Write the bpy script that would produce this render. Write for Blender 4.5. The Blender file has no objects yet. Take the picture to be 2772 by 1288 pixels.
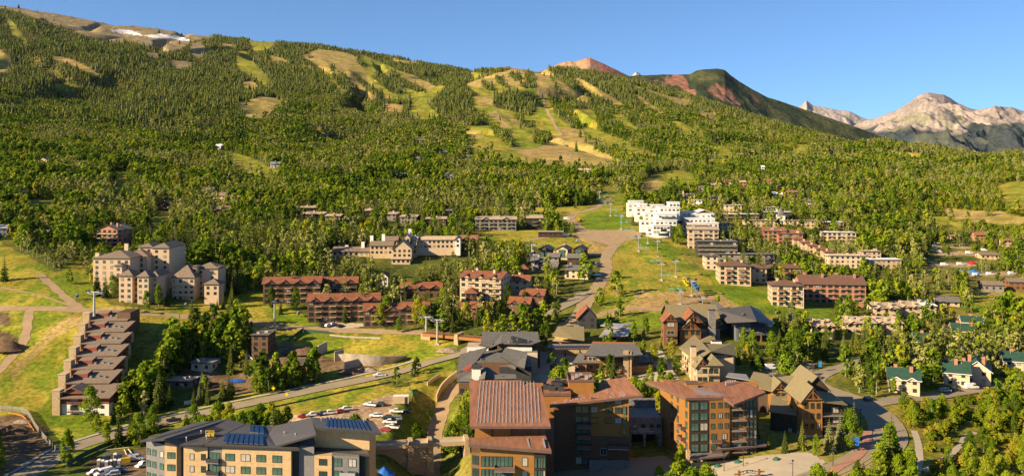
import bpy, bmesh, math, random
import numpy as np
from mathutils import Vector, Matrix
random.seed(7); RNG = np.random.default_rng(11)
C = bpy.context.scene
COL = C.collection
R = math.radians

# ------------------------------------------------------------------ camera, sky, sun, exposure
F, CX, HY, CAMZ = 2400.0, 1386.0, 440.0, 100.0        # focal length and principal column / horizon row of the photograph
cd = bpy.data.cameras.new('camera'); cam = bpy.data.objects.new('camera', cd); COL.objects.link(cam)
cam.location = (0, 0, CAMZ); cam.rotation_euler = (R(90), 0, 0)
cd.sensor_width = 36.0; cd.lens = 36.0 * F / 2772.0; cd.shift_y = -(644 - HY) / 2772.0
cd.clip_start = 1.0; cd.clip_end = 60000.0
C.camera = cam
SUN_EL, SUN_AZ = 25.0, 27.0                           # elevation; angle of the light's travel off the X axis towards +Y
w = bpy.data.worlds.new('World'); C.world = w; w.use_nodes = True
nt = w.node_tree; bg = nt.nodes['Background']
sky = nt.nodes.new('ShaderNodeTexSky'); sky.sky_type = 'NISHITA'; sky.sun_disc = False
trav = Vector((math.cos(R(SUN_EL)) * math.cos(R(SUN_AZ)), math.cos(R(SUN_EL)) * math.sin(R(SUN_AZ)), -math.sin(R(SUN_EL))))
sky.sun_elevation = R(SUN_EL); sky.sun_rotation = math.atan2(-trav.x, -trav.y)
sky.altitude = 2500; sky.air_density = 1.0; sky.dust_density = 0.15; sky.ozone_density = 3.0
geo = nt.nodes.new('ShaderNodeNewGeometry'); inc = nt.nodes.new('ShaderNodeVectorMath'); inc.operation = 'SCALE'; inc.inputs['Scale'].default_value = -1.0
up = nt.nodes.new('ShaderNodeVectorMath'); up.operation = 'ADD'; up.inputs[1].default_value = (0, 0, 0.10)          # clear mountain air: the pale band lies below the horizon
hs = nt.nodes.new('ShaderNodeHueSaturation'); hs.inputs['Saturation'].default_value = 1.12; hs.inputs['Value'].default_value = 0.94
nt.links.new(geo.outputs['Incoming'], inc.inputs[0]); nt.links.new(inc.outputs[0], up.inputs[0]); nt.links.new(up.outputs[0], sky.inputs[0])
nt.links.new(sky.outputs[0], hs.inputs['Color']); nt.links.new(hs.outputs[0], bg.inputs[0]); bg.inputs[1].default_value = 0.088
sl = bpy.data.lights.new('sun', 'SUN'); sl.energy = 5.0; sl.angle = R(0.53); sl.color = (1.0, 0.81, 0.52)
so = bpy.data.objects.new('sun', sl); COL.objects.link(so); so.location = (-300, -200, 600)
so.rotation_euler = trav.to_track_quat('-Z', 'Y').to_euler()
C.view_settings.view_transform = 'Standard'; C.view_settings.look = 'None'
C.view_settings.exposure = 1.2; C.view_settings.gamma = 1.0
C.cycles.max_bounces = 4; C.cycles.diffuse_bounces = 2; C.cycles.transmission_bounces = 2; C.cycles.glossy_bounces = 2
C.cycles.transparent_max_bounces = 4

# ------------------------------------------------------------------ noise and the terrain's height
def _hash(i, j, s):
    n = (i.astype(np.int64) * 374761393 + j.astype(np.int64) * 668265263 + s * 974634777) & 0x7fffffff
    n = ((n ^ (n >> 13)) * 1274126177) & 0x7fffffff
    return ((n ^ (n >> 16)) & 0xffff) / 65535.0
def vnoise(x, y, s=0):
    x = np.asarray(x, float); y = np.asarray(y, float)
    i = np.floor(x); j = np.floor(y); fx = x - i; fy = y - j
    fx = fx * fx * (3 - 2 * fx); fy = fy * fy * (3 - 2 * fy)
    i = i.astype(np.int64); j = j.astype(np.int64)
    a = _hash(i, j, s); b = _hash(i + 1, j, s); c = _hash(i, j + 1, s); d = _hash(i + 1, j + 1, s)
    return (a + (b - a) * fx) * (1 - fy) + (c + (d - c) * fx) * fy
def fbm(x, y, s=0, o=4):
    v = 0; a = 0.5; t = 0
    for k in range(o):
        v = v + a * vnoise(x, y, s + 17 * k); t += a; a *= 0.5; x = x * 2.03 + 3.1; y = y * 2.03 - 1.7
    return v / t
def sstep(a, b, x):
    t = np.clip((x - a) / (b - a), 0, 1); return t * t * (3 - 2 * t)

YN = [90, 160, 220, 280, 340, 400, 460, 540, 640, 760, 900, 1100, 1400, 1800, 2300, 3000, 3800, 4600, 5400, 7000]
# drop below the camera for the near nodes (< 760 m), image row of bare ground for the far ones
TAB = {
 -300: [100,100,101,103,106, 98, 84, 66, 54, 575,530,475,400,320,240,150, 80, 25,  0, 80],
    0: [100,100,101,103,106, 97, 79, 62, 50, 560,515,460,395,320,245,160, 95, 45, 20, 90],
  300: [98,98,99,102,106,100, 80, 67, 56, 582,527,467,397,325,255,177,122, 88, 64,120],
  600: [98,98,99,102,106,101, 86, 73, 60, 597,547,487,417,347,282,212,152,118,106,150],
  900: [98,98,99,100,102,100, 90, 75, 62, 606,556,497,432,367,307,237,180,148,134,180],
 1200: [112,112,110,106,104, 98, 88, 75, 62, 609,565,510,445,382,322,257,212,190,184,230],
 1500: [104,104,102,100, 98, 93, 86, 76, 65, 611,561,507,452,402,347,267,202,192,235,300],
 1800: [100,100, 98, 96, 94, 90, 85, 77, 66, 613,561,511,462,412,358,292,248,248,300,350],
 2100: [ 94, 94, 93, 92, 92, 90, 87, 82, 73, 643,583,527,472,426,384,343,332,346,400,410],
 2400: [ 92, 92, 92, 92, 92, 92, 92, 89, 82, 685,623,557,490,436,407,404,412,430,430,432],
 2700: [ 92, 92, 92, 93, 95, 96, 97, 94, 88, 702,625,545,468,432,440,450,445,440,440,440],
 3000: [ 92, 92, 92, 94, 96, 98, 99, 96, 90, 695,600,515,440,415,430,450,445,440,440,440]}
_ly = np.log(np.array(YN, float)); _PX = sorted(TAB)
def _pchip(x, y, xi):
    h = np.diff(x); d = np.diff(y) / h; m = np.zeros_like(y)
    for k in range(1, len(x) - 1):
        if d[k-1] * d[k] > 0:
            w1 = 2*h[k] + h[k-1]; w2 = h[k] + 2*h[k-1]; m[k] = (w1 + w2) / (w1 / d[k-1] + w2 / d[k])
    m[0] = d[0]; m[-1] = d[-1]
    k = np.clip(np.searchsorted(x, xi) - 1, 0, len(x) - 2); t = (xi - x[k]) / h[k]
    return ((1+2*t)*(1-t)**2*y[k] + t*(1-t)**2*h[k]*m[k] + t*t*(3-2*t)*y[k+1] + t*t*(t-1)*h[k]*m[k+1])
NLY = 700; _LG = np.linspace(_ly[0], _ly[-1], NLY)
_H = []
for p in _PX:
    row = np.array(TAB[p], float)
    for k, y in enumerate(YN):
        if y >= 760: row[k] = (row[k] - HY) * y / F
    _H.append(_pchip(_ly, row, _LG))
_H = np.array(_H)
TRENCH = [(1150, 1330, 7), (1165, 1235, 6.5), (1172, 1150, 6.5), (1190, 1090, 7), (1235, 1040, 4), (1262, 1000, 2)]
TR_XY = None
def gz0(X, Y):
    X = np.asarray(X, float); Y = np.maximum(np.asarray(Y, float), 92.0)
    u = np.clip((CX + F * X / Y + 300) / 300.0, 0, len(_PX) - 1.001)
    t = np.clip((np.log(Y) - _LG[0]) / (_LG[-1] - _LG[0]) * (NLY - 1), 0, NLY - 1.001)
    k = t.astype(int); f = t - k; c = u.astype(int); g = u - c
    def col(ci):
        ci = np.clip(ci, 0, len(_PX) - 1); return _H[ci, k] * (1 - f) + _H[ci, k + 1] * f
    a, b, d, e = col(c - 1), col(c), col(c + 1), col(c + 2)
    h = b + 0.5 * g * (d - a + g * (2*a - 5*b + 4*d - e + g * (3*(b - d) + e - a)))
    far = sstep(750, 2600, Y)
    n = (fbm(X / 420.0, Y / 560.0, 3, 4) - 0.5) * 70 * far * (1 - .75 * sstep(3300, 4600, Y)) + (fbm(X / 60.0, Y / 70.0, 5, 3) - 0.5) * (1.6 + 9 * far)
    rav = np.abs(fbm(X / 520.0 + Y / 2600.0 + 1.3, Y / 1500.0, 9, 3) - 0.5) * 2
    n = n - (1 - sstep(0.0, 0.14, rav)) * 55 * sstep(1200, 2600, Y) * (1 - .7 * sstep(3600, 4800, Y))
    return CAMZ - h + n
def seg_d(X, Y, P):
    best = np.full(np.shape(X), 1e9); val = np.zeros(np.shape(X))
    for (ax, ay, av), (bx, by, bv) in zip(P[:-1], P[1:]):
        dx, dy = bx - ax, by - ay; t = np.clip(((X-ax)*dx + (Y-ay)*dy) / (dx*dx + dy*dy), 0, 1)
        d = np.hypot(X - ax - t*dx, Y - ay - t*dy); m = d < best
        best = np.where(m, d, best); val = np.where(m, av + t*(bv - av), val)
    return best, val
def gz(X, Y):
    z = gz0(X, Y)
    if TR_XY is not None:
        d, v = seg_d(np.asarray(X, float), np.asarray(Y, float), TR_XY)
        z = z - v * (1 - sstep(3.5, 17.0, d))
    return z
_YS = np.exp(np.linspace(math.log(100), math.log(6500), 1600))
def hit(px, py):
    """the ground point seen at an image position"""
    X = (px - CX) / F * _YS; P = HY + F * (CAMZ - gz(X, _YS)) / _YS
    i = np.argmax(P <= py)
    if P[i] > py: i = len(_YS) - 1
    if i == 0: Y = _YS[0]
    else:
        a, b = P[i-1], P[i]; t = (a - py) / (a - b + 1e-9); Y = _YS[i-1] + t * (_YS[i] - _YS[i-1])
    X = (px - CX) / F * Y
    return Vector((X, Y, float(gz(np.array([X]), np.array([Y]))[0])))
_t = [(hit(a, b), v) for a, b, v in TRENCH]; TR_XY = [(p.x, p.y, v) for p, v in _t]
def at(px, py, Y): return Vector(((px - CX) / F * Y, Y, CAMZ - (py - HY) * Y / F))
def proj(X, Y, Z): return CX + F * X / Y, HY + F * (CAMZ - Z) / Y
def g1(x, y): return float(gz(np.array([x]), np.array([y]))[0])

# ------------------------------------------------------------------ materials
MATS = {}
def lnk(nt, a, b): nt.links.new(a, b)
def mat(name, col, rough=0.8, metal=0.0, var=0.12, scale=0.6, col2=None, bump=0.0, spec=0.3, stretch=(1, 1, 1), thr=None, coord='Object'):
    """solid colour broken up by noise (dirt, weathering); optional second colour in patches"""
    m = bpy.data.materials.new(name); m.use_nodes = True; nt = m.node_tree; b = nt.nodes['Principled BSDF']
    b.inputs['Roughness'].default_value = rough; b.inputs['Metallic'].default_value = metal
    b.inputs['Specular IOR Level'].default_value = spec
    tc = nt.nodes.new('ShaderNodeTexCoord'); mp = nt.nodes.new('ShaderNodeMapping'); mp.inputs['Scale'].default_value = stretch
    lnk(nt, tc.outputs[coord], mp.inputs[0])
    nz = nt.nodes.new('ShaderNodeTexNoise'); nz.inputs['Scale'].default_value = scale; nz.inputs['Detail'].default_value = 6
    lnk(nt, mp.outputs[0], nz.inputs['Vector'])
    rp = nt.nodes.new('ShaderNodeValToRGB'); c2 = col2 if col2 else tuple(c * (1 - 2*var) for c in col)
    lo, hi = thr if thr else (0.3, 0.7)
    rp.color_ramp.elements[0].position = lo; rp.color_ramp.elements[1].position = hi
    rp.color_ramp.elements[0].color = (*c2, 1); rp.color_ramp.elements[1].color = (*col, 1)
    lnk(nt, nz.outputs['Fac'], rp.inputs[0]); lnk(nt, rp.outputs[0], b.inputs['Base Color'])
    if bump:
        bp = nt.nodes.new('ShaderNodeBump'); bp.inputs['Strength'].default_value = bump; bp.inputs['Distance'].default_value = 0.2
        lnk(nt, nz.outputs['Fac'], bp.inputs['Height']); lnk(nt, bp.outputs[0], b.inputs['Normal'])
    MATS[name] = m; return m
def banded(name, col, col2, period, axis=2, rough=0.7, width=0.12, var=0.1, metal=0.0, bump=0.3):
    """boards, standing seams or courses: thin lines of col2 every `period` metres along one axis"""
    m = mat(name, col, rough, metal, var, 0.9); nt = m.node_tree; b = nt.nodes['Principled BSDF']
    tc = nt.nodes.new('ShaderNodeTexCoord'); sp = nt.nodes.new('ShaderNodeSeparateXYZ'); lnk(nt, tc.outputs['Object'], sp.inputs[0])
    dv = nt.nodes.new('ShaderNodeMath'); dv.operation = 'DIVIDE'; dv.inputs[1].default_value = period
    if axis == 'xy':
        ad = nt.nodes.new('ShaderNodeMath'); ad.operation = 'ADD'; lnk(nt, sp.outputs[0], ad.inputs[0]); lnk(nt, sp.outputs[1], ad.inputs[1]); lnk(nt, ad.outputs[0], dv.inputs[0])
    else: lnk(nt, sp.outputs[axis], dv.inputs[0])
    fr = nt.nodes.new('ShaderNodeMath'); fr.operation = 'FRACT'; lnk(nt, dv.outputs[0], fr.inputs[0])
    lt = nt.nodes.new('ShaderNodeMath'); lt.operation = 'LESS_THAN'; lt.inputs[1].default_value = width; lnk(nt, fr.outputs[0], lt.inputs[0])
    mx = nt.nodes.new('ShaderNodeMix'); mx.data_type = 'RGBA'; old = b.inputs['Base Color'].links[0].from_socket
    lnk(nt, lt.outputs[0], mx.inputs[0]); lnk(nt, old, mx.inputs[6]); mx.inputs[7].default_value = (*col2, 1); lnk(nt, mx.outputs[2], b.inputs['Base Color'])
    if bump:
        bp = nt.nodes.new('ShaderNodeBump'); bp.inputs['Strength'].default_value = bump; bp.inputs['Distance'].default_value = 0.05
        lnk(nt, lt.outputs[0], bp.inputs['Height']); lnk(nt, bp.outputs[0], b.inputs['Normal'])
    return m
def stonework(name, col, col2, mortar, scale=1.6):
    m = mat(name, col, 0.9, 0, 0.1, 1); nt = m.node_tree; b = nt.nodes['Principled BSDF']
    tc = nt.nodes.new('ShaderNodeTexCoord'); vo = nt.nodes.new('ShaderNodeTexVoronoi'); vo.inputs['Scale'].default_value = scale
    lnk(nt, tc.outputs['Object'], vo.inputs['Vector'])
    rp = nt.nodes.new('ShaderNodeValToRGB'); rp.color_ramp.elements[0].color = (*col, 1); rp.color_ramp.elements[1].color = (*col2, 1)
    sp = nt.nodes.new('ShaderNodeSeparateColor'); lnk(nt, vo.outputs['Color'], sp.inputs[0]); lnk(nt, sp.outputs[0], rp.inputs[0])
    v2 = nt.nodes.new('ShaderNodeTexVoronoi'); v2.feature = 'DISTANCE_TO_EDGE'; v2.inputs['Scale'].default_value = scale; lnk(nt, tc.outputs['Object'], v2.inputs['Vector'])
    lt = nt.nodes.new('ShaderNodeMath'); lt.operation = 'LESS_THAN'; lt.inputs[1].default_value = 0.05; lnk(nt, v2.outputs[0], lt.inputs[0])
    mx = nt.nodes.new('ShaderNodeMix'); mx.data_type = 'RGBA'; lnk(nt, lt.outputs[0], mx.inputs[0]); lnk(nt, rp.outputs[0], mx.inputs[6]); mx.inputs[7].default_value = (*mortar, 1)
    lnk(nt, mx.outputs[2], b.inputs['Base Color'])
    return m
def leafmat(name, stops, trans=0.25, rough=0.7):
    """foliage: every tree draws its own tint from the ramp; clumps inside a crown vary a little more"""
    m = bpy.data.materials.new(name); m.use_nodes = True; nt = m.node_tree; nt.nodes.remove(nt.nodes['Principled BSDF'])
    out = nt.nodes['Material Output']; oi = nt.nodes.new('ShaderNodeObjectInfo'); rp = nt.nodes.new('ShaderNodeValToRGB')
    while len(rp.color_ramp.elements) < len(stops): rp.color_ramp.elements.new(0.5)
    for e, (p, c) in zip(rp.color_ramp.elements, stops): e.position = p; e.color = (*c, 1)
    tc = nt.nodes.new('ShaderNodeTexCoord'); nz = nt.nodes.new('ShaderNodeTexNoise'); nz.inputs['Scale'].default_value = 0.55; nz.inputs['Detail'].default_value = 4
    lnk(nt, tc.outputs['Object'], nz.inputs['Vector'])
    ad = nt.nodes.new('ShaderNodeMath'); ad.operation = 'MULTIPLY_ADD'; ad.inputs[1].default_value = 0.45
    sb = nt.nodes.new('ShaderNodeMath'); sb.operation = 'SUBTRACT'; sb.inputs[1].default_value = 0.225
    lnk(nt, nz.outputs['Fac'], ad.inputs[0]); lnk(nt, oi.outputs['Random'], ad.inputs[2]); lnk(nt, ad.outputs[0], sb.inputs[0]); lnk(nt, sb.outputs[0], rp.inputs[0])
    d = nt.nodes.new('ShaderNodeBsdfDiffuse'); t = nt.nodes.new('ShaderNodeBsdfTranslucent'); mx = nt.nodes.new('ShaderNodeMixShader'); mx.inputs[0].default_value = trans
    lnk(nt, rp.outputs[0], d.inputs[0]); lnk(nt, rp.outputs[0], t.inputs[0]); lnk(nt, d.outputs[0], mx.inputs[1]); lnk(nt, t.outputs[0], mx.inputs[2]); lnk(nt, mx.outputs[0], out.inputs[0])
    MATS[name] = m; return m

# ------------------------------------------------------------------ mesh and object helpers
def tag(o, label=None, cat=None, group=None, kind=None):
    if label: o['label'] = label
    if cat: o['category'] = cat
    if group: o['group'] = group
    if kind: o['kind'] = kind
    return o
def empty(name, loc, rz=0.0, label=None, cat=None, group=None):
    o = bpy.data.objects.new(name, None); o.empty_display_size = 0.5; COL.objects.link(o)
    o.location = loc; o.rotation_euler = (0, 0, rz); return tag(o, label, cat, group)
class MB:
    """collects shapes and links them as ONE mesh object"""
    def __init__(s): s.v = []; s.f = []; s.m = []; s.slots = []; s.smooth = False
    def si(s, m):
        m = MATS[m] if isinstance(m, str) else m
        if m not in s.slots: s.slots.append(m)
        return s.slots.index(m)
    def add(s, vs, fs, m):
        k = len(s.v); i = s.si(m); s.v += [tuple(v) for v in vs]
        for f in fs: s.f.append(tuple(k + q for q in f)); s.m.append(i)
        return s
    def box(s, x0, x1, y0, y1, z0, z1, m):
        return s.add([(x0,y0,z0),(x1,y0,z0),(x1,y1,z0),(x0,y1,z0),(x0,y0,z1),(x1,y0,z1),(x1,y1,z1),(x0,y1,z1)],
                     [(0,3,2,1),(4,5,6,7),(0,1,5,4),(1,2,6,5),(2,3,7,6),(3,0,4,7)], m)
    def prism(s, pts, z0, z1, m, top=None):
        """vertical prism over a counter-clockwise outline; z1 may be a list (sloping top)"""
        n = len(pts); zt = z1 if isinstance(z1, (list, tuple)) else [z1]*n; zb = z0 if isinstance(z0, (list, tuple)) else [z0]*n
        vs = [(p[0],p[1],zb[i]) for i, p in enumerate(pts)] + [(p[0],p[1],zt[i]) for i, p in enumerate(pts)]
        fs = [tuple(reversed(range(n)))] + [(i,(i+1)%n,n+(i+1)%n,n+i) for i in range(n)]
        s.add(vs, fs, m); k = len(s.v) - 2*n; s.f.append(tuple(k+n+i for i in range(n))); s.m.append(s.si(top or m)); return s
    def slab(s, pts, t, m, edge=None):
        """a sheet through 3-D outline points (counter-clockwise from above), thickness t downward"""
        n = len(pts); k = len(s.v); s.v += [tuple(p) for p in pts] + [(p[0],p[1],p[2]-t) for p in pts]
        s.f.append(tuple(k+i for i in range(n))); s.m.append(s.si(m)); e = s.si(edge or m)
        s.f.append(tuple(k+n+i for i in reversed(range(n)))); s.m.append(e)
        for i in range(n): s.f.append((k+n+i, k+n+(i+1)%n, k+(i+1)%n, k+i)); s.m.append(e)
        return s
    def tube(s, a, b, r0, r1, m, n=8, cap=True):
        a = Vector(a); b = Vector(b); d = (b-a).normalized(); q = d.to_track_quat('Z','Y'); vs = []
        for p, r in ((a,r0),(b,r1)):
            for i in range(n):
                t = 2*math.pi*i/n; vs.append(p + q @ Vector((math.cos(t)*r, math.sin(t)*r, 0)))
        fs = [(i,(i+1)%n,n+(i+1)%n,n+i) for i in range(n)]
        if cap: fs += [tuple(reversed(range(n))), tuple(range(n,2*n))]
        return s.add(vs, fs, m)
    def beam(s, a, b, w, h, m):
        a = Vector(a); b = Vector(b); d = (b-a); L = d.length; q = d.to_track_quat('Y','Z')
        vs = [a + q @ Vector((x,y,z)) for z in (-h/2,h/2) for (x,y) in ((-w/2,0),(w/2,0),(w/2,L),(-w/2,L))]
        return s.add(vs, [(0,3,2,1),(4,5,6,7),(0,1,5,4),(1,2,6,5),(2,3,7,6),(3,0,4,7)], m)
    def mesh(s, name):
        me = bpy.data.meshes.new(name); me.from_pydata(s.v, [], s.f)
        for m in s.slots: me.materials.append(m)
        if len(s.slots) > 1: me.polygons.foreach_set('material_index', s.m)
        if s.smooth: me.polygons.foreach_set('use_smooth', [True]*len(s.f))
        me.update(); return me
    def build(s, name, parent=None, loc=None, rz=0.0):
        return link(name, s.mesh(name), parent, loc, rz)
def link(name, me, parent=None, loc=None, rz=0.0):
    o = bpy.data.objects.new(name, me); COL.objects.link(o)
    if parent: o.parent = parent
    if loc is not None: o.location = loc
    if rz: o.rotation_euler = (0, 0, rz)
    return o
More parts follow.
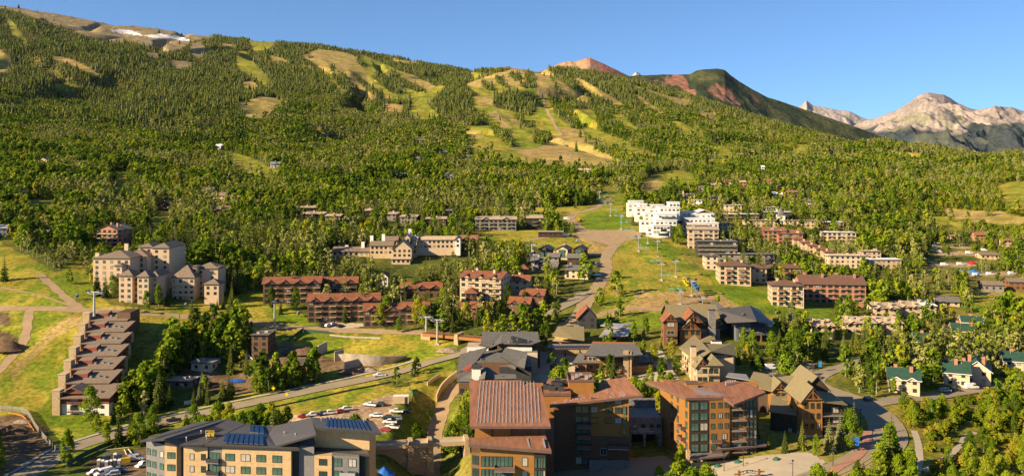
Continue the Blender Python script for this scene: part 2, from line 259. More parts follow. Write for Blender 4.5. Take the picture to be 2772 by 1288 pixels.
# ------------------------------------------------------------------ what covers the ground, as regions of the terrain
ASPEN, SPRUCE, MEADOW, DRY, DIRT, ROCK, SNOW, TOWN, LAWN, SCRUB, GREEN, DARKDIRT, YARD, MIXED = range(14)
COVER = [
 (SPRUCE, [(-400,-50),(3100,-50),(3100,180),(2080,345),(1900,300),(1700,290),(1560,300),(1500,260),(1400,260),(1330,300),(1180,330),(1100,330),(960,270),(800,300),(655,320),(655,300),(520,380),(400,380),(300,300),(110,262),(-400,250)]),
 (MIXED, [(400,345),(655,290),(655,330),(600,360),(450,400)]), (MIXED, [(-400,250),(110,262),(300,300),(400,380),(280,340),(-400,300)]),
 (GREEN, [(740,275),(840,250),(950,265),(1000,320),(960,360),(820,345),(740,330)]), (GREEN, [(1150,330),(1260,330),(1270,400),(1150,410),(1080,360)]),
 (GREEN, [(1870,310),(2080,335),(2240,390),(2160,420),(1990,400),(1880,345)]),
 (GREEN, [(2180,460),(2480,470),(2772,430),(3100,420),(3100,640),(2600,650),(2480,600),(2380,560),(2250,540),(2180,500)]),
 (SCRUB, [(2560,520),(2680,470),(2772,480),(3100,480),(3100,600),(2760,600),(2600,600),(2520,580)]),
 # alpine ground on the high ridge
 (ROCK, [(-400,-60),(60,-40),(300,20),(560,60),(575,101),(521,112),(489,132),(462,141),(400,128),(380,119),(304,114),(239,98),(174,76),(100,50),(11,22),(-400,0)]),
 (ROCK, [(456,163),(521,168),(521,179),(478,187)]), (ROCK, [(400,140),(430,145),(420,158),(395,150)]), (ROCK,[(520,118),(545,112),(560,140),(540,160),(510,140)]),
 (SNOW, [(296,82),(348,80),(380,92),(388,98),(350,94),(326,90)]), (SNOW, [(391,97),(434,92),(489,99),(516,110),(500,113),(462,104),(413,104)]),
 # ski runs cut through the forest
 (DRY, [(140,150),(200,163),(270,200),(262,204),(190,176),(140,157)]), (DRY, [(-400,140),(0,136),(27,157),(30,185),(0,198),(-400,190)]),
 (MEADOW, [(15,40),(35,60),(60,95),(78,118),(60,118),(30,90)]), (MEADOW, [(147,225),(217,233),(196,252),(152,240)]),
 (MEADOW, [(641,140),(665,138),(690,172),(717,200),(740,238),(714,230),(681,208),(641,184)]), (MEADOW, [(672,110),(730,112),(752,113),(728,132),(690,140)]), (DRY, [(728,150),(780,161),(775,168),(735,160)]), (DRY, [(654,226),(681,216),(700,234),(687,247),(660,238)]),
 (DRY, [(646,277),(709,262),(747,264),(762,277),(720,318),(665,322)]), (DRY, [(600,118),(640,122),(636,130),(604,128)]),
 (MEADOW, [(575,403),(640,414),(700,438),(755,464),(748,483),(700,478),(655,464),(612,433)]),
 (MEADOW, [(293,465),(350,465),(345,488),(395,515),(390,524),(300,524),(305,490)]), (MEADOW, [(70,541),(185,541),(150,570),(75,566)]), (MEADOW, [(407,586),(461,582),(463,600),(407,608)]),
 (DRY, [(815,152),(858,134),(907,137),(961,150),(1002,180),(1040,225),(1075,268),(1007,269),(978,266),(899,224),(860,176)]), (MEADOW, [(958,152),(982,149),(1064,183),(1092,196),(1143,216),(1184,238),(1172,254),(1116,266),(1060,271),(1030,250),(1000,210)]),
 (DRY, [(1086,194),(1124,205),(1184,237),(1160,244),(1103,218)]), (MEADOW, [(880,190),(925,215),(960,262),(930,258),(890,215)]),
 (SPRUCE, [(888,172),(926,193),(959,231),(980,258),(961,258),(921,237),(899,204)]), (SPRUCE, [(942,188),(967,201),(1007,231),(1048,264),(1021,264),(988,242),(961,212)]), (SPRUCE, [(1002,207),(1024,199),(1062,190),(1103,218),(1157,242),(1130,250),(1089,233),(1103,255),(1062,253),(1027,226)]), (SPRUCE, [(959,158),(980,163),(1002,180),(980,182)]), (SPRUCE,[(834,152),(852,151),(850,158),(836,159)]),
 (MEADOW, [(1271,192),(1308,200),(1284,220)]), (DRY, [(1060,160),(1130,168),(1128,173),(1070,168)]), (MEADOW, [(1114,271),(1151,250),(1190,230),(1213,234),(1176,261),(1162,288),(1190,315),(1150,324),(1104,314)]), (DRY, [(1037,280),(1092,285),(1086,304),(1043,301)]),
 (MEADOW, [(1258,228),(1315,209),(1360,194),(1409,182),(1449,179),(1481,184),(1496,205),(1502,240),(1530,268),(1492,275),(1502,310),(1537,323),(1545,348),(1575,350),(1551,294),(1610,298),(1619,353),(1702,384),(1702,404),(1630,392),(1602,402),(1694,447),(1535,453),(1460,451),(1360,435),(1265,404),(1258,341),(1312,339),(1330,330),(1286,300),(1279,263),(1300,258)]),
 (DRY, [(1258,228),(1315,209),(1360,194),(1409,182),(1449,179),(1485,184),(1500,240),(1528,266),(1480,262),(1460,240),(1400,235),(1340,225),(1290,240)]), (DRY, [(1283,264),(1336,260),(1338,285),(1300,295)]), (DRY, [(1320,305),(1345,303),(1375,345),(1360,345)]), (DRY, [(1360,305),(1380,306),(1410,345),(1398,346)]), (DRY, [(1490,370),(1530,345),(1570,350),(1600,395),(1694,445),(1560,448),(1430,440),(1400,410),(1460,402)]), (DRY, [(1262,350),(1300,352),(1310,372),(1275,372)]),
 (SPRUCE, [(1336,258),(1374,244),(1419,247),(1449,255),(1470,263),(1467,276),(1451,279),(1451,300),(1433,314),(1387,301),(1336,290)]), (SPRUCE, [(1302,223),(1315,220),(1350,244),(1328,247),(1307,234)]), (SPRUCE, [(1339,204),(1360,207),(1371,228),(1387,236),(1371,239),(1344,223)]), (SPRUCE, [(1376,199),(1409,199),(1411,218),(1393,220)]), (SPRUCE, [(1422,193),(1449,201),(1454,237),(1427,242),(1401,231),(1422,220)]), (SPRUCE, [(1489,207),(1513,220),(1494,223)]), (SPRUCE, [(1481,252),(1521,274),(1494,274)]),
 (ASPEN, [(1497,279),(1534,287),(1545,325),(1569,344),(1548,343),(1521,325),(1502,306)]), (ASPEN, [(1443,351),(1489,354),(1494,379),(1467,392),(1446,387)]), (ASPEN, [(1318,333),(1350,343),(1387,379),(1398,400),(1382,397),(1350,376)]), (MIXED, [(1385,308),(1403,311),(1449,341),(1435,347),(1409,336)]), (ASPEN, [(1577,354),(1601,365),(1633,389),(1681,408),(1700,429),(1681,433),(1617,409)]),
 (DRY, [(1489,196),(1537,235),(1601,269),(1588,281),(1521,249)]), (DRY, [(1556,206),(1600,228),(1635,250),(1694,286),(1664,288),(1627,262),(1590,240)]), (DRY, [(1700,229),(1728,234),(1787,252),(1841,267),(1882,283),(1846,287),(1814,271),(1771,252)]), (DRY, [(1713,248),(1744,269),(1771,288),(1811,315),(1787,308),(1744,284)]),
 (MEADOW, [(1650,306),(1686,312),(1704,333),(1743,358),(1712,362),(1686,348)]), (MEADOW, [(1817,328),(1841,328),(1880,349),(1904,371),(1939,391),(1971,401),(1992,429),(1961,434),(1919,405),(1887,370),(1833,362)]), (MEADOW, [(1600,357),(1627,365),(1694,387),(1762,411),(1794,422),(1787,435),(1728,429),(1678,405),(1625,391),(1600,386)]), (MEADOW, [(1912,432),(1975,432),(1966,454),(1921,460)]),
 (MEADOW, [(1730,505),(1760,470),(1825,459),(1875,468),(1892,505),(1852,526),(1793,533),(1738,525)]), (DRY, [(1735,500),(1758,480),(1790,490),(1780,528),(1735,522)]), (MEADOW, [(2092,418),(2148,406),(2168,390),(2195,392),(2190,412),(2151,424)]), (MEADOW, [(2240,412),(2330,415),(2330,432),(2260,430)]), (MEADOW, [(2410,412),(2490,415),(2490,428),(2420,426)]), (DRY, [(1880,298),(1930,308),(1960,322),(1930,324),(1890,310)]),
 # hillside on the right
 (DRY, [(2545,560),(2600,568),(2700,572),(2772,588),(2900,590),(2900,612),(2772,608),(2650,603),(2560,582)]), (DRY, [(2490,540),(2525,535),(2520,552),(2495,556)]),
 (MEADOW, [(2700,495),(2772,488),(2900,490),(2900,575),(2772,570),(2715,560)]), (MEADOW, [(2485,588),(2560,585),(2620,605),(2615,630),(2560,640),(2490,632)]), (MEADOW, [(2425,560),(2470,555),(2460,575)]),
 # valley floor
 (TOWN, [(1690,600),(1720,530),(1900,490),(2100,470),(2300,520),(2480,600),(2772,650),(3100,660),(3100,1000),(2772,990),(2520,1050),(2380,1120),(2300,1288),(1200,1288),(1230,1000),(1600,870),(1690,700)]),
 (MIXED, [(1960,640),(2060,560),(2200,590),(2450,680),(2480,860),(2330,900),(2250,850),(2100,790),(2020,740)]), (MIXED, [(2090,885),(2330,930),(2480,890),(2700,850),(2900,840),(2900,1000),(2560,1015),(2400,1010),(2330,1060),(2230,975)]),
 (MIXED, [(230,700),(260,620),(500,640),(780,570),(1200,560),(1440,600),(1500,660),(1640,700),(1560,800),(1400,890),(1200,905),(860,890),(620,840),(280,830)]),
 (MEADOW, [(1268,563),(1440,563),(1600,556),(1630,545),(1625,520),(1600,498),(1640,496),(1676,517),(1704,533),(1690,547),(1698,576),(1707,603),(1725,625),(1577,625),(1545,592),(1525,580),(1440,576),(1300,578)]),
 (MEADOW, [(1230,622),(1440,622),(1590,640),(1590,668),(1520,700),(1460,690),(1430,655),(1300,645)]),
 (MEADOW, [(1690,610),(1745,612),(1830,648),(1890,735),(1960,790),(2060,830),(2140,850),(2100,900),(2030,905),(1940,850),(1800,850),(1700,835),(1600,875),(1540,865),(1590,830),(1630,760),(1650,700),(1660,668)]),
 (LAWN, [(1600,575),(1690,572),(1703,603),(1715,618),(1590,620),(1568,600)]), (LAWN, [(1720,640),(1800,655),(1880,730),(1898,738),(1820,700),(1740,660)]),
 (LAWN, [(1898,738),(1942,733),(1977,762),(2047,776),(2100,800),(2140,828),(2260,836),(2260,872),(2190,902),(2120,852),(2020,832),(1950,792)]),
 (LAWN, [(1665,872),(1690,851),(1740,843),(1795,850),(1800,880),(1740,892),(1680,888)]),
 (DRY, [(1730,790),(1790,795),(1900,790),(1960,800),(2010,838),(1900,842),(1760,840),(1700,838),(1640,850),(1700,820)]),
 (DRY, [(1540,640),(1600,628),(1725,622),(1735,645),(1690,655),(1670,675),(1650,690),(1620,690),(1570,685),(1600,665)]),
 (SCRUB, [(1640,730),(1662,735),(1650,800),(1610,850),(1575,855),(1600,800)]),
 # left meadow, groves of the village, building ground
 (MEADOW, [(-400,650),(0,655),(70,690),(150,735),(215,700),(250,770),(300,825),(420,838),(560,806),(720,790),(860,885),(1180,900),(1240,935),(1230,985),(1000,1030),(1130,1060),(1100,1200),(700,1180),(400,1150),(100,1288),(-400,1300)]),
 (LAWN, [(723,826),(743,841),(816,855),(862,884),(772,886),(728,865)]), (LAWN, [(150,1040),(215,930),(240,930),(180,1060),(215,1150),(140,1160),(90,1120)]),
 (DRY, [(85,945),(150,880),(200,850),(215,868),(150,915),(80,990),(40,1030),(30,1000)]), (DRY, [(240,840),(330,825),(330,845),(260,850)]),
 (DARKDIRT, [(-400,1120),(0,1122),(60,1118),(110,1170),(152,1230),(90,1262),(0,1295),(-400,1300)]), (DARKDIRT, [(-100,905),(10,895),(55,920),(45,945),(-100,960)]), (DARKDIRT, [(-50,850),(25,850),(20,880),(-50,885)]),
 (TOWN, [(310,920),(480,880),(690,880),(700,1010),(560,1010),(560,1090),(480,1120),(320,1130),(300,1060)]),
 (DARKDIRT, [(470,1005),(600,975),(700,960),(780,925),(850,950),(930,974),(1000,988),(1060,984),(1090,970),(960,1022),(800,1042),(700,1066),(620,1075),(560,1060)]),
 (ASPEN, [(300,1090),(318,985),(400,952),(480,942),(690,944),(695,972),(600,978),(560,988),(490,1005),(470,1050),(440,1090),(350,1112)]), (ASPEN, [(690,1035),(790,1018),(815,1050),(740,1072),(690,1066)]), (ASPEN, [(825,1008),(925,1000),(945,1024),(830,1038)]), (MIXED, [(600,985),(700,975),(690,1010),(610,1020)]), (MIXED, [(700,945),(760,935),(760,965),(705,970)]), (MIXED, [(300,1120),(420,1095),(560,1080),(640,1072),(640,1085),(420,1125),(300,1150)]), (MIXED, [(1700,905),(1790,900),(1800,950),(1850,1010),(1850,1060),(1720,1060)]), (MIXED, [(2000,945),(2110,905),(2140,980),(2040,1005)]), (MIXED, [(480,1060),(560,1050),(570,1085),(500,1100)]),
 (YARD, [(640,1165),(740,1130),(830,1120),(990,1085),(1060,1062),(1105,1072),(1100,1120),(1070,1165),(1010,1190),(700,1200)]), (DARKDIRT,[(230,1240),(330,1220),(480,1200),(520,1288),(200,1320)]),
 (ASPEN, [(-380,1140),(-25,1175),(-15,1298),(-380,1298)]), (MEADOW, [(1075,1060),(1150,995),(1238,980),(1245,1030),(1190,1130),(1150,1230),(1060,1230)]), (GREEN, [(1245,1060),(1260,1060),(1270,1160),(1200,1160),(1215,1100)]),  # aspen region left of the frame: unseen trees added to shade the road
 (SCRUB, [(2380,1100),(2520,1060),(2600,1040),(2772,985),(3100,980),(3100,1300),(2420,1300),(2450,1180)]), (MEADOW, [(2480,1060),(2640,1040),(2700,1040),(2600,1062),(2520,1080)]),
 (TOWN, [(2480,640),(2740,650),(2760,750),(2620,755),(2550,710),(2480,700)]), (YARD, [(2520,664),(2630,664),(2640,672),(2520,673)]), (YARD, [(2530,684),(2700,682),(2700,692),(2530,692)]), (YARD, [(2510,712),(2640,712),(2640,722),(2510,722)]), (YARD, [(2590,736),(2750,738),(2750,748),(2590,748)]), (MIXED, [(2510,696),(2640,694),(2640,708),(2510,708)]), (SCRUB, [(2510,675),(2700,674),(2700,681),(2510,681)]), (MIXED, [(2560,724),(2700,722),(2700,732),(2580,732)]), (MEADOW, [(2640,780),(2772,790),(3000,800),(3000,860),(2772,850),(2700,850),(2640,850)]), (LAWN, [(2635,835),(2700,822),(2705,834),(2650,846)]),
]
LX0, LX1, LY0, LY1, LS = -400, 3100, -60, 1300, 2
_lw, _lh = (LX1 - LX0) // LS, (LY1 - LY0) // LS
LM = np.zeros((_lh, _lw), np.uint8)
def fill(img, poly, val):
    P = np.array(poly, float); P[:, 0] = (P[:, 0] - LX0) / LS; P[:, 1] = (P[:, 1] - LY0) / LS
    x0, x1 = max(int(P[:,0].min()), 0), min(int(P[:,0].max()) + 1, _lw); y0, y1 = max(int(P[:,1].min()), 0), min(int(P[:,1].max()) + 1, _lh)
    if x1 <= x0 or y1 <= y0: return
    gx, gy = np.meshgrid(np.arange(x0, x1) + .5, np.arange(y0, y1) + .5); ins = np.zeros(gx.shape, bool); n = len(P)
    for i in range(n):
        (ax, ay), (bx, by) = P[i], P[(i+1) % n]
        if ay == by: continue
        c = ((ay > gy) != (by > gy)) & (gx < (bx - ax) * (gy - ay) / (by - ay) + ax); ins ^= c
    img[y0:y1, x0:x1][ins] = val
for v_, p_ in COVER: fill(LM, p_, v_)
def cover(X, Y, Z, j=1.0):
    px, py = proj(X, Y, Z); s = np.clip(2200.0 / Y, 0.6, 5.0) * j
    px = px + (fbm(X / 30, Y / 38, 21, 3) - .5) * 7 * s * 1.6; py = py + (fbm(X / 30, Y / 38, 22, 3) - .5) * 3.2 * s
    a = np.clip(((px - LX0) / LS).astype(int), 0, _lw - 1); b = np.clip(((py - LY0) / LS).astype(int), 0, _lh - 1)
    return LM[b, a]
GCOL = np.zeros((14, 3)); GCOL2 = np.zeros((14, 3))
for k_, a_, b_ in [(ASPEN,(.09,.11,.016),(.16,.16,.024)),(SPRUCE,(.09,.085,.022),(.16,.13,.035)),(MEADOW,(.165,.205,.014),(.34,.27,.035)),(DRY,(.31,.245,.055),(.42,.29,.10)),
                   (DIRT,(.33,.21,.11),(.38,.26,.15)),(ROCK,(.23,.16,.10),(.32,.25,.11)),(SNOW,(.82,.78,.76),(.7,.66,.64)),(TOWN,(.13,.14,.018),(.24,.20,.04)),
                   (LAWN,(.125,.19,.010),(.18,.22,.012)),(SCRUB,(.15,.15,.016),(.26,.20,.03)),(GREEN,(.11,.14,.018),(.17,.18,.025)),(DARKDIRT,(.12,.075,.038),(.21,.14,.075)),  # dark dirt: brown earth, darkened further to carry the shade over the pit
                   (YARD,(.40,.27,.155),(.46,.33,.20)),(MIXED,(.08,.095,.016),(.15,.14,.025))]:
    GCOL[k_] = a_; GCOL2[k_] = b_

# ------------------------------------------------------------------ the ground, one sheet from below the camera to behind the ridge
mt = bpy.data.materials.new('terrain'); mt.use_nodes = True; nt = mt.node_tree; b = nt.nodes['Principled BSDF']
b.inputs['Roughness'].default_value = 0.95; b.inputs['Specular IOR Level'].default_value = 0.1
at_ = nt.nodes.new('ShaderNodeAttribute'); at_.attribute_name = 'cover'
tc = nt.nodes.new('ShaderNodeTexCoord')
def _nz(sc, de, lo, hi):
    n = nt.nodes.new('ShaderNodeTexNoise'); n.inputs['Scale'].default_value = sc; n.inputs['Detail'].default_value = de; lnk(nt, tc.outputs['Object'], n.inputs['Vector'])
    r = nt.nodes.new('ShaderNodeMapRange'); r.inputs[1].default_value = .3; r.inputs[2].default_value = .7; r.inputs[3].default_value = lo; r.inputs[4].default_value = hi
    lnk(nt, n.outputs['Fac'], r.inputs[0]); return r, n
r1, n1 = _nz(0.5, 6, .52, 1.3); r2, n2 = _nz(0.05, 5, .70, 1.22)
mm = nt.nodes.new('ShaderNodeMath'); mm.operation = 'MULTIPLY'; lnk(nt, r1.outputs[0], mm.inputs[0]); lnk(nt, r2.outputs[0], mm.inputs[1])
vm = nt.nodes.new('ShaderNodeVectorMath'); vm.operation = 'SCALE'; lnk(nt, at_.outputs['Color'], vm.inputs[0]); lnk(nt, mm.outputs[0], vm.inputs['Scale']); lnk(nt, vm.outputs[0], b.inputs['Base Color'])
bp = nt.nodes.new('ShaderNodeBump'); bp.inputs['Strength'].default_value = .6; bp.inputs['Distance'].default_value = .5; lnk(nt, n1.outputs['Fac'], bp.inputs['Height']); lnk(nt, bp.outputs[0], b.inputs['Normal'])
MATS['terrain'] = mt
def sheet(name, X, Y, Z, col, m):
    ny, nx = X.shape; me = bpy.data.meshes.new(name); me.vertices.add(nx * ny)
    me.vertices.foreach_set('co', np.stack([X, Y, Z], -1).astype(np.float32).ravel())
    i = np.arange(nx * ny).reshape(ny, nx); q = np.stack([i[:-1,:-1], i[:-1,1:], i[1:,1:], i[1:,:-1]], -1).reshape(-1, 4).astype(np.int32)
    me.loops.add(q.size); me.loops.foreach_set('vertex_index', q.ravel()); me.polygons.add(len(q))
    me.polygons.foreach_set('loop_start', np.arange(0, q.size, 4, dtype=np.int32)); me.polygons.foreach_set('loop_total', np.full(len(q), 4, np.int32))
    me.polygons.foreach_set('use_smooth', np.ones(len(q), bool)); me.update(calc_edges=True)
    a = me.attributes.new('cover', 'FLOAT_COLOR', 'POINT'); c4 = np.ones((nx * ny, 4), np.float32); c4[:, :3] = col.reshape(-1, 3); a.data.foreach_set('color', c4.ravel())
    me.materials.append(m); o = bpy.data.objects.new(name, me); COL.objects.link(o); o['kind'] = 'structure'; return o
_u = np.linspace(-380, 3060, 900); _y = np.exp(np.linspace(math.log(100), math.log(6800), 820))
GX = (_u[None, :] - CX) / F * _y[:, None]; GY = np.repeat(_y[:, None], 900, 1); GZ = gz(GX, GY)
lab = cover(GX, GY, GZ)
mixn = sstep(.32, .68, fbm(GX / 24, GY / 30, 31, 5) + .9 * (fbm(GX / 5, GY / 7, 32, 4) - .5))[..., None]
gc = GCOL[lab] * (1 - mixn) + GCOL2[lab] * mixn
redn = (sstep(.55, .75, fbm(GX / 90, GY / 90, 33, 3)) * (lab == DRY))[..., None]; gc = gc * (1 - redn * .35) + np.array([.36, .18, .09]) * redn * .35
ground = sheet('ground', GX, GY, GZ, gc, mt)

# ------------------------------------------------------------------ mountains beyond
def mountain(name, crest, D, front, back, slope, amp, wl, colf, seed, base=None, nx=420, ny=150):
    P = np.array(crest, float); u = np.linspace(P[0,0], P[-1,0], nx); cy = np.interp(u, P[:,0], P[:,1])
    cz = CAMZ - (cy - HY) * D / F; t = np.concatenate([np.linspace(-1, 0, ny), np.linspace(0, 1, 24)[1:]])
    Yv = np.where(t < 0, D + t * front, D + t * back); X = (u[None, :] - CX) / F * Yv[:, None]; Y = np.repeat(Yv[:, None], nx, 1)
    d = np.where(t < 0, -t * front, t * back * 2)[:, None]
    rid = 1 - np.abs(fbm(X / wl, Y / (wl * 1.6), seed, 5) - .5) * 2; r2 = fbm(X / wl * 3, Y / wl * 2.2, seed + 3, 4) - .5
    k = sstep(0, 700, d); g_ = np.exp(-np.linspace(-2.5, 2.5, nx // 5 * 2 + 1) ** 2); g_ /= g_.sum(); czb = np.convolve(np.pad(cz, nx // 5, mode='edge'), g_, 'valid'); m_ = sstep(60, 1000, d)
    Z = cz[None, :] * (1 - m_) + czb[None, :] * m_ - d * slope * (0.75 + .25 * np.exp(-d / 900)) + ((rid - .75) * amp + r2 * amp * .5) * (k * .86 + .14)
    px, py = proj(X, Y, Z); c = colf(X, Y, Z, px, py)
    return sheet(name, X, Y, Z, c, MATS['far_rock'])
mf = bpy.data.materials.new('far_rock'); mf.use_nodes = True; nt = mf.node_tree; b = nt.nodes['Principled BSDF']; b.inputs['Roughness'].default_value = .95; b.inputs['Specular IOR Level'].default_value = .05
a2 = nt.nodes.new('ShaderNodeAttribute'); a2.attribute_name = 'cover'; tc = nt.nodes.new('ShaderNodeTexCoord'); n = nt.nodes.new('ShaderNodeTexNoise'); n.inputs['Scale'].default_value = .03; n.inputs['Detail'].default_value = 8
lnk(nt, tc.outputs['Object'], n.inputs['Vector']); r = nt.nodes.new('ShaderNodeMapRange'); r.inputs[1].default_value = .3; r.inputs[2].default_value = .7; r.inputs[3].default_value = .65; r.inputs[4].default_value = 1.2; lnk(nt, n.outputs['Fac'], r.inputs[0])
vm = nt.nodes.new('ShaderNodeVectorMath'); vm.operation = 'SCALE'; lnk(nt, a2.outputs['Color'], vm.inputs[0]); lnk(nt, r.outputs[0], vm.inputs['Scale']); lnk(nt, vm.outputs[0], b.inputs['Base Color'])
bp = nt.nodes.new('ShaderNodeBump'); bp.inputs['Strength'].default_value = .8; bp.inputs['Distance'].default_value = 12; lnk(nt, n.outputs['Fac'], bp.inputs['Height']); lnk(nt, bp.outputs[0], b.inputs['Normal'])
MATS['far_rock'] = mf
def blend(a, b, t): return np.array(a) * (1 - t[..., None]) + np.array(b) * t[..., None]
def c_red(X, Y, Z, px, py):
    c = blend((.40,.15,.10), (.40,.25,.14), sstep(.4, .6, fbm(X/260, Y/500, 41, 4)))
    t = sstep(182, 200, py + (fbm(X/150, Y/200, 42, 3) - .5) * 26); return c * (1 - t[..., None] * .6) + np.array((.10,.10,.03)) * t[..., None] * .6
def c_dark(X, Y, Z, px, py):
    f = fbm(X/170, Y/230, 43, 5); c = blend((.035,.045,.024), (.085,.088,.035), sstep(.42, .62, f))
    red = sstep(.58, .76, fbm(X/75, Y/260, 44, 4) + .20 * np.exp(-((px - 1975)/20)**2 - ((py - 205)/14)**2) + .09 * np.exp(-((px - 1830)/70)**2 - ((py - 225)/22)**2) + .02)*(py < 300)
    c = c * (1 - red[..., None]) + np.array((.26,.125,.08)) * red[..., None]
    g = sstep(.5, .65, fbm(X/400, Y/400, 45, 3)) * sstep(270, 330, py); return c * (1 - g[..., None]*.7) + np.array((.15,.15,.035)) * g[..., None]*.7
def c_gran(X, Y, Z, px, py):
    c = blend((.24,.195,.175), (.37,.295,.255), sstep(.35, .65, fbm(X/260, Y/420, 46, 5)))
    gr = sstep(.55, .65, fbm(X/330, Y/420, 47, 4)) * sstep(285, 320, py); c = c * (1 - gr[..., None] * .6) + np.array((.15,.16,.075)) * gr[..., None] * .6
    line = 352 + (fbm(X/500, Y/900, 48, 4) - .5) * 90 - 8 * sstep(2350, 2500, px); t = sstep(-5, 5, py - line)
    fo = blend((.042,.052,.056), (.080,.088,.070), sstep(.45, .65, fbm(X/320, Y/420, 49, 4))); return c * (1 - t[..., None]) + fo * t[..., None]  # forest tint greyed towards blue: distance haze painted into the colour
def c_pale(X, Y, Z, px, py): return blend((.28,.23,.20), (.44,.37,.32), sstep(.35, .65, fbm(X/420, Y/700, 50, 4)))
mountain('mountain', [(1180,214),(1290,193),(1345,183),(1372,181),(1400,186),(1450,195),(1480,188),(1512,173),(1530,168),(1545,166),(1560,167),(1575,163),(1588,158),(1597,157),(1607,161),(1635,173),(1665,187),(1700,206),(1760,235)], 7200, 1700, 800, .42, 70, 500, c_red, 61)
mountain('mountain', [(1690,216),(1708,207),(1722,194),(1731,199),(1742,210),(1800,240)], 9000, 1200, 600, .5, 60, 400, c_pale, 62, nx=120, ny=60)
mountain('mountain', [(1560,262),(1640,225),(1690,210),(1722,206),(1800,204),(1868,203),(1885,194),(1905,190),(1942,187),(1962,191),(1978,205),(2000,221),(2040,245),(2080,265),(2150,288),(2205,306),(2300,338),(2400,376),(2480,405),(2560,440)], 5600, 1700, 900, .46, 110, 420, c_dark, 63, nx=560, ny=200)
mountain('mountain', [(2100,320),(2160,292),(2172,284),(2183,271),(2190,277),(2200,285),(2230,290),(2262,296),(2300,302),(2330,318),(2370,330),(2450,350)], 12500, 2400, 1000, .45, 220, 420, c_pale, 64, nx=200, ny=90)
mountain('mountain', [(2240,352),(2300,340),(2350,322),(2390,313),(2425,300),(2450,284),(2478,263),(2495,254),(2512,250),(2535,251),(2556,255),(2575,268),(2592,281),(2615,291),(2640,295),(2668,293),(2690,297),(2715,290),(2745,294),(2772,303),(2830,306),(2900,322),(3060,345)], 10200, 4600, 1500, .27, 420, 620, c_gran, 65, nx=560, ny=240)
# ------------------------------------------------------------------ building kit
FOOT, CLEAR, HAND_TREES = [], [], []
banded('tan_panel', (.50,.33,.165), (.30,.19,.09), 1.45, 2, .7, .03); banded('grey_panel', (.17,.16,.155), (.09,.085,.085), 1.3, 2, .6, .03)
banded('dark_seam_roof', (.105,.095,.09), (.06,.055,.055), .5, 0, .5, .12, metal=.2); mat('dark_trim', (.035,.032,.032), .6); mat('grey_roof', (.165,.150,.130), .85, var=.18, scale=.8, bump=.3)
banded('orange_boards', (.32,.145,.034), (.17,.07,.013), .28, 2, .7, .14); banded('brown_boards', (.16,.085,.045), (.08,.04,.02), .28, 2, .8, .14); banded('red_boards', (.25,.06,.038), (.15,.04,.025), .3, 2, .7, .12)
mat('rust_roof', (.30,.128,.064), .75, scale=.5, col2=(.18,.082,.048), stretch=(1.6,.35,1), thr=(.3,.62)); mat('rust_fascia', (.15,.085,.065), .7); mat('umber_roof', (.165,.085,.055), .85, var=.15, scale=.9)
mat('orange_red_roof', (.29,.10,.04), .8, var=.2, scale=.4, col2=(.15,.06,.03)); banded('olive_roof', (.225,.175,.085), (.16,.12,.055), .45, 'xy', .9, .2); banded('olive_shingle', (.225,.18,.095), (.17,.13,.065), .5, 'xy', .9, .25)
mat('taupe_roof', (.225,.165,.115), .9, var=.15, scale=.9); mat('tan_flat_roof', (.50,.36,.235), .9, var=.15, scale=.5); mat('white_roof', (.80,.74,.68), .7, var=.06, scale=.4)
mat('white_wall', (.72,.66,.59), .85, var=.05, scale=.4); mat('cream_wall', (.60,.45,.30), .85, var=.07, scale=.4); mat('tan_stucco', (.52,.38,.23), .85, var=.07, scale=.5); mat('pink_stucco', (.55,.39,.25), .85, var=.07, scale=.5)
mat('grey_wall', (.24,.20,.175), .85, var=.1); mat('blue_grey_wall', (.13,.14,.155), .8, var=.1); mat('dark_wood', (.07,.042,.025), .8, var=.15); mat('timber', (.22,.10,.04), .8, var=.15, scale=2); mat('charcoal_wall', (.05,.048,.05), .8)
mat('green_roof', (.03,.075,.05), .6, var=.1); mat('pale_metal', (.50,.47,.46), .35, .5, var=.08); mat('concrete', (.44,.37,.29), .9, var=.1, scale=.6); mat('shotcrete', (.50,.42,.33), .95, var=.2, scale=.25, bump=.6); mat('yellow_wall', (.55,.46,.16), .8)
stonework('tan_stone', (.50,.36,.20), (.38,.26,.145), (.28,.20,.12)); stonework('grey_stone', (.28,.25,.22), (.16,.145,.135), (.10,.09,.085)); mat('salmon_brick', (.42,.19,.11), .9, var=.12, scale=1)
mat('glass', (.030,.055,.050), .06, spec=.8, var=.2, scale=.35); mat('green_glass', (.08,.16,.125), .08, spec=.8, var=.3, scale=.3); mat('solar', (.010,.030,.085), .15, spec=.7, var=.2, scale=.3); mat('bronze_frame', (.045,.032,.024), .5); mat('white_frame', (.62,.57,.50), .6)
mat('steel', (.36,.35,.34), .4, .6, var=.08); mat('galvanized', (.50,.47,.43), .45, .4, var=.1); mat('black', (.012,.012,.013), .6); mat('rubber', (.015,.015,.016), .8)
mat('asphalt', (.30,.235,.155), .95, var=.10, scale=.12, col2=(.235,.185,.125)); mat('dirt_road', (.37,.25,.135), .95, var=.12, scale=.25, bump=.4); mat('paving', (.44,.36,.26), .9, var=.08, scale=.3); mat('brick_paving', (.40,.20,.13), .9, var=.1); mat('line_yellow', (.55,.36,.03), .8); mat('tarp_blue', (.02,.12,.50), .4, bump=.5, scale=2); mat('fence_green', (.03,.10,.06), .7); mat('pool_blue', (.04,.16,.42), .3)
mat('curtain', (.42,.38,.31), .5, var=.15, scale=1.2)
STY = {'c': ('bronze_frame', 'curtain'), 'b': ('bronze_frame', 'glass'), 'g': ('bronze_frame', 'green_glass'), 'w': ('white_frame', 'glass'), 'd': ('dark_trim', 'glass')}
_wc = {}
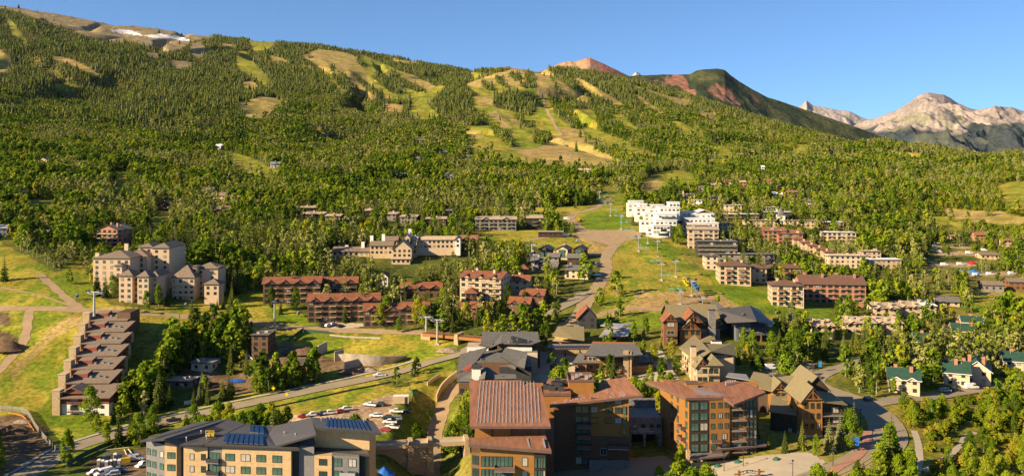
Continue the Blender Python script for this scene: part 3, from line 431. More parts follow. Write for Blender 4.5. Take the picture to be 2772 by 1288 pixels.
def win_mesh(w_, h, st='b', mull=1):
    k = (round(w_, 2), round(h, 2), st, mull)
    if k not in _wc:
        fm, gm = STY[st]; b = MB(); t = .09
        b.box(-w_/2, w_/2, -.12, .02, -h/2, -h/2+t, fm).box(-w_/2, w_/2, -.12, .02, h/2-t, h/2, fm).box(-w_/2, -w_/2+t, -.11, .02, -h/2+t, h/2-t, fm).box(w_/2-t, w_/2, -.11, .02, -h/2+t, h/2-t, fm)
        for q in range(mull):
            x = -w_/2 + w_*(q+1)/(mull+1); b.box(x-.035, x+.035, -.10, .02, -h/2+t, h/2-t, fm)
        b.box(-w_/2+t*.5, w_/2-t*.5, -.05, .01, -h/2+t*.5, h/2-t*.5, gm); _wc[k] = b.mesh('window')
    return _wc[k]
_bc = {}
def balc_mesh(L, d=1.6, m='concrete', rail='dark_trim', solid=False):
    k = (round(L, 1), d, m, rail, solid)
    if k not in _bc:
        b = MB(); b.box(-L/2, L/2, -d, 0, -.22, 0, m)
        if solid: b.box(-L/2, L/2, -d, -d+.1, .003, 1.05, rail).box(-L/2, -L/2+.1, -d+.1, 0, .003, 1.05, rail).box(L/2-.1, L/2, -d+.1, 0, .003, 1.05, rail)
        else:
            b.box(-L/2, L/2, -d, -d+.07, 1.0, 1.08, rail).box(-L/2, L/2, -d+.01, -d+.05, .5, .55, rail)
            n = max(2, int(L / .9))
            for q in range(n + 1): x = -L/2 + .04 + (L - .08) * q / n; b.box(x-.035, x+.035, -d+.01, -d+.06, 0.003, 1.0, rail)
            for s in (-1, 1): b.box(s*L/2-.04*(s+1), s*L/2-.04*(s-1), -d+.08, 0, 1.0, 1.08, rail)
        _bc[k] = b.mesh('balcony')
    return _bc[k]
class Bld:
    def __init__(s, name, label, px=None, py=None, loc=None, rz=0.0, cat='building', group=None, sink=0.0):
        p = Vector(loc) if loc is not None else hit(px, py); s.p = p; s.rz = R(rz) if abs(rz) > 0 else 0.0; s.k = F / p.y
        s.o = empty(name, (p.x, p.y, p.z - sink), s.rz, label, cat, group); s.z0 = p.z - sink
    def L(s, px, Y): return ((px - CX) / F * Y - s.p.x, Y - s.p.y)                # image column + distance -> local plan position (rz = 0)
    def Z(s, py, Y): return CAMZ - (py - HY) * Y / F - s.z0
    def P(s, px, py, Y): return (*s.L(px, Y), s.Z(py, Y))
    def part(s, name, mb, parent=None): return mb.build(name, parent or s.o)
    def block(s, x0, x1, y0, y1, z0, z1, m, name='wall'): return s.part(name, MB().box(x0, x1, y0, y1, z0, z1, m))
    def foot(s, x0, x1, y0, y1): FOOT.append(('b', (s.p.x, s.p.y, s.rz, x0, x1, y0, y1)))
    def clear(s, a, b, c, d, pr=.9): CLEAR.append((a, b, c, d, s.p.y + 1.5, pr))
    def prism(s, pts, z0, z1, m, name='wall', top=None): return s.part(name, MB().prism(pts, z0, z1, m, top))
    def slab(s, pts, t, m, edge=None, name='roof'):
        a = sum(pts[i][0] * pts[(i+1) % len(pts)][1] - pts[(i+1) % len(pts)][0] * pts[i][1] for i in range(len(pts)))
        return s.part(name, MB().slab(pts if a > 0 else pts[::-1], t, m, edge))
    def wins(s, A, B, us, zs, w_, h, st='b', mull=1, name='window'):
        dx, dy = B[0]-A[0], B[1]-A[1]; Ln = math.hypot(dx, dy); dx, dy = dx/Ln, dy/Ln; me = win_mesh(w_, h, st, mull); a = math.atan2(dy, dx)
        for u in us:
            q = u * Ln if u <= 1 else u
            for z in zs: link(name, win_mesh(w_, h, 'c', mull) if random.random() < .16 else me, s.o, (A[0]+dx*q, A[1]+dy*q, z), a)
    def balcs(s, A, B, us, zs, Ln_, d=1.6, m='concrete', rail='dark_trim', solid=False):
        dx, dy = B[0]-A[0], B[1]-A[1]; Ln = math.hypot(dx, dy); dx, dy = dx/Ln, dy/Ln; me = balc_mesh(Ln_, d, m, rail, solid); a = math.atan2(dy, dx)
        for u in us:
            q = u * Ln if u <= 1 else u
            for z in zs: link('balcony', me, s.o, (A[0]+dx*q, A[1]+dy*q, z), a)
    def gable(s, x0, x1, y0, y1, z, rise, ax, over, m, wm, edge='dark_trim', t=.3, truss=False):
        b = MB(); ge = []
        if ax == 'x':
            c = (y0+y1)/2; e = rise*over/((y1-y0)/2)
            b.slab([(x0-over,y0-over,z-e),(x1+over,y0-over,z-e),(x1+over,c,z+rise),(x0-over,c,z+rise)], t, m, edge); b.slab([(x0-over,c,z+rise+.01),(x1+over,c,z+rise+.01),(x1+over,y1+over,z-e),(x0-over,y1+over,z-e)], t, m, edge)
            for x, q in ((x0, 1), (x1-.2, 1)): g = MB(); ge.append(g); g.add([(x,y0,z-.02),(x+.2,y0,z-.02),(x+.2,y1,z-.02),(x,y1,z-.02),(x,c,z+rise-t*1.1),(x+.2,c,z+rise-t*1.1)], [(0,3,2,1),(0,4,3),(1,2,5),(0,1,5,4),(3,4,5,2)], wm)
        else:
            c = (x0+x1)/2; e = rise*over/((x1-x0)/2)
            b.slab([(x0-over,y0-over,z-e),(c,y0-over,z+rise),(c,y1+over,z+rise),(x0-over,y1+over,z-e)], t, m, edge); b.slab([(c,y0-over,z+rise+.01),(x1+over,y0-over,z-e),(x1+over,y1+over,z-e),(c,y1+over,z+rise+.01)], t, m, edge)
            for y in (y0, y1-.2): g = MB(); ge.append(g); g.add([(x0,y,z-.02),(x1,y,z-.02),(x1,y+.2,z-.02),(x0,y+.2,z-.02),(c,y,z+rise-t*1.1),(c,y+.2,z+rise-t*1.1)], [(0,3,2,1),(0,1,4),(2,3,5),(1,2,5,4),(3,0,4,5)], wm)
            if truss:
                h = rise * .55; w2 = (x1-x0)/2*.62; k = MB(); y = y0-over+.3
                k.beam((x0+.2,y,z+.1),(x1-.2,y,z+.1),.3,.3,'timber').beam((c,y,z+.25),(c,y,z+rise-t),.3,.3,'timber').beam((c-w2,y-.02,z+.3),(c,y-.02,z+h*1.2),.22,.22,'timber').beam((c+w2,y-.02,z+.3),(c,y-.02,z+h*1.2),.22,.22,'timber'); s.part('gable_truss', k)
        [s.part('gable_end', g) for g in ge]; return s.part('roof', b)
    def hip(s, x0, x1, y0, y1, z, rise, over, m, edge='dark_trim'):
        x0 -= over; x1 += over; y0 -= over; y1 += over; w_, d = x1-x0, y1-y0; i = min(w_, d)/2; b = MB()
        if w_ > d: r = [(x0+i,(y0+y1)/2,z+rise),(x1-i,(y0+y1)/2,z+rise)]; fs = [(0,1,5,4),(1,2,5),(2,3,4,5),(3,0,4)]
        elif d > w_: r = [((x0+x1)/2,y0+i,z+rise),((x0+x1)/2,y1-i,z+rise)]; fs = [(0,1,4),(1,2,5,4),(2,3,5),(3,0,4,5)]
        else: r = [((x0+x1)/2,(y0+y1)/2,z+rise)]; fs = [(0,1,4),(1,2,4),(2,3,4),(3,0,4)]
        b.add([(x0,y0,z),(x1,y0,z),(x1,y1,z),(x0,y1,z)] + r, fs, m); b.box(x0, x1, y0, y1, z-.28, z-.004, edge); return s.part('roof', b)
    def flat(s, x0, x1, y0, y1, z, over, m, edge='dark_trim', t=.35, par=0):
        b = MB(); b.box(x0-over, x1+over, y0-over, y1+over, z+.01, z+t, edge); b.box(x0-over+.12, x1+over-.12, y0-over+.12, y1+over-.12, z+t-.05, z+t+.03, m); return s.part('roof', b)
    def shed(s, x0, x1, y0, y1, zf, zb, over, m, edge='dark_trim', t=.3):
        e = (zb-zf)/(y1-y0)*over; return s.slab([(x0-over,y0-over,zf-e),(x1+over,y0-over,zf-e),(x1+over,y1+over,zb+e),(x0-over,y1+over,zb+e)], t, m, edge)
    def chim(s, x, y, z0, z1, w_=1.2, d=1.2, m='tan_stucco', cap='dark_trim'):
        o = s.block(x-w_/2, x+w_/2, y-d/2, y+d/2, z0, z1, m, 'chimney'); MB().box(x-w_/2-.12, x+w_/2+.12, y-d/2-.12, y+d/2+.12, z1+.004, z1+.2, cap).build('chimney_cap', o); return o
    def vents(s, spots, name='roof_vent', m='steel'):
        for x, y, z in spots: s.part(name, MB().tube((x,y,z-.3),(x,y,z+.7),.16,.16,m,7).tube((x,y,z+.7),(x,y,z+.85),.26,.2,m,7))
def lodge(label, px, py, wpx, d, st, rz=0, roof='gx', wm='tan_stucco', rm='taupe_roof', name='lodge', group=None, rise=2.6, balc=0, chim=0, over=.8, nwin=None, sh=3.0, win='b', edge='dark_trim', clr=.9, low=.35, cm=None, gab=0, base=None, bm='concrete', br='dark_trim', solid=False, ww=1.5):
    """one parametric building: walls, windows on its three visible sides, balconies, roof, chimneys, small front gables"""
    b = Bld(name, label, px, py, rz=rz, group=group); W = wpx / b.k / max(.5, math.cos(R(rz))); h = st * sh; x0, x1 = -W/2, W/2
    dz = min(g1(b.p.x + a * math.cos(b.rz) - c * math.sin(b.rz), b.p.y + a * math.sin(b.rz) + c * math.cos(b.rz)) - b.p.z for a in (x0, x1) for c in (0, d)); z0 = min(0, dz) - 1.0
    b.block(x0, x1, 0, d, z0, h, wm)
    if base: b.block(x0-.06, x1+.06, -.06, d+.06, z0-.1, sh, base, 'stone_base')
    n = nwin or max(2, int(W / 3.6)); zs = [sh * (k + .55) for k in range(st)]; nb = 0
    us = [(k + .5) / n for k in range(n)]; bal = [u for k, u in enumerate(us) if balc and k % 2 == (0 if balc == 1 else 1)] if balc < 3 else us
    ws = us; lim = 96 // max(1, st); ws = us[:lim]
    b.wins((x0, 0), (x1, 0), ws, zs, ww if not balc else min(2.2, W/n*.62), 1.5 if not balc else 1.9, win)
    m = max(1, int(d / 4.5)); b.wins((x0, d), (x0, 0), [(k + .5) / m for k in range(m)], zs, 1.4, 1.5, win); b.wins((x1, 0), (x1, d), [(k + .5) / m for k in range(m)], zs, 1.4, 1.5, win)
    if balc: b.balcs((x0, 0), (x1, 0), bal, [sh * k + .05 for k in range(1, st)] if st > 1 else [], W / n * (.95 if balc < 3 else .86), 1.5, bm, br, solid)
    if roof == 'gx': b.gable(x0, x1, 0, d, h, rise, 'x', over, rm, wm, edge)
    elif roof == 'gy': b.gable(x0, x1, 0, d, h, rise, 'y', over, rm, wm, edge)
    elif roof == 'hip': b.hip(x0, x1, 0, d, h + .3, rise, over, rm, edge)
    elif roof == 'shed': b.slab([(x0-over,-over,h+.1),(x1+over,-over,h+.1),(x1+over,d+over,h+rise),(x0-over,d+over,h+rise)], .3, rm, edge); b.part('wall', MB().prism([(x0+.01,.01),(x1-.01,.01),(x1-.01,d-.01),(x0+.01,d-.01)], h-.05, [h-.02,h-.02,h+rise-.35,h+rise-.35], wm))
    else: b.flat(x0, x1, 0, d, h, over, rm, edge)
    if roof == 'flat' or (roof == 'shed' and W > 14):
        for k in range(max(2, int(W / 7))):
            ux, uy, us_ = random.uniform(x0+1.5, x1-1.5), random.uniform(1.5, d-1.5), random.uniform(.5, 1.3); b.part('roof_unit', MB().box(ux-us_, ux+us_, uy-us_*.7, uy+us_*.7, h - .2, h + random.uniform(.9, 1.7) + (rise * uy / d if roof == 'shed' else 0), random.choice(['galvanized', 'grey_wall', 'tan_stucco'])))
    elif d > 9:
        b.vents([(random.uniform(x0+1, x1-1), d * .38, h + (rise * .7 if roof != 'hip' else rise * .6)) for k in range(max(1, int(W / 9)))])
    for k in range(gab):
        c = x0 + W * (k + .5) / gab; gw = min(W / gab * .32, 3.4); q = Bld.gable(b, c-gw, c+gw, -.9, d*.42, h - .2, gw * .62, 'y', .45, rm, wm, edge)
    for k in range(chim): b.chim(x0 + W * (k + .5) / chim, d * (.35 if k % 2 else .6), h, h + rise + 1.3, 1.3, 1.1, cm or wm)
    b.foot(x0, x1, -1, d); tp = h + rise; c, s_ = math.cos(b.rz), math.sin(b.rz); cs = [proj(b.p.x + a*c - e*s_, b.p.y + a*s_ + e*c, 0)[0] for a in (x0, x1) for e in (0, d)]
    pt = HY + F * (CAMZ - b.z0 - tp) / (b.p.y + d/2); b.clear(min(cs), max(cs), pt, py - (py - pt) * max(low, .38), min(clr, .86)); return b
def copy_tree(o, loc=None, rz=None, label=None, parent=None, colors=None):
    """a thing with its parts and their sub-parts"""
    c = o.copy(); COL.objects.link(c); c.parent = parent
    if loc is not None: c.location = loc
    if rz is not None: c.rotation_euler = (0, 0, rz)
    if label: c['label'] = label
    for ch in list(o.children): copy_tree(ch, None, None, None, c, colors)
    return c
# ------------------------------------------------------------------ roads and paths laid on the terrain
def spline(P, step=2.0):
    P = [np.array(p, float) for p in P]; P = [2*P[0]-P[1]] + P + [2*P[-1]-P[-2]]; out = []
    for i in range(1, len(P) - 2):
        a, b_, c, d = P[i-1], P[i], P[i+1], P[i+2]; n = max(2, int(np.linalg.norm(c - b_) / step))
        for k in range(n):
            t = k / n; out.append(.5 * (2*b_ + (c-a)*t + (2*a-5*b_+4*c-d)*t*t + (3*b_-a-3*c+d)*t**3))
    out.append(P[-2]); return np.array(out)
def strip(name, pix, width, m, off=.12, kind='structure', across=7, jit=0, side=0.0, foot=True, step=2.0):
    W_ = [hit(a, b) for a, b in pix]; S = spline([(p.x, p.y) for p in W_], step); T = np.gradient(S, axis=0); T /= np.linalg.norm(T, axis=1)[:, None] + 1e-9; N_ = np.stack([T[:, 1], -T[:, 0]], 1)
    wv = width if np.ndim(width) == 0 else np.interp(np.linspace(0, 1, len(S)), np.linspace(0, 1, len(width)), width); b = MB(); V = []
    for k in range(across):
        f = k / (across - 1) - .5; o = np.asarray(f * wv + side)[..., None]; e = 0
        if jit and k in (0, across - 1): e = (fbm(S[:, 0] / 5, S[:, 1] / 5, 81 + k, 3) - .5)[:, None] * jit
        V.append(S + N_ * (o + e))
    V = np.array(V); Z = gz(V[..., 0], V[..., 1]); Zc = Z * .35 + Z.mean(0)[None] * .65 if not jit else Z
    n = len(S); vs = [(V[k, i, 0], V[k, i, 1], (Zc if k not in (0, across - 1) or jit else Zc)[k, i] + off) for k in range(across) for i in range(n)]
    fs = [(k*n+i, (k+1)*n+i, (k+1)*n+i+1, k*n+i+1) for k in range(across - 1) for i in range(n - 1)]
    b.add(vs, [f[::-1] for f in fs], m); b.smooth = True; o = b.build(name)
    if kind: o['kind'] = kind
    if foot: FOOT.append(('line', ([tuple(s) for s in S[::4]] + [tuple(S[-1])], (width if np.ndim(width) == 0 else max(width)) / 2 + 2.0)))
    return o, S
def patch(name, pix, m, off=.1, cell=.8, kind='structure'):
    Q = np.array([(p.x, p.y) for p in (hit(a, b) for a, b in pix)]); x = np.arange(Q[:,0].min(), Q[:,0].max() + cell, cell); y = np.arange(Q[:,1].min(), Q[:,1].max() + cell, cell)
    gx, gy = np.meshgrid(x, y); ins = np.zeros(gx.shape, bool); n = len(Q)
    for i in range(n):
        (ax, ay), (bx, by) = Q[i], Q[(i+1) % n]
        if ay != by: ins ^= ((ay > gy) != (by > gy)) & (gx < (bx - ax) * (gy - ay) / (by - ay) + ax)
    Z = gz(gx, gy) + off; id_ = -np.ones(gx.shape, int); c = ins[:-1,:-1] & ins[1:,:-1] & ins[:-1,1:] & ins[1:,1:]; use = np.zeros(gx.shape, bool); use[:-1,:-1] |= c; use[1:,:-1] |= c; use[:-1,1:] |= c; use[1:,1:] |= c
    id_[use] = np.arange(use.sum()); vs = np.stack([gx[use], gy[use], Z[use]], -1).tolist(); jj, ii = np.where(c)
    fs = [(int(id_[j,i]), int(id_[j,i+1]), int(id_[j+1,i+1]), int(id_[j+1,i])) for j, i in zip(jj, ii)]
    b = MB(); b.add(vs, fs, m); b.smooth = True; o = b.build(name); o['kind'] = kind
    FOOT.append(('line', ([tuple(q) for q in Q] + [tuple(Q[0])], 2.0))); return o
# ------------------------------------------------------------------ roads, plaza, paths
MAIN = [(-60,1345),(20,1312),(110,1262),(180,1218),(290,1182),(400,1152),(520,1124),(640,1098),(760,1073),(900,1044),(1000,1023),(1080,1004),(1150,982),(1235,958),(1300,930),(1365,900),(1430,869),(1500,838),(1550,814),(1585,790)]
road_o, road_S = strip('road', MAIN, 9.0, 'asphalt', .16)
strip('sidewalk', MAIN[1:13], 1.8, 'concrete', .24, side=-6.0, across=3, foot=False)
strip('road', [(2110,1345),(2200,1306),(2290,1272),(2360,1232),(2400,1190),(2398,1150),(2370,1115),(2335,1092),(2290,1072),(2225,1048),(2205,1030),(2235,1008),(2290,992),(2345,975)], [13,13,13,13,12,11,9,8,8,8], 'asphalt', .16)
strip('road', [(2335,1100),(2400,1086),(2480,1078),(2560,1068),(2650,1053),(2720,1046)], 7.5, 'asphalt', .17)
strip('road', [(2490,960),(2540,915),(2610,875),(2690,846),(2745,826),(2738,808),(2690,797),(2640,788)], 7, 'asphalt', .16)
strip('road_line', [(2240,1300),(2310,1268),(2365,1232),(2392,1192),(2388,1152)], .3, 'line_yellow', .30, across=2, foot=False)
strip('road_line', [(2255,1302),(2325,1270),(2380,1232),(2402,1192),(2398,1152)], .3, 'line_yellow', .30, across=2, foot=False)
strip('path', [(-60,833),(0,835),(120,835),(230,840),(330,845),(480,855),(620,866),(690,875),(800,886),(950,894),(1050,898),(1140,900),(1160,901)], 6.5, 'dirt_road', .10, jit=2.2)
strip('path', [(105,742),(150,780),(190,815),(228,840)], 4.5, 'dirt_road', .12, jit=2); strip('path', [(80,838),(73,880),(62,930),(34,965),(-10,1010),(-60,1050)], 4.5, 'dirt_road', .12, jit=2)
strip('path', [(0,778),(100,797),(180,824),(225,842)], 1.6, 'dirt_road', .11, jit=1, across=5); strip('path', [(320,858),(305,880),(290,900)], 1.6, 'dirt_road', .11, jit=1, across=5)
strip('path', [(1165,1290),(1175,1210),(1182,1150),(1205,1090),(1240,1040)], 6, 'dirt_road', .12, jit=2)
strip('path', [(1520,885),(1560,862),(1590,815),(1625,765),(1642,725),(1640,695),(1662,665),(1682,645)], [8,8,8,8,8,9,10], 'dirt_road', .12, jit=2.5)
strip('path', [(1650,640),(1600,636),(1577,622),(1553,605),(1545,590),(1560,577),(1605,566),(1645,541),(1662,530)], [10,9,8,8,8,8,7,6,4], 'dirt_road', .12, jit=2.5)
strip('path', [(1430,650),(1500,640),(1560,632)], 6, 'dirt_road', .12, jit=2); strip('path', [(1460,690),(1560,690),(1640,690)], 5, 'dirt_road', .13, jit=2)
strip('path', [(1585,868),(1640,848),(1700,834),(1790,838),(1880,812),(1960,806)], 5, 'dirt_road', .12, jit=2)
patch('dirt_yard', [(1560,626),(1600,623),(1720,622),(1738,632),(1735,645),(1690,654),(1668,672),(1640,662),(1600,652),(1560,640)], 'dirt_road', .10)
patch('plaza', [(1850,1320),(1870,1268),(1960,1248),(2100,1228),(2190,1222),(2240,1248),(2215,1290),(2150,1330)], 'paving', .12)
strip('sidewalk', [(2225,1298),(2275,1262),(2320,1236),(2345,1200),(2348,1165)], 3.0, 'brick_paving', .26, across=3, foot=False)
strip('path', [(2480,1288),(2490,1240),(2485,1200),(2475,1165)], 2.2, 'paving', .12, jit=.5); strip('path', [(2500,1275),(2560,1240),(2600,1205),(2615,1180),(2640,1170)], 2.2, 'paving', .12, jit=.5)
patch('plaza', [(1380,1030),(1400,960),(1440,945),(1560,965),(1700,1020),(1830,1030),(1830,1050),(1600,1050)], 'paving', .12)
strip('path', [(1385,402),(1420,402),(1480,406),(1560,418),(1640,431),(1692,445)], 9, 'dirt_road', .5, jit=4, step=8); strip('path', [(1449,186),(1455,228),(1472,262),(1482,300),(1500,335),(1525,368)], 8, 'dirt_road', .5, jit=4, step=8, foot=False); strip('path', [(1340,300),(1362,330),(1385,348)], 9, 'dirt_road', .5, jit=4, step=8, foot=False)
patch('driveway', [(1480,1310),(1500,1266),(1700,1238),(1800,1232),(1852,1262),(1850,1320)], 'asphalt', .12)
patch('plaza', [(1700,1018),(1735,950),(1790,945),(1830,1000),(1850,1052),(1780,1055)], 'paving', .11)
patch('car_park', [(870,880),(905,872),(985,874),(990,884),(900,892)], 'paving', .13); patch('car_park', [(2060,1000),(2120,975),(2210,985),(2200,1015),(2100,1025)], 'asphalt', .13)
# ------------------------------------------------------------------ tan apartment block with solar roofs, bottom left
def wx(px, Y): return (px - CX) / F * Y
b = Bld('apartment_building', 'tan panelled apartment block with dark metal roofs and blue solar panels at the bottom left', loc=(wx(700,242), 242, 0)); L, P, Z = b.L, b.P, b.Z
def pz(b, px, py, z): Y = F * (CAMZ - z) / (py - HY); return (wx(px, Y) - b.p.x, Y - b.p.y, z - b.z0)
q = lambda px, py, z: pz(b, px, py, z)
b.prism([L(396,241), L(446,237.4), L(470,243), L(540,253.5)], -6, 24.6, 'grey_panel'); b.prism([L(446,237.4), L(478,237), L(612,251.5), L(541,253.4), L(470.5,243)], -6, [25.3,24.6,24.6,25.3,25.6], 'tan_panel')
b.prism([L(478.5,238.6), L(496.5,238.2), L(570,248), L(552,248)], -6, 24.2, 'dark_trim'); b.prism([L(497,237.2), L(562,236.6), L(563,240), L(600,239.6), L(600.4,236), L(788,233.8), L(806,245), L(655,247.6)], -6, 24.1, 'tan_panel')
b.part('balcony_bay', MB().prism([L(562.4,237), L(599.6,236.2), L(599.8,239.4), L(563,239.8)], -6, 24.0, 'grey_panel'))
b.prism([L(788.6,236), L(809,236), L(812,246), L(807,246)], -6, 25.2, 'charcoal_wall'); b.prism([L(809.5,235.6), L(850,234.9), L(856,246.5), L(812.4,246.5)], -6, 24.8, 'grey_panel')
b.prism([L(850.5,234.8), L(898,234.2), L(900,240), L(852,240)], -6, 22.6, 'tan_panel'); b.prism([L(898.5,234.6), L(972,233.6), L(975,239.8), L(900.5,240)], -6, 22.6, 'grey_panel'); b.part('balcony_bay', MB().prism([L(973,235.6), L(988,235.4), L(990,239.9), L(975.5,239.9)], -6, 22.4, 'charcoal_wall'))
b.prism([L(850.6,240.3), L(1000,238), L(1017,243), L(862,246.4)], -6, 28.4, 'tan_panel')
sl1 = b.slab([q(380,1191,25.6), q(445,1187,27.2), q(618,1133,27.2), q(524,1144,25.6)], .5, 'dark_seam_roof', 'dark_trim')
b.slab([q(445.2,1187,27.22), q(485,1204,25.2), q(549,1203,25.2), q(664,1147,26.4), q(618.2,1133,27.22)], .5, 'dark_seam_roof', 'dark_trim')
mid = b.slab([q(549.5,1203,25.16), q(811,1215,24.7), q(790,1190,25.0), q(746,1206,25.0), q(726,1172,25.2), q(741,1153,25.8), q(664.5,1147,26.3)], .5, 'dark_seam_roof', 'dark_trim')
b.slab([q(746.5,1206,25.04), q(856,1175,29.0), q(842.5,1129,29.0), q(741.5,1152,25.84), q(726.5,1172,25.24)], .5, 'dark_seam_roof', 'dark_trim')
tow = b.slab([q(842,1128.5,29.6), q(857,1157,29.4), q(1033,1171,29.0), q(1010,1138,29.2)], .7, 'dark_seam_roof', 'dark_trim')
b.slab([q(846,1216,22.9), q(1000,1229,22.9), q(989,1200,23.2), q(850,1192,23.2)], .6, 'dark_seam_roof', 'dark_trim')
def panels(b, par, a, c, e, g, n, m, name='solar_panel', lift=.35, gap=.22):
    """n panels in the quad a-c (front edge) / g-e (back edge)"""
    a, c, e, g = map(Vector, (a, c, e, g))
    for k in range(n):
        t0, t1 = k/n, (k+1-gap)/n; pts = [a.lerp(c,t0), a.lerp(c,t1), g.lerp(e,t1), g.lerp(e,t0)]; up = Vector((0,0,lift)); MB().slab([tuple(v+up) for v in pts], .06, m, 'steel').build(name, par)
panels(b, mid, q(603,1200,25.35), q(716,1206,25.2), q(716,1178,25.5), q(614,1174,25.7), 8, 'solar'); panels(b, mid, q(676,1171,25.6), q(717,1176,25.5), q(716,1154,25.85), q(678,1152,26), 3, 'solar')
panels(b, sl1, q(404,1190,26.1), q(574,1141,26.3), q(588,1137,26.7), q(424,1186,26.5), 22, 'solar'); panels(b, tow, q(882,1158,29.2), q(1006,1166.5,29.0), q(990,1139,29.2), q(884,1131,29.4), 11, 'solar', gap=.35)
hh = [Z(1232,236), Z(1264,236), Z(1296,236)]
rows5 = [21.8 - 3.25*k for k in range(6)]
A, B_ = L(600.4,236), L(788,233.8); b.wins(A, B_, [.12+.0, .345, .57, .80], rows5, 2.6, 1.9, 'g', 1); b.wins(L(497,237.2), L(562,236.6), [.35, .82], [r - .3 for r in rows5], 1.2, 1.7, 'b', 0)
b.wins(L(446,237.4), L(478,237), [.55], rows5, 2.2, 1.7, 'g', 1); b.wins(L(396,241), L(446,237.4), [.15, .45, .85], rows5, 1.5, 1.7, 'g', 0); b.wins(L(562.4,237), L(599.6,236.2), [.5], rows5, 3.2, 2.0, 'g', 2)
b.balcs(L(562.4,236.9), L(599.6,236.1), [.5], [20.4 - 3.25*k for k in range(5)], 3.6, 1.3, 'grey_panel', 'dark_trim', True); b.wins(L(850.5,234.8), L(898,234.2), [.5], [r - .9 for r in rows5], 2.2, 1.7, 'b', 1)
b.wins(L(898.5,234.6), L(972,233.6), [.22, .75], [r - .9 for r in rows5], 2.2, 2.1, 'g', 1); b.balcs(L(898.5,234.5), L(972,233.5), [.62], [17.6, 14.3, 11.1], 4.2, 1.3, 'grey_panel', 'pale_metal', True)
b.wins(L(809.5,235.6), L(850,234.9), [.5], [14, 10.8, 7.5], 1.2, 1.6, 'd', 0)
b.vents([q(560,1185,26.0), q(505,1190,26), q(545,1172,26.4), q(770,1175,26.4), q(800,1180,27), q(893,1134,29.6), q(870,1137,29.6), q(985,1141,29.4)])
t = MB(); c = q(556,1178,26.2); 
for dx in (0, 1.1, 2.2): t.box(c[0]+dx, c[0]+dx+.12, c[1], c[1]+.12, c[2]-.3, c[2]+1.2, 'line_yellow')
t.box(c[0], c[0]+2.4, c[1]-.01, c[1]+.13, c[2]+1.2, c[2]+1.35, 'line_yellow').box(c[0], c[0]+2.4, c[1]-.01, c[1]+.13, c[2]+.55, c[2]+.7, 'line_yellow').box(c[0]+.2, c[0]+2.2, c[1]+.13, c[1]+1.6, c[2]-.2, c[2]+.4, 'line_yellow'); tag(t.build('roof_anchor'), None, None).parent = b.o
b.foot(-36, 36, -9, 14)

# ------------------------------------------------------------------ the large hotel with the rust-brown roofs
b = Bld('hotel_building', 'large orange and brown hotel with wide rust-brown sloping roofs in the foreground centre', loc=(wx(1480,262), 262, 0)); L, P, Z = b.L, b.P, b.Z; q = lambda px, py, z: pz(b, px, py, z)
x0, x1 = wx(1286,245) - b.p.x, wx(1474,245) - b.p.x
b.prism([(x0,-18.5), (x1,-18.5), (x1+.6,11), (x0-.8,11)], -8, [27.3,27.3,32.3,32.3], 'orange_boards')
b.part('band', MB().box(x0+10.2, x1+.15, -18.72, -18.5, 24.2, 26.8, 'brown_boards'))
for t_ in (10, 4.6, 17.6): b.part('trim', MB().box(x0+t_, x0+t_+.2, -18.8, -18.5, 24, 27, 'dark_trim'))
big = b.slab([(wx(1271.5,240.5)-b.p.x, 240.5-262, 28.6), (wx(1491,240.5)-b.p.x, 240.5-262, 28.6), (wx(1463.5,270)-b.p.x, 270-262, 32.5), (wx(1418,270.2)-b.p.x, 270.2-262, 32.6), (wx(1412,273)-b.p.x, 273-262, 33.1), (wx(1270,273)-b.p.x, 273-262, 33.1)], .7, 'rust_roof', 'rust_fascia')
for i in range(18):                                  # rows of snow guards up the slope: notched rails
    fx = .07 + i*.0455; xx = -11.2 + 21.9*fx*1.02; y1_ = 271.5; 
    while xx > wx(1480 - (y1_-240.5)*.75, y1_) - .6: y1_ -= .5
    if y1_ < 246: continue
    g = MB(); n = int((y1_ - 242.5) / .42); vs = []
    for j in range(n + 1):
        yy = 242.5 + j*.42; zz = 28.62 + (yy-240.5)*.1385; h_ = .26 if j % 2 and random.random() < .85 else .06; vs += [(xx-b.p.x-.11, yy-262, zz+h_), (xx-b.p.x+.11, yy-262, zz+h_)]
    g.add(vs, [(2*j, 2*j+1, 2*j+3, 2*j+2) for j in range(n)], 'pale_metal'); g.build('snow_rail', big)
b.prism([L(1276,235.5), L(1299,234.6), L(1298,239), L(1276,241)], -8, 23.2, 'brown_boards'); b.prism([L(1299.5,234), L(1478,233.2), L(1478,243.2), L(1299.5,243.2)], -8, 24.6, 'orange_boards')
low = b.slab([q(1268,1201,26.4), q(1493,1219,24.8), q(1477,1178,25.9), q(1269,1183,25.6)], .8, 'rust_roof', 'rust_fascia')
for px in (1375, 1431, 1473): MB().beam(q(px-3,1186,26.0), q(px+3,1210,25.3), .35, .3, 'pale_metal').build('roof_rail', low)
rr = [21.3, 17.9, 14.5]
b.wins(L(1299.5,234), L(1478,233.2), [.045, .105, .165, .222], rr, .95, 2.7, 'g', 0); b.wins(L(1299.5,234), L(1478,233.2), [.37], rr, 4.2, 2.7, 'g', 3); b.wins(L(1299.5,234), L(1478,233.2), [.68], rr, 1.5, 2.3, 'g', 0)
b.part('glass_corner', MB().box(L(1446,233)[0], L(1477,233)[0], -29.2, -28.75, -8, 23.6, 'bronze_frame')); b.wins((L(1446,233)[0], -29.2), (L(1477,233)[0], -29.2), [.12, .42, .62, .86], rr, .7, 2.8, 'g', 0)
b.balcs(L(1299.5,234), L(1478,233.2), [.38], [19.4, 16.0, 12.6], 5.4, 2.2, 'grey_wall', 'rust_fascia', True); b.wins(L(1276,235.5), L(1299,234.6), [.5], rr, 1.8, 2.4, 'b', 1)
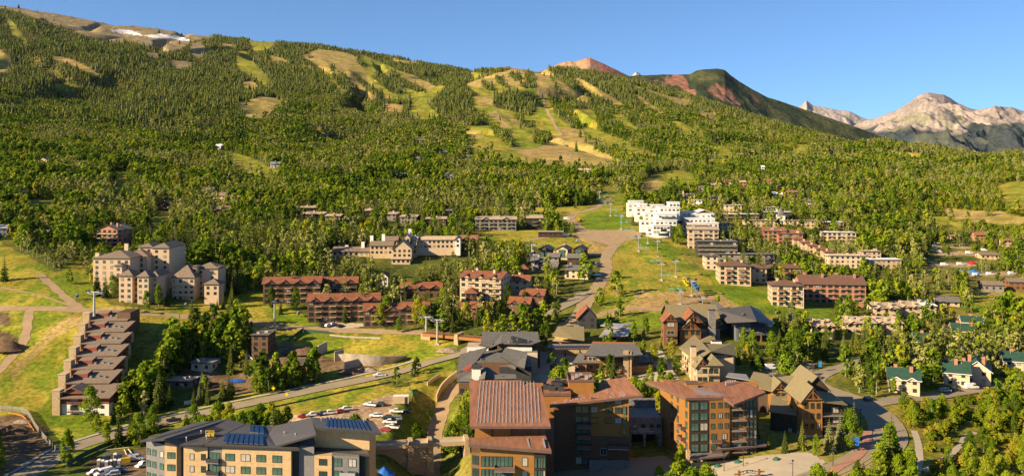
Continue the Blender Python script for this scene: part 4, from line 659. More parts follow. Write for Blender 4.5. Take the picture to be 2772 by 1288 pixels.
# middle wing
b.prism([L(1500,285.5), L(1702,283.5), L(1690,299), L(1640,299), L(1615,291.5), L(1500,292)], -8, [22.2,24.8,25.3,25,23.6,22], 'orange_boards'); b.prism([L(1466,286), L(1545,286), L(1545,305), L(1480,305)], -8, 24.4, 'orange_boards'); b.prism([L(1478,262), L(1499,262), L(1499.5,285.3), L(1470,285.3)], -8, 18, 'brown_boards')
wing = b.slab([(*L(1488,281.2), 23.0), (*L(1741,282.4), 26.0), (*L(1694,301), 27.3), (*L(1627,300.5), 26.2), (*L(1614,291), 24.6), (*L(1492,290), 23.0)], .7, 'rust_roof', 'rust_fascia')
for i in range(34):
    xx, yy = random.uniform(*sorted((L(1495,283)[0], L(1700,283)[0]))), random.uniform(283.5, 289); zz = 23.0 + (xx - L(1488,283)[0]) / (L(1741,283)[0] - L(1488,283)[0]) * 3.0
    MB().add([(xx-.2,yy-262,zz),(xx+.2,yy-262,zz),(xx+.12,yy-261.9,zz+.4),(xx-.12,yy-261.9,zz+.4)], [(0,1,2,3)], 'pale_metal').build('snow_guard', wing)
b.slab([(*L(1466,286.6), 25.5), (*L(1546,286.6), 25.5), (*L(1535,306), 25.5), (*L(1484,306), 25.5)], .9, 'rust_roof', 'rust_fascia'); c = L(1540,290.5); d = L(1607,290.5)
pent = b.part('penthouse', MB().box(c[0], d[0], 28.5, 39.5, 23.4, 28.2, 'orange_boards').box(c[0]-.2, d[0]+.2, 28.3, 28.6, 28.2, 28.9, 'rust_fascia').box(c[0]-.2, d[0]+.2, 39.2, 39.6, 28.2, 28.9, 'rust_fascia').box(c[0]-.2, c[0]+.1, 28.6, 39.2, 28.2, 28.9, 'rust_fascia').box(d[0]-.1, d[0]+.2, 28.6, 39.2, 28.2, 28.9, 'rust_fascia').box(c[0]+.1, d[0]-.1, 28.6, 39.2, 28.2, 28.3, 'rust_roof'))
for k in range(5): MB().box(c[0]+1+k*1.5, c[0]+1.9+k*1.5, 31+(k%3)*2, 32.2+(k%3)*2, 28.3, 29.3+.3*(k%2), 'galvanized').build('roof_vent', pent)
for k, (px, yy) in enumerate([(1480,292),(1494,290.5),(1500,296),(1514,295),(1519,290),(1527,297),(1510,300)]):
    a = L(px, yy); MB().box(a[0]-1, a[0]+1, a[1]-1, a[1]+1, 25.54, 27.0, 'charcoal_wall').tube((a[0],a[1],27.0),(a[0],a[1],27.2),.7,.7,'black',10).build('cooling_unit', b.o)
A, B_ = L(1500,285.5), L(1702,283.5); rz_ = [20.9, 17.6, 14.3, 11.0]; A, B_ = (A[0], A[1]-.18), (B_[0], B_[1]-.18)
b.part('stone_base', MB().box(A[0]+11, B_[0]+.3, 20.6, 21.4, -8, 5.2, 'grey_stone')); b.part('band', MB().prism([(A[0]-.1,A[1]-.15), (L(1600,284.5)[0], L(1600,284.5)[1]-.15), L(1600,284.45), (A[0]-.1,A[1]+.05)], -8, 22.0, 'brown_boards')); b.part('band', MB().prism([(L(1600.5,284.5)[0], L(1600.5,284.5)[1]-.14), (B_[0],B_[1]-.14), (B_[0],B_[1]+.05), L(1600.5,284.6)], 5.2, 12.4, 'brown_boards'))  # left brown band puts the shade on the wing front into its colour
b.wins(A, B_, [.54, .73, .86], rz_[:2] + [24.0 - .3], 2.2, 1.9, 'b', 1); b.wins(A, B_, [.94], rz_ + [7.7], 1.1, 2.7, 'g', 0); b.wins(A, B_, [.33, .42], rz_ + [7.7, 4.5], 1.9, 2.3, 'g', 1); b.wins(A, B_, [.13, .24], rz_ + [7.7, 4.5], 1.6, 1.9, 'b', 1); b.wins(A, B_, [.70, .78, .86, .92], [11.0], 1.1, 2.4, 'g', 0); b.wins(A, B_, [.66, .80], [7.6, 3.9], 2.0, 2.2, 'w', 1)
b.balcs(A, B_, [.40], [15.6, 12.2, 8.9], 4.5, 2.2, 'grey_wall', 'rust_fascia', True); b.balcs(A, B_, [.86], [9.2], 6.5, 2.4, 'pale_metal', 'rust_fascia', True)
b.foot(-24, 29, -30, 44); b.clear(1240, 1745, 1020, 1288, 1)
# ------------------------------------------------------------------ garage link between the hotels
b = Bld('garage_entrance', 'grey stone garage entrance with dark openings between the two orange hotels', loc=(wx(1745,300), 300, 0), cat='building'); L = b.L
x0, x1 = L(1700,300)[0], L(1792,300)[0]; b.part('wall', MB().box(x0, x1, 0, .8, 8.2, 13.6, 'grey_stone').box(x0, x0+1.2, 0, .8, -3, 8.2, 'grey_stone').box(x0+5.2, x0+6, 0, .8, -3, 8.2, 'grey_stone').box(x1-1.2, x1, 0, .8, -3, 8.2, 'grey_stone').box(x0+1.2, x1-1.2, 6, 6.4, -3, 8.19, 'black'))
b.block(x0, x1, .9, 14, 8.2, 13.3, 'grey_wall', 'terrace'); b.wins((x0,0),(x1,0), [.2,.45,.7,.9], [11.0], 1.5, 1.2, 'd', 0); b.part('parapet', MB().box(x0-.1, x1+.1, -.15, .95, 13.6, 13.9, 'grey_wall')); b.block(x0, x1, 14.1, 15, -3, 16.5, 'grey_stone', 'wall')
b.foot(x0, x1, -12, 15)
# faint raised lettering over the openings, too small to read in the photograph
lt = MB()
for k in range(14): lt.box(x0+2.2+k*.48, x0+2.2+k*.48+.3, -.06, -.002, 8.9, 9.35, 'pale_metal')
for k in range(8): lt.box(x0+3.4+k*.52, x0+3.4+k*.52+.34, -.06, -.002, 9.6, 10.2, 'pale_metal')
lt.build('sign_lettering', b.o)
# ------------------------------------------------------------------ right hotel
b = Bld('hotel_building', 'orange and glass hotel with a striped solar roof and brown roof right of the garage', loc=(wx(1900,285), 285, 5)); L, P, Z = b.L, b.P, b.Z; q = lambda px, py, z: pz(b, px, py, z)
C0, C1, C2, C3, C4 = L(1867,280), L(1918,280.6), L(1975,281.5), L(2048,284), L(1787,303)
b.prism([C0, C1, L(1975,281.5), L(1985,300), C4], -8, [20.3,20.3,19.9,20.5,21.2], 'orange_boards'); b.prism([L(1976,283), L(2018,283.5), C3, L(2052,300), L(1986,300)], -8, [18.9,19.5,20.1,21.4,20.6], 'orange_boards'); b.prism([L(2018.5,283), L(2048.5,283.6), L(2053,299), L(2049,299), L(2046,284.6), L(2018.5,284.2)], -7.9, 20.0, 'bronze_frame')
roof1 = b.slab([q(1747,1031,28.0), q(1856,1076,26.0), q(1987,1074,25.6), q(1905,1045,27.0), q(1835,1033,27.9)], .8, 'rust_roof', 'rust_fascia')
panels(b, roof1, q(1778,1035,27.6), q(1862,1070,26.1), q(1968,1070,25.8), q(1838,1036,27.7), 15, 'pale_metal', 'solar_strip', .12, .55); b.part('roof_box', MB().box(q(1858,1048,27)[0], q(1890,1048,27)[0], q(1858,1048,27)[1], q(1858,1048,27)[1]+3, 20.6, 23.2, 'orange_boards').box(q(1858,1048,27)[0]-.2, q(1890,1048,27)[0]+.2, q(1858,1048,27)[1]-.2, q(1858,1048,27)[1]+3.2, 23.21, 23.5, 'rust_fascia'))
b.slab([q(1916,1046,27.2), q(1986,1094,24.6), q(2073,1060,25.9), q(2027,1037,27.0), q(1974,1026,27.6)], .8, 'rust_roof', 'rust_fascia'); u = q(1965,1042,27); b.vents([(u[0]+k*.9, u[1]+k*.5, u[2]+.3) for k in range(5)], 'roof_vent', 'galvanized')
rw = [18.2, 14.9, 11.6, 8.3, 5.0, 1.6]
b.part('glass_corner', MB().prism([(C0[0]-.15,C0[1]-.12), (C1[0],C1[1]-.12), (C1[0],C1[1]-.02), (C0[0]-.15,C0[1]+.2)], -7.8, 20.0, 'bronze_frame')); b.wins((C0[0],C0[1]-.14), (C1[0],C1[1]-.14), [.26,.74], rw[:5], 2.5, 2.4, 'g', 1); b.wins((C0[0],C0[1]-.14), (C1[0],C1[1]-.14), [.15,.38,.62,.85], [1.5], 1.1, 2.6, 'g', 0)
b.wins(C1, C2, [.2, .55, .85], rw[:3], 1.25, 1.7, 'g', 1); b.wins(C1, C2, [.25, .75], rw[3:], 1.6, 2, 'g', 1); b.balcs(C1, C2, [.3], [6.8, 3.4], 3.4, 1.8, 'grey_wall', 'rust_fascia', True); b.wins(C4, C0, [.42, .62, .9], rw[:5], 1.5, 2.2, 'g', 1); b.balcs(C4, C0, [.82], [9.9, 6.5, 3.2], 3.2, 1.8, 'grey_wall', 'rust_fascia', True)
b.wins(L(1976,283), L(2018,283.5), [.5], rw[:5], 3.0, 2.3, 'd', 1); b.balcs(L(1976,283), L(2018,283.5), [.5], [16.6, 13.2, 9.9, 6.6, 3.2], 4.6, 2.0, 'grey_wall', 'rust_fascia', False); b.wins(L(2018.5,283), L(2048.5,283.6), [.16, .5, .84], rw, .95, 2.6, 'g', 0)
can = b.slab([q(1866,1242,8.6), q(1965,1232,8.6), q(1975,1222,8.6), q(1872,1226,8.6)], .5, 'grey_roof', 'rust_fascia', 'canopy'); b.slab([q(1935,1216,9.8), q(2076,1204,9.6), q(2062,1188,9.8), q(1978,1192,9.8)], .5, 'grey_roof', 'rust_fascia', 'canopy')
b.part('patio_wall', MB().beam((C0[0]+.6,-8,.2), (C0[0]+24,-4,.2), .6, 2.4, 'tan_stone').beam((C0[0]+.2,-8.4,.2), (C0[0]+.2,-5,.2), .6, 2.4, 'tan_stone')); b.block(C0[0]-1.2, C0[0]+.0, -6.2, -5.0, -6, 4.5, 'tan_stone', 'stone_pier')
b.foot(-16, 20, -12, 20); b.clear(1745, 2075, 1030, 1255, .97)
HAND_TREES += [(0,1842,1285,.95,'slender aspen beside the right corner of the orange hotel'),(0,1833,1288,.7,'small aspen at the foot of the orange hotel corner'),(1,2078,1215,.55,'little green spruce at the right end of the hotel patio'),(1,2125,1225,.75,'pale blue spruce between the patio and the timbered lodge')]
# ------------------------------------------------------------------ stepped red townhouses
b = Bld('stepped_townhouses', 'row of stepped red and cream townhouses with tan stone chimney towers on the left meadow', loc=(wx(230,372), 372, -5))
N = 7; U = Vector((wx(245,452) - wx(150,365), 452 - 365, 0)) / 7.2; ux = U.x
for k in range(N):
    zb = 3.15 * k - 1.5; dx, dy = U.x * k, U.y * k; X0 = wx(167,366) - b.p.x + dx; Y0 = 366 - b.p.y + dy; Wd = 19.5 if k < 1 else 17.5; D = U.y + .2
    m_ = 'white_wall' if k == 0 else 'cream_wall'; b.part('wall', MB().box(X0, X0+Wd, Y0, Y0+D, zb-3.5, zb+7.0, m_)); b.part('upper_wall', MB().prism([(X0-.05,Y0-.06),(X0+Wd+.05,Y0-.06),(X0+Wd+.05,Y0+D-.3),(X0-.05,Y0+D-.3)], zb+7.003, [zb+9.6,zb+9.6,zb+12.2,zb+12.2], 'red_boards'))
    b.part('chimney_tower', MB().box(X0-3.4, X0-.2, Y0-1.2, Y0+2.6, zb-4, zb+(13.2 if k else 12.6), 'tan_stone').box(X0-3.6, X0, Y0-1.4, Y0+2.8, zb+(13.2 if k else 12.6)+.004, zb+(13.5 if k else 12.9), 'tan_stucco'))
    rf = b.slab([(X0-.6,Y0-1.6,zb+9.7),(X0+Wd+1.1,Y0-1.6,zb+9.9),(X0+Wd+1.1,Y0+D-.6,zb+12.7),(X0-.6,Y0+D-.6,zb+12.5)], .35, 'taupe_roof', 'rust_fascia')
    if k:
        b.part('clerestory', MB().prism([(X0+.6,Y0+3.5),(X0+7,Y0+3.5),(X0+7,Y0+8),(X0+.6,Y0+8)], zb+9.5, [zb+12.2,zb+12.6,zb+13.4,zb+13.0], 'red_boards', 'taupe_roof'))
        if k > 5: b.part('upper_room', MB().box(X0+Wd-5, X0+Wd+1.6, Y0+1, Y0+D, zb+2, zb+13.4, 'brown_boards'))
    for j in range(3): MB().box(X0+8+j*3, X0+9+j*3, Y0+3+j%2, Y0+4+j%2, zb+9.9, zb+11.7, 'steel').build('skylight', rf)
    if k == 0:
        c = X0 + 6.2; b.part('gable_end', MB().add([(X0-.1,Y0-.1,zb+11.2),(X0+9,Y0-.1,zb+11.2),(X0+4.4,Y0-.1,zb+13.2),(X0-.1,Y0+6,zb+11.2),(X0+9,Y0+6,zb+11.2),(X0+4.4,Y0+6,zb+13.2)],[(0,1,2),(3,5,4),(0,3,4,1)],'red_boards'))
        b.part('roof', MB().slab([(X0-.9,Y0-1.1,zb+11.6),(X0+4.4,Y0-1.1,zb+14.0),(X0+4.4,Y0+8,zb+14.0),(X0-.9,Y0+8,zb+11.6)], .3, 'taupe_roof').slab([(X0+4.4,Y0-1.1,zb+14.01),(X0+9.9,Y0-1.1,zb+11.8),(X0+9.9,Y0+8,zb+11.8),(X0+4.4,Y0+8,zb+14.01)], .3, 'taupe_roof'))
        b.wins((X0,Y0), (X0+Wd,Y0), [.66,.86], [zb+9.3,zb+5.8,zb+2.4], 1.5, 1.4, 'b', 1); b.wins((X0,Y0-.06), (X0+Wd,Y0-.06), [.27], [zb+8.9,zb+5.4,zb+2], 3.4, 2, 'b', 2); b.balcs((X0,Y0), (X0+Wd,Y0), [.28], [zb+7.4,zb+4,zb+.6], 5.6, 1.6, 'rust_fascia'); b.wins((X0,Y0+D), (X0,Y0), [.25,.55], [zb+9.3,zb+5.8,zb+2.4], 1.3, 1.7, 'b', 0)
    else: b.wins((X0+Wd,Y0), (X0+Wd,Y0+D), [.3,.7], [zb+8.5,zb+5,zb+1.8], 1.4, 1.5, 'b', 1)
b.foot(-16, 12, -10, 92); b.clear(130, 262, 890, 1125, .97); b.clear(190, 300, 900, 1060, .9)
for k in range(6): CLEAR.append((165+17*k, 300+6*k, 1040-26*k, 1075-24*k, 372+11*k, .95))
HAND_TREES += [(0,245,1150,1.5,'tall green aspen in front of the nearest stepped townhouse'),(1,318,1112,1.4,'tall spruce at the right corner of the stepped townhouses'),(1,352,1070,1.25,'spruce behind the right end of the first townhouse'),(0,262,1172,.7,'small pale aspen by the road below the stepped townhouses')]
# ------------------------------------------------------------------ grey lodge with white stair towers behind the rust roof
b = Bld('lodge', 'charcoal-roofed lodge with white stair towers behind the largest rust-brown roof', loc=(wx(1340,390), 390, 0)); L, P, Z = b.L, b.P, b.Z; q = lambda px, py, z: pz(b, px, py, z)
def blk(px0, px1, Y0, Y1, z0, z1, m, name='wall'): return b.part(name, MB().prism([L(px0,Y0), L(px1,Y0), (L(px1,Y0)[0], Y1-b.p.y), (L(px0,Y0)[0], Y1-b.p.y)], z0, z1, m, 'tan_flat_roof' if m == 'white_wall' else 'grey_roof'))
blk(1242,1300,352,378,-6,12.5,'brown_boards'); blk(1262,1420,378,412,-4,15,'brown_boards'); blk(1352,1438,376,404,-2,13.5,'charcoal_wall'); blk(1300,1462,404,436,0,17,'brown_boards'); blk(1395,1455,395,404,0,15.5,'cream_wall')
b.slab([q(1236,1032,13), q(1276,1032,13), q(1280,1000,14.5), q(1240,1008,14.5)], .4, 'grey_roof', 'dark_trim'); b.slab([q(1238,1008,13.5), q(1276,993,14.2), q(1322,938,17.5), q(1245,958,16.5)], .4, 'grey_roof', 'dark_trim'); b.slab([q(1300,996,15), q(1318,992,17), q(1312,1024,14.6), q(1296,1027,14)], .4, 'grey_roof', 'dark_trim'); b.slab([q(1318,990,17), q(1345,1010,14.6), q(1396,1012,14), q(1398,1024,13.4), q(1310,1026,13.4)], .4, 'grey_roof', 'dark_trim')
b.slab([q(1296,932,19), q(1362,898,21), q(1356,928,19), q(1330,940,18)], .4, 'grey_roof', 'dark_trim'); b.slab([q(1360,930,18.5), q(1366,897,21.5), q(1428,896,21), q(1466,922,18.5), q(1440,932,18.5)], .4, 'grey_roof', 'dark_trim')
b.slab([q(1354,962,16.6), q(1397,989,14.6), q(1420,996,14.6), q(1428,952,17), q(1368,940,18)], .4, 'grey_roof', 'dark_trim'); b.slab([q(1352,982,14), q(1395,1000,13), q(1398,992,13.6), q(1355,970,15)], .3, 'grey_roof', 'dark_trim')
blk(1288,1311,382,387.5,0,14.4,'white_wall','stair_tower'); blk(1313,1353,381,387.6,0,14.2,'white_wall','stair_tower'); blk(1312,1354,388,421,8,14.8,'white_wall','stair_tower'); blk(1264,1322,401,412,4,16.6,'white_wall','stair_tower'); blk(1372,1440,398,404.4,6,17.0,'white_wall','stair_tower')
ch = blk(1277,1301,356,361,2,17.4,'white_wall','chimney'); MB().prism([L(1276,355.6), L(1302,355.6), (L(1302,355.6)[0], 361.3-390), (L(1276,355.6)[0], 361.3-390)], 17.4, 18.0, 'charcoal_wall').build('chimney_cap', ch)
for px0, px1, Y0, Y1, zt in ((1288,1311,382,387.5,14.4), (1313,1353,381,387.6,14.2)): b.part('parapet', MB().prism([L(px0-1,Y0-.3), L(px1+1,Y0-.3), (L(px1+1,Y0)[0], Y1+.3-390), (L(px0-1,Y0)[0], Y1+.3-390)], zt, zt+.7, 'charcoal_wall'))
b.part('red_dormer', MB().prism([L(1253,364), L(1278,364), L(1278,370), L(1255,370)], 10, [14.6,16.4,16.4,14.6], 'red_boards')); b.wins(L(1242,352), L(1276,352), [.25,.7], [9.4,6.2,3.0], 1.4, 1.9, 'b', 1); b.balcs(L(1242,352), L(1276,352), [.5], [7.8,4.6,1.4], 4.6, 1.8, 'grey_wall'); b.wins(L(1398,395), L(1440,395), [.3,.7], [11,8], 1.5, 1.6, 'b', 1); b.wins((L(1438,376)[0],-14), (L(1438,376)[0],14), [.2,.5,.8], [9,5.5], 1.6, 1.6, 'd', 1)
b.wins(L(1440,404), L(1462,404), [.5], [14,10.5,7], 1.4, 1.7, 'd', 1); b.vents([q(1386,925,19.5), q(1378,927,19.5), q(1400,920,20), q(1430,925,19.2), q(1290,950,16.6), q(1302,975,15.6)]); b.part('roof_unit', MB().prism([L(1326,404), L(1346,404), L(1346,409), L(1326,409)], 14.8, 16.6, 'pale_metal')); b.foot(-22, 22, -40, 46); b.clear(1238,1466,892,1030,.97)
# ------------------------------------------------------------------ orange plaza building with a stone tower
b = Bld('plaza_building', 'orange two-storey plaza building with grey roof and a tall stone chimney tower', loc=(wx(1655,388), 388, 7)); L, P, Z = b.L, b.P, b.Z; q = lambda px, py, z: pz(b, px, py, z)
b.prism([L(1588,388), L(1712,386), L(1722,412), L(1604,414)], -3, 9.6, 'orange_boards'); b.prism([L(1556,386), L(1588,384), L(1600,400), L(1566,402)], -3, 5.4, 'brown_boards'); b.prism([L(1700,384), L(1768,386), L(1764,402), L(1712,402)], -3, 4.6, 'orange_boards')
b.slab([q(1580,961,17.6), q(1604,930,18.2), q(1718,930,18.2), q(1741,959,17.6), q(1678,964,17.2)], .5, 'grey_roof', 'dark_trim'); b.slab([q(1549,982,13.0), q(1567,954,14.2), q(1588,957,14.2), q(1580,972,13.6), q(1626,982,13.0)], .4, 'grey_roof', 'dark_trim'); b.slab([q(1728,982,12.4), q(1772,980,12.2), q(1738,958,14)], .4, 'grey_roof', 'dark_trim'); b.slab([q(1700,1003,9.6), q(1790,1001,9.4), q(1775,992,9.8), q(1712,992,9.8)], .4, 'grey_roof', 'dark_trim', 'canopy')
b.part('stone_tower', MB().prism([L(1687,381), L(1702,381), L(1702,386), L(1688,386)], -4, 11.4, 'tan_stone')); b.part('stone_tower', MB().prism([L(1704.5,381), L(1710,381), L(1710,386), L(1704.5,386)], -4, 11.0, 'tan_stone')); b.part('tower_glass', MB().prism([L(1702,382.5), L(1704.5,382.5), L(1704.5,385), L(1702,385)], -3, 10.6, 'glass'))
A, B_ = L(1588,388), L(1712,386); b.wins(A, B_, [.08,.17,.26,.36,.46], [7.3], 1.5, 1.7, 'w', 0); b.wins(A, B_, [.10,.24,.36], [3.6], 1.8, 1.7, 'w', 0); b.wins(A, B_, [.56,.66,.74], [7,3.4,.2], 1.8, 2.4, 'g', 1); b.wins(L(1700,384), L(1768,386), [.35,.6,.85], [2.4,-.6], 1.6, 2, 'b', 1); b.wins(L(1556,386), L(1588,384), [.3,.7], [3], 1.5, 1.6, 'b', 1)
b.foot(-18, 20, -8, 27); b.clear(1545,1775,928,1010,.95); HAND_TREES += [(1,1628,1025,1.0,'dark spruce in front of the orange plaza building wall'),(0,1650,1028,1.1,'aspen in front of the orange plaza building entrance'),(0,1790,1025,.9,'aspen right of the orange plaza building')]
# ------------------------------------------------------------------ timbered lodge at the bend, right
b = Bld('lodge', 'timbered lodge with olive roofs and a gabled balcony tower at the road bend', loc=(wx(2150,318), 318, 6)); L, P, Z = b.L, b.P, b.Z; q = lambda px, py, z: pz(b, px, py, z)
b.prism([L(2040,330), L(2120,322), L(2200,322), L(2210,336), L(2050,338)], -6, 11.2, 'dark_wood'); b.prism([L(2035,331), L(2195,329), L(2195,338), L(2040,340)], 0, 12.6, 'cream_wall')
b.slab([q(2022,1040,19.2), q(2092,1058,17.8), q(2102,1016,21.2), q(2040,1005,21.6)], .4, 'olive_shingle'); b.slab([q(2092,1058,17.82), q(2182,1064,17.4), q(2211,1028,20.6), q(2140,1016,21.4), q(2102,1016,21.22)], .4, 'olive_shingle'); b.slab([q(2118,1078,17.2), q(2170,1088,16.6), q(2178,1072,17.6), q(2130,1064,18)], .4, 'olive_shingle')
b.chim(L(2105,329)[0], 11, 9, 15.0, 6.3, 3, 'white_wall'); b.wins(L(2120,322), L(2200,322), [.2,.45,.7], [9.6,6.2,2.8], 1.6, 1.8, 'b', 1)
for (pl, pr, Y, zt, mm_) in ((2094,2132,319,12.6,'timber'),):
    x0, x1 = L(pl,Y)[0], L(pr,Y)[0]; b.block(x0, x1, Y-318, Y-318+9, -4, zt, 'orange_boards'); b.gable(x0, x1, Y-318, Y-318+9, zt, 2.8, 'y', .8, 'olive_shingle', 'timber', truss=True); b.wins((x0,Y-318), (x1,Y-318), [.3,.7], [11,7.6], 1.3, 1.7, 'b', 1)
b.prism([L(2085,306), L(2168,301), L(2172,321), L(2092,321.5)], -6, 8.2, 'dark_wood'); b.slab([(*L(2082,305), 8.6), (*L(2170,300), 8.6), (*L(2173,321.8), 10.4), (*L(2090,321.9), 10.4)], .35, 'olive_shingle'); b.wins(L(2085,306), L(2168,301), [.15,.4,.65,.88], [6,2.6,-.8], 1.5, 1.8, 'b', 1)
x0, x1 = L(2172,296)[0], L(2226,296)[0]; b.part('wall', MB().box(x0, x1, -22, -6, 3.2, 15.2, 'orange_boards').box(x0-.05, x1+.05, -22.05, -5.9, -6, 3.2, 'cream_wall').box(x1, x1+7.4, -20, -6, -6, 13, 'dark_wood')); b.gable(x0, x1, -22, -6, 15.2, 4.2, 'y', 1.0, 'olive_shingle', 'timber', truss=True)
b.slab([(x1-.4,-23,14.6),(x1+8.6,-21.5,13.2),(x1+8.6,-6,13.2),(x1-.4,-6,14.6)], .35, 'olive_shingle'); b.gable(x1, x1+8, -5, 12, 14.4, 4.4, 'y', .8, 'olive_shingle', 'dark_wood'); b.block(x1, x1+8, -5, 12, -6, 14.4, 'dark_wood')
b.wins((x0,-22), (x1,-22), [.2,.5,.8], [12.9,9.5,6.1], 1.2, 1.9, 'b', 1); b.wins((x0,-22.06), (x1,-22.06), [.25,.7], [1.4,-1.6], 1.4, 1.7, 'b', 1); b.balcs((x1,-20), (x1+7.4,-20), [.5], [9.4,6,2.6,-.6], 7.0, 1.8, 'grey_wall'); b.wins((x1,-20), (x1+7.4,-20), [.3,.7], [11,7.6,4.2,1], 2, 2, 'b', 1); b.wins((x0,-6), (x0,-22), [.3,.7], [12.9,9.5,6.1], 1.3, 1.8, 'b', 1)
b.foot(-18, 22, -24, 38); b.clear(2020,2285,1005,1185,.96)
HAND_TREES += [(1,2172,1215,.95,'green spruce at the left foot of the timbered lodge'),(1,2245,1225,1.15,'blue spruce in front of the timbered lodge'),(1,2275,1215,1.2,'second blue spruce in front of the timbered lodge'),(0,2300,1215,1.25,'leafy aspen right of the timbered lodge'),(1,2312,1190,1.3,'dark spruce between the timbered lodge and the road'),(0,2210,1235,.7,'small aspen before the timbered lodge')]
# ------------------------------------------------------------------ tan lodge in the middle right
b = Bld('lodge', 'tan gabled lodge with olive roofs above the striped solar roof', loc=(wx(1925,375), 375, 8)); L, P, Z = b.L, b.P, b.Z; q = lambda px, py, z: pz(b, px, py, z)
b.prism([L(1846,392), L(1880,372), L(1985,372), L(1990,388), L(1850,394)], -3, 10, 'tan_stucco'); b.slab([q(1838,940,21), q(1885,978,18.4), q(1925,950,21.6), q(1880,905,24)], .4, 'olive_shingle'); b.slab([q(1925,950,21.62), q(1993,962,18.6), q(1985,928,21), q(1890,930,22)], .4, 'olive_shingle'); b.part('gable_end', MB().prism([L(1895,374), L(1970,374), L(1970,378), L(1895,378)], 9, 10.8, 'cream_wall'))
x0, x1 = L(1886,362)[0], L(1948,362)[0]; b.block(x0, x1, -13, 3, -4, 9.2, 'tan_stucco'); b.gable(x0, L(1918,362)[0], -13, 3, 9.2, 3.2, 'y', .8, 'olive_shingle', 'timber', truss=True); b.hip(L(1916,362)[0], x1+1, -13.4, 3, 9.4, 3.4, .7, 'olive_shingle')
b.wins((x0,-13), (x1,-13), [.14,.36,.62,.84], [7,3.6,.4], 1.7, 1.9, 'b', 1); b.balcs((x0,-13), (x1,-13), [.72], [5.2,1.9], 4.4, 1.4, 'rust_fascia', 'timber'); b.wins((x0,3), (x0,-13), [.2,.5,.8], [7,3.6,.4], 1.4, 1.7, 'b', 1); ch = b.chim(L(1878,368)[0], -6, -2, 15.5, 2.2, 1.8, 'pink_stucco'); b.chim(L(1939,386)[0], 11, 9, 14.4, 4.2, 2.2, 'white_wall')
b.wins(L(1846,392), L(1880,372), [.1,.3,.5,.7,.9], [7,3.6,.4], 1.6, 1.6, 'b', 1); b.balcs(L(1846,392), L(1880,372), [.2,.6], [5.2,1.9], 4, 1.4, 'tan_stucco', 'timber'); b.part('glass_roof', MB().slab([q(1965,1018,13), q(2030,1028,13), q(2020,1012,14), q(1972,1008,14)], .3, 'steel')); b.foot(-22, 20, -14, 54); b.clear(1838,2010,905,1035,.96)
# ------------------------------------------------------------------ brown lodge with the red tower, and the dark chalet
b = Bld('lodge', 'brown timber lodge with a square red-roofed tower beside the round lawn', loc=(wx(1870,432), 432, 11)); L, P, Z = b.L, b.P, b.Z; q = lambda px, py, z: pz(b, px, py, z)
x0, x1 = L(1795,428)[0], L(1832,428)[0]; b.part('tower', MB().box(x0, x1, -6, 2, -3, 13.2, 'timber').box(x0-.1, x1+.1, -6.1, 2.1, -3.1, .6, 'tan_stone')); b.gable(x0, x1, -6, 2, 13.2, 3.2, 'y', .9, 'orange_red_roof', 'timber', truss=True); b.wins((x0,-6), (x1,-6), [.5], [11.2,7.4,3.8], 3.6, 2.0, 'w', 1); b.balcs((x0,-6), (x1,-6), [.5], [5.9,2.3], 5.4, 1.5, 'rust_fascia', 'timber'); b.wins((x0,2), (x0,-6), [.5], [11.2,7.4,3.8], 1.6, 1.8, 'b', 1)
x2, x3 = L(1806,445)[0], L(1935,445)[0]; b.block(x2, x3, 4, 26, -3, 11.5, 'timber'); b.gable(x2, x3, 4, 26, 11.5, 6, 'x', 1, 'olive_shingle', 'timber'); xa, xb = L(1838,430)[0], L(1895,430)[0]; b.block(xa, xb, -4, 12, -3, 8.6, 'timber'); b.gable(xa, xb, -4, 12, 8.6, 4.6, 'y', 1, 'olive_shingle', 'timber', truss=True); b.gable(L(1850,430)[0], L(1905,430)[0], -1, 14, 11.4, 5.2, 'y', .9, 'orange_red_roof', 'timber', truss=True)
b.wins((xa,-4), (xb,-4), [.3,.6,.85], [6.8,3.4], 1.6, 1.8, 'b', 1); b.wins((x3,4), (x3,26), [.2,.5,.8], [8,4.5,1], 1.5, 1.7, 'b', 1); b.chim(L(1928,432)[0], 1, -2, 17, 3.4, 2.4, 'grey_stone'); b.block(L(1896,432)[0], x3, 2, 4, -3, 7.5, 'grey_wall'); b.slab([q(1895,925,14), q(1940,926,13.6), q(1932,905,16.5), q(1902,902,16.5)], .3, 'olive_shingle'); b.vents([(x2+7,10,16.6),(x2+20,10,16.6)])
b.foot(-18, 16, -8, 28); b.clear(1790,1945,845,935,.96)
b = Bld('chalet', 'dark grey chalet with steep slate roofs below the ski lift base', loc=(wx(2010,445), 445, 12), rz=0); L, P, Z = b.L, b.P, b.Z; q = lambda px, py, z: pz(b, px, py, z)
x0, x1 = L(1938,450)[0], L(2076,450)[0]; b.block(x0, x1, 4, 30, -3, 9.5, 'blue_grey_wall'); b.slab([q(1940,838,27), q(1968,872,22.2), q(2048,868,24), q(2030,826,29)], .4, 'dark_seam_roof'); b.slab([q(2030.5,826,29.02), q(2048.5,868,24.02), q(2094,878,20), q(2060,840,24)], .4, 'dark_seam_roof'); b.gable(x0, x0+7, 2, 26, 9.5, 5.6, 'y', 1, 'dark_seam_roof', 'white_wall', truss=True)
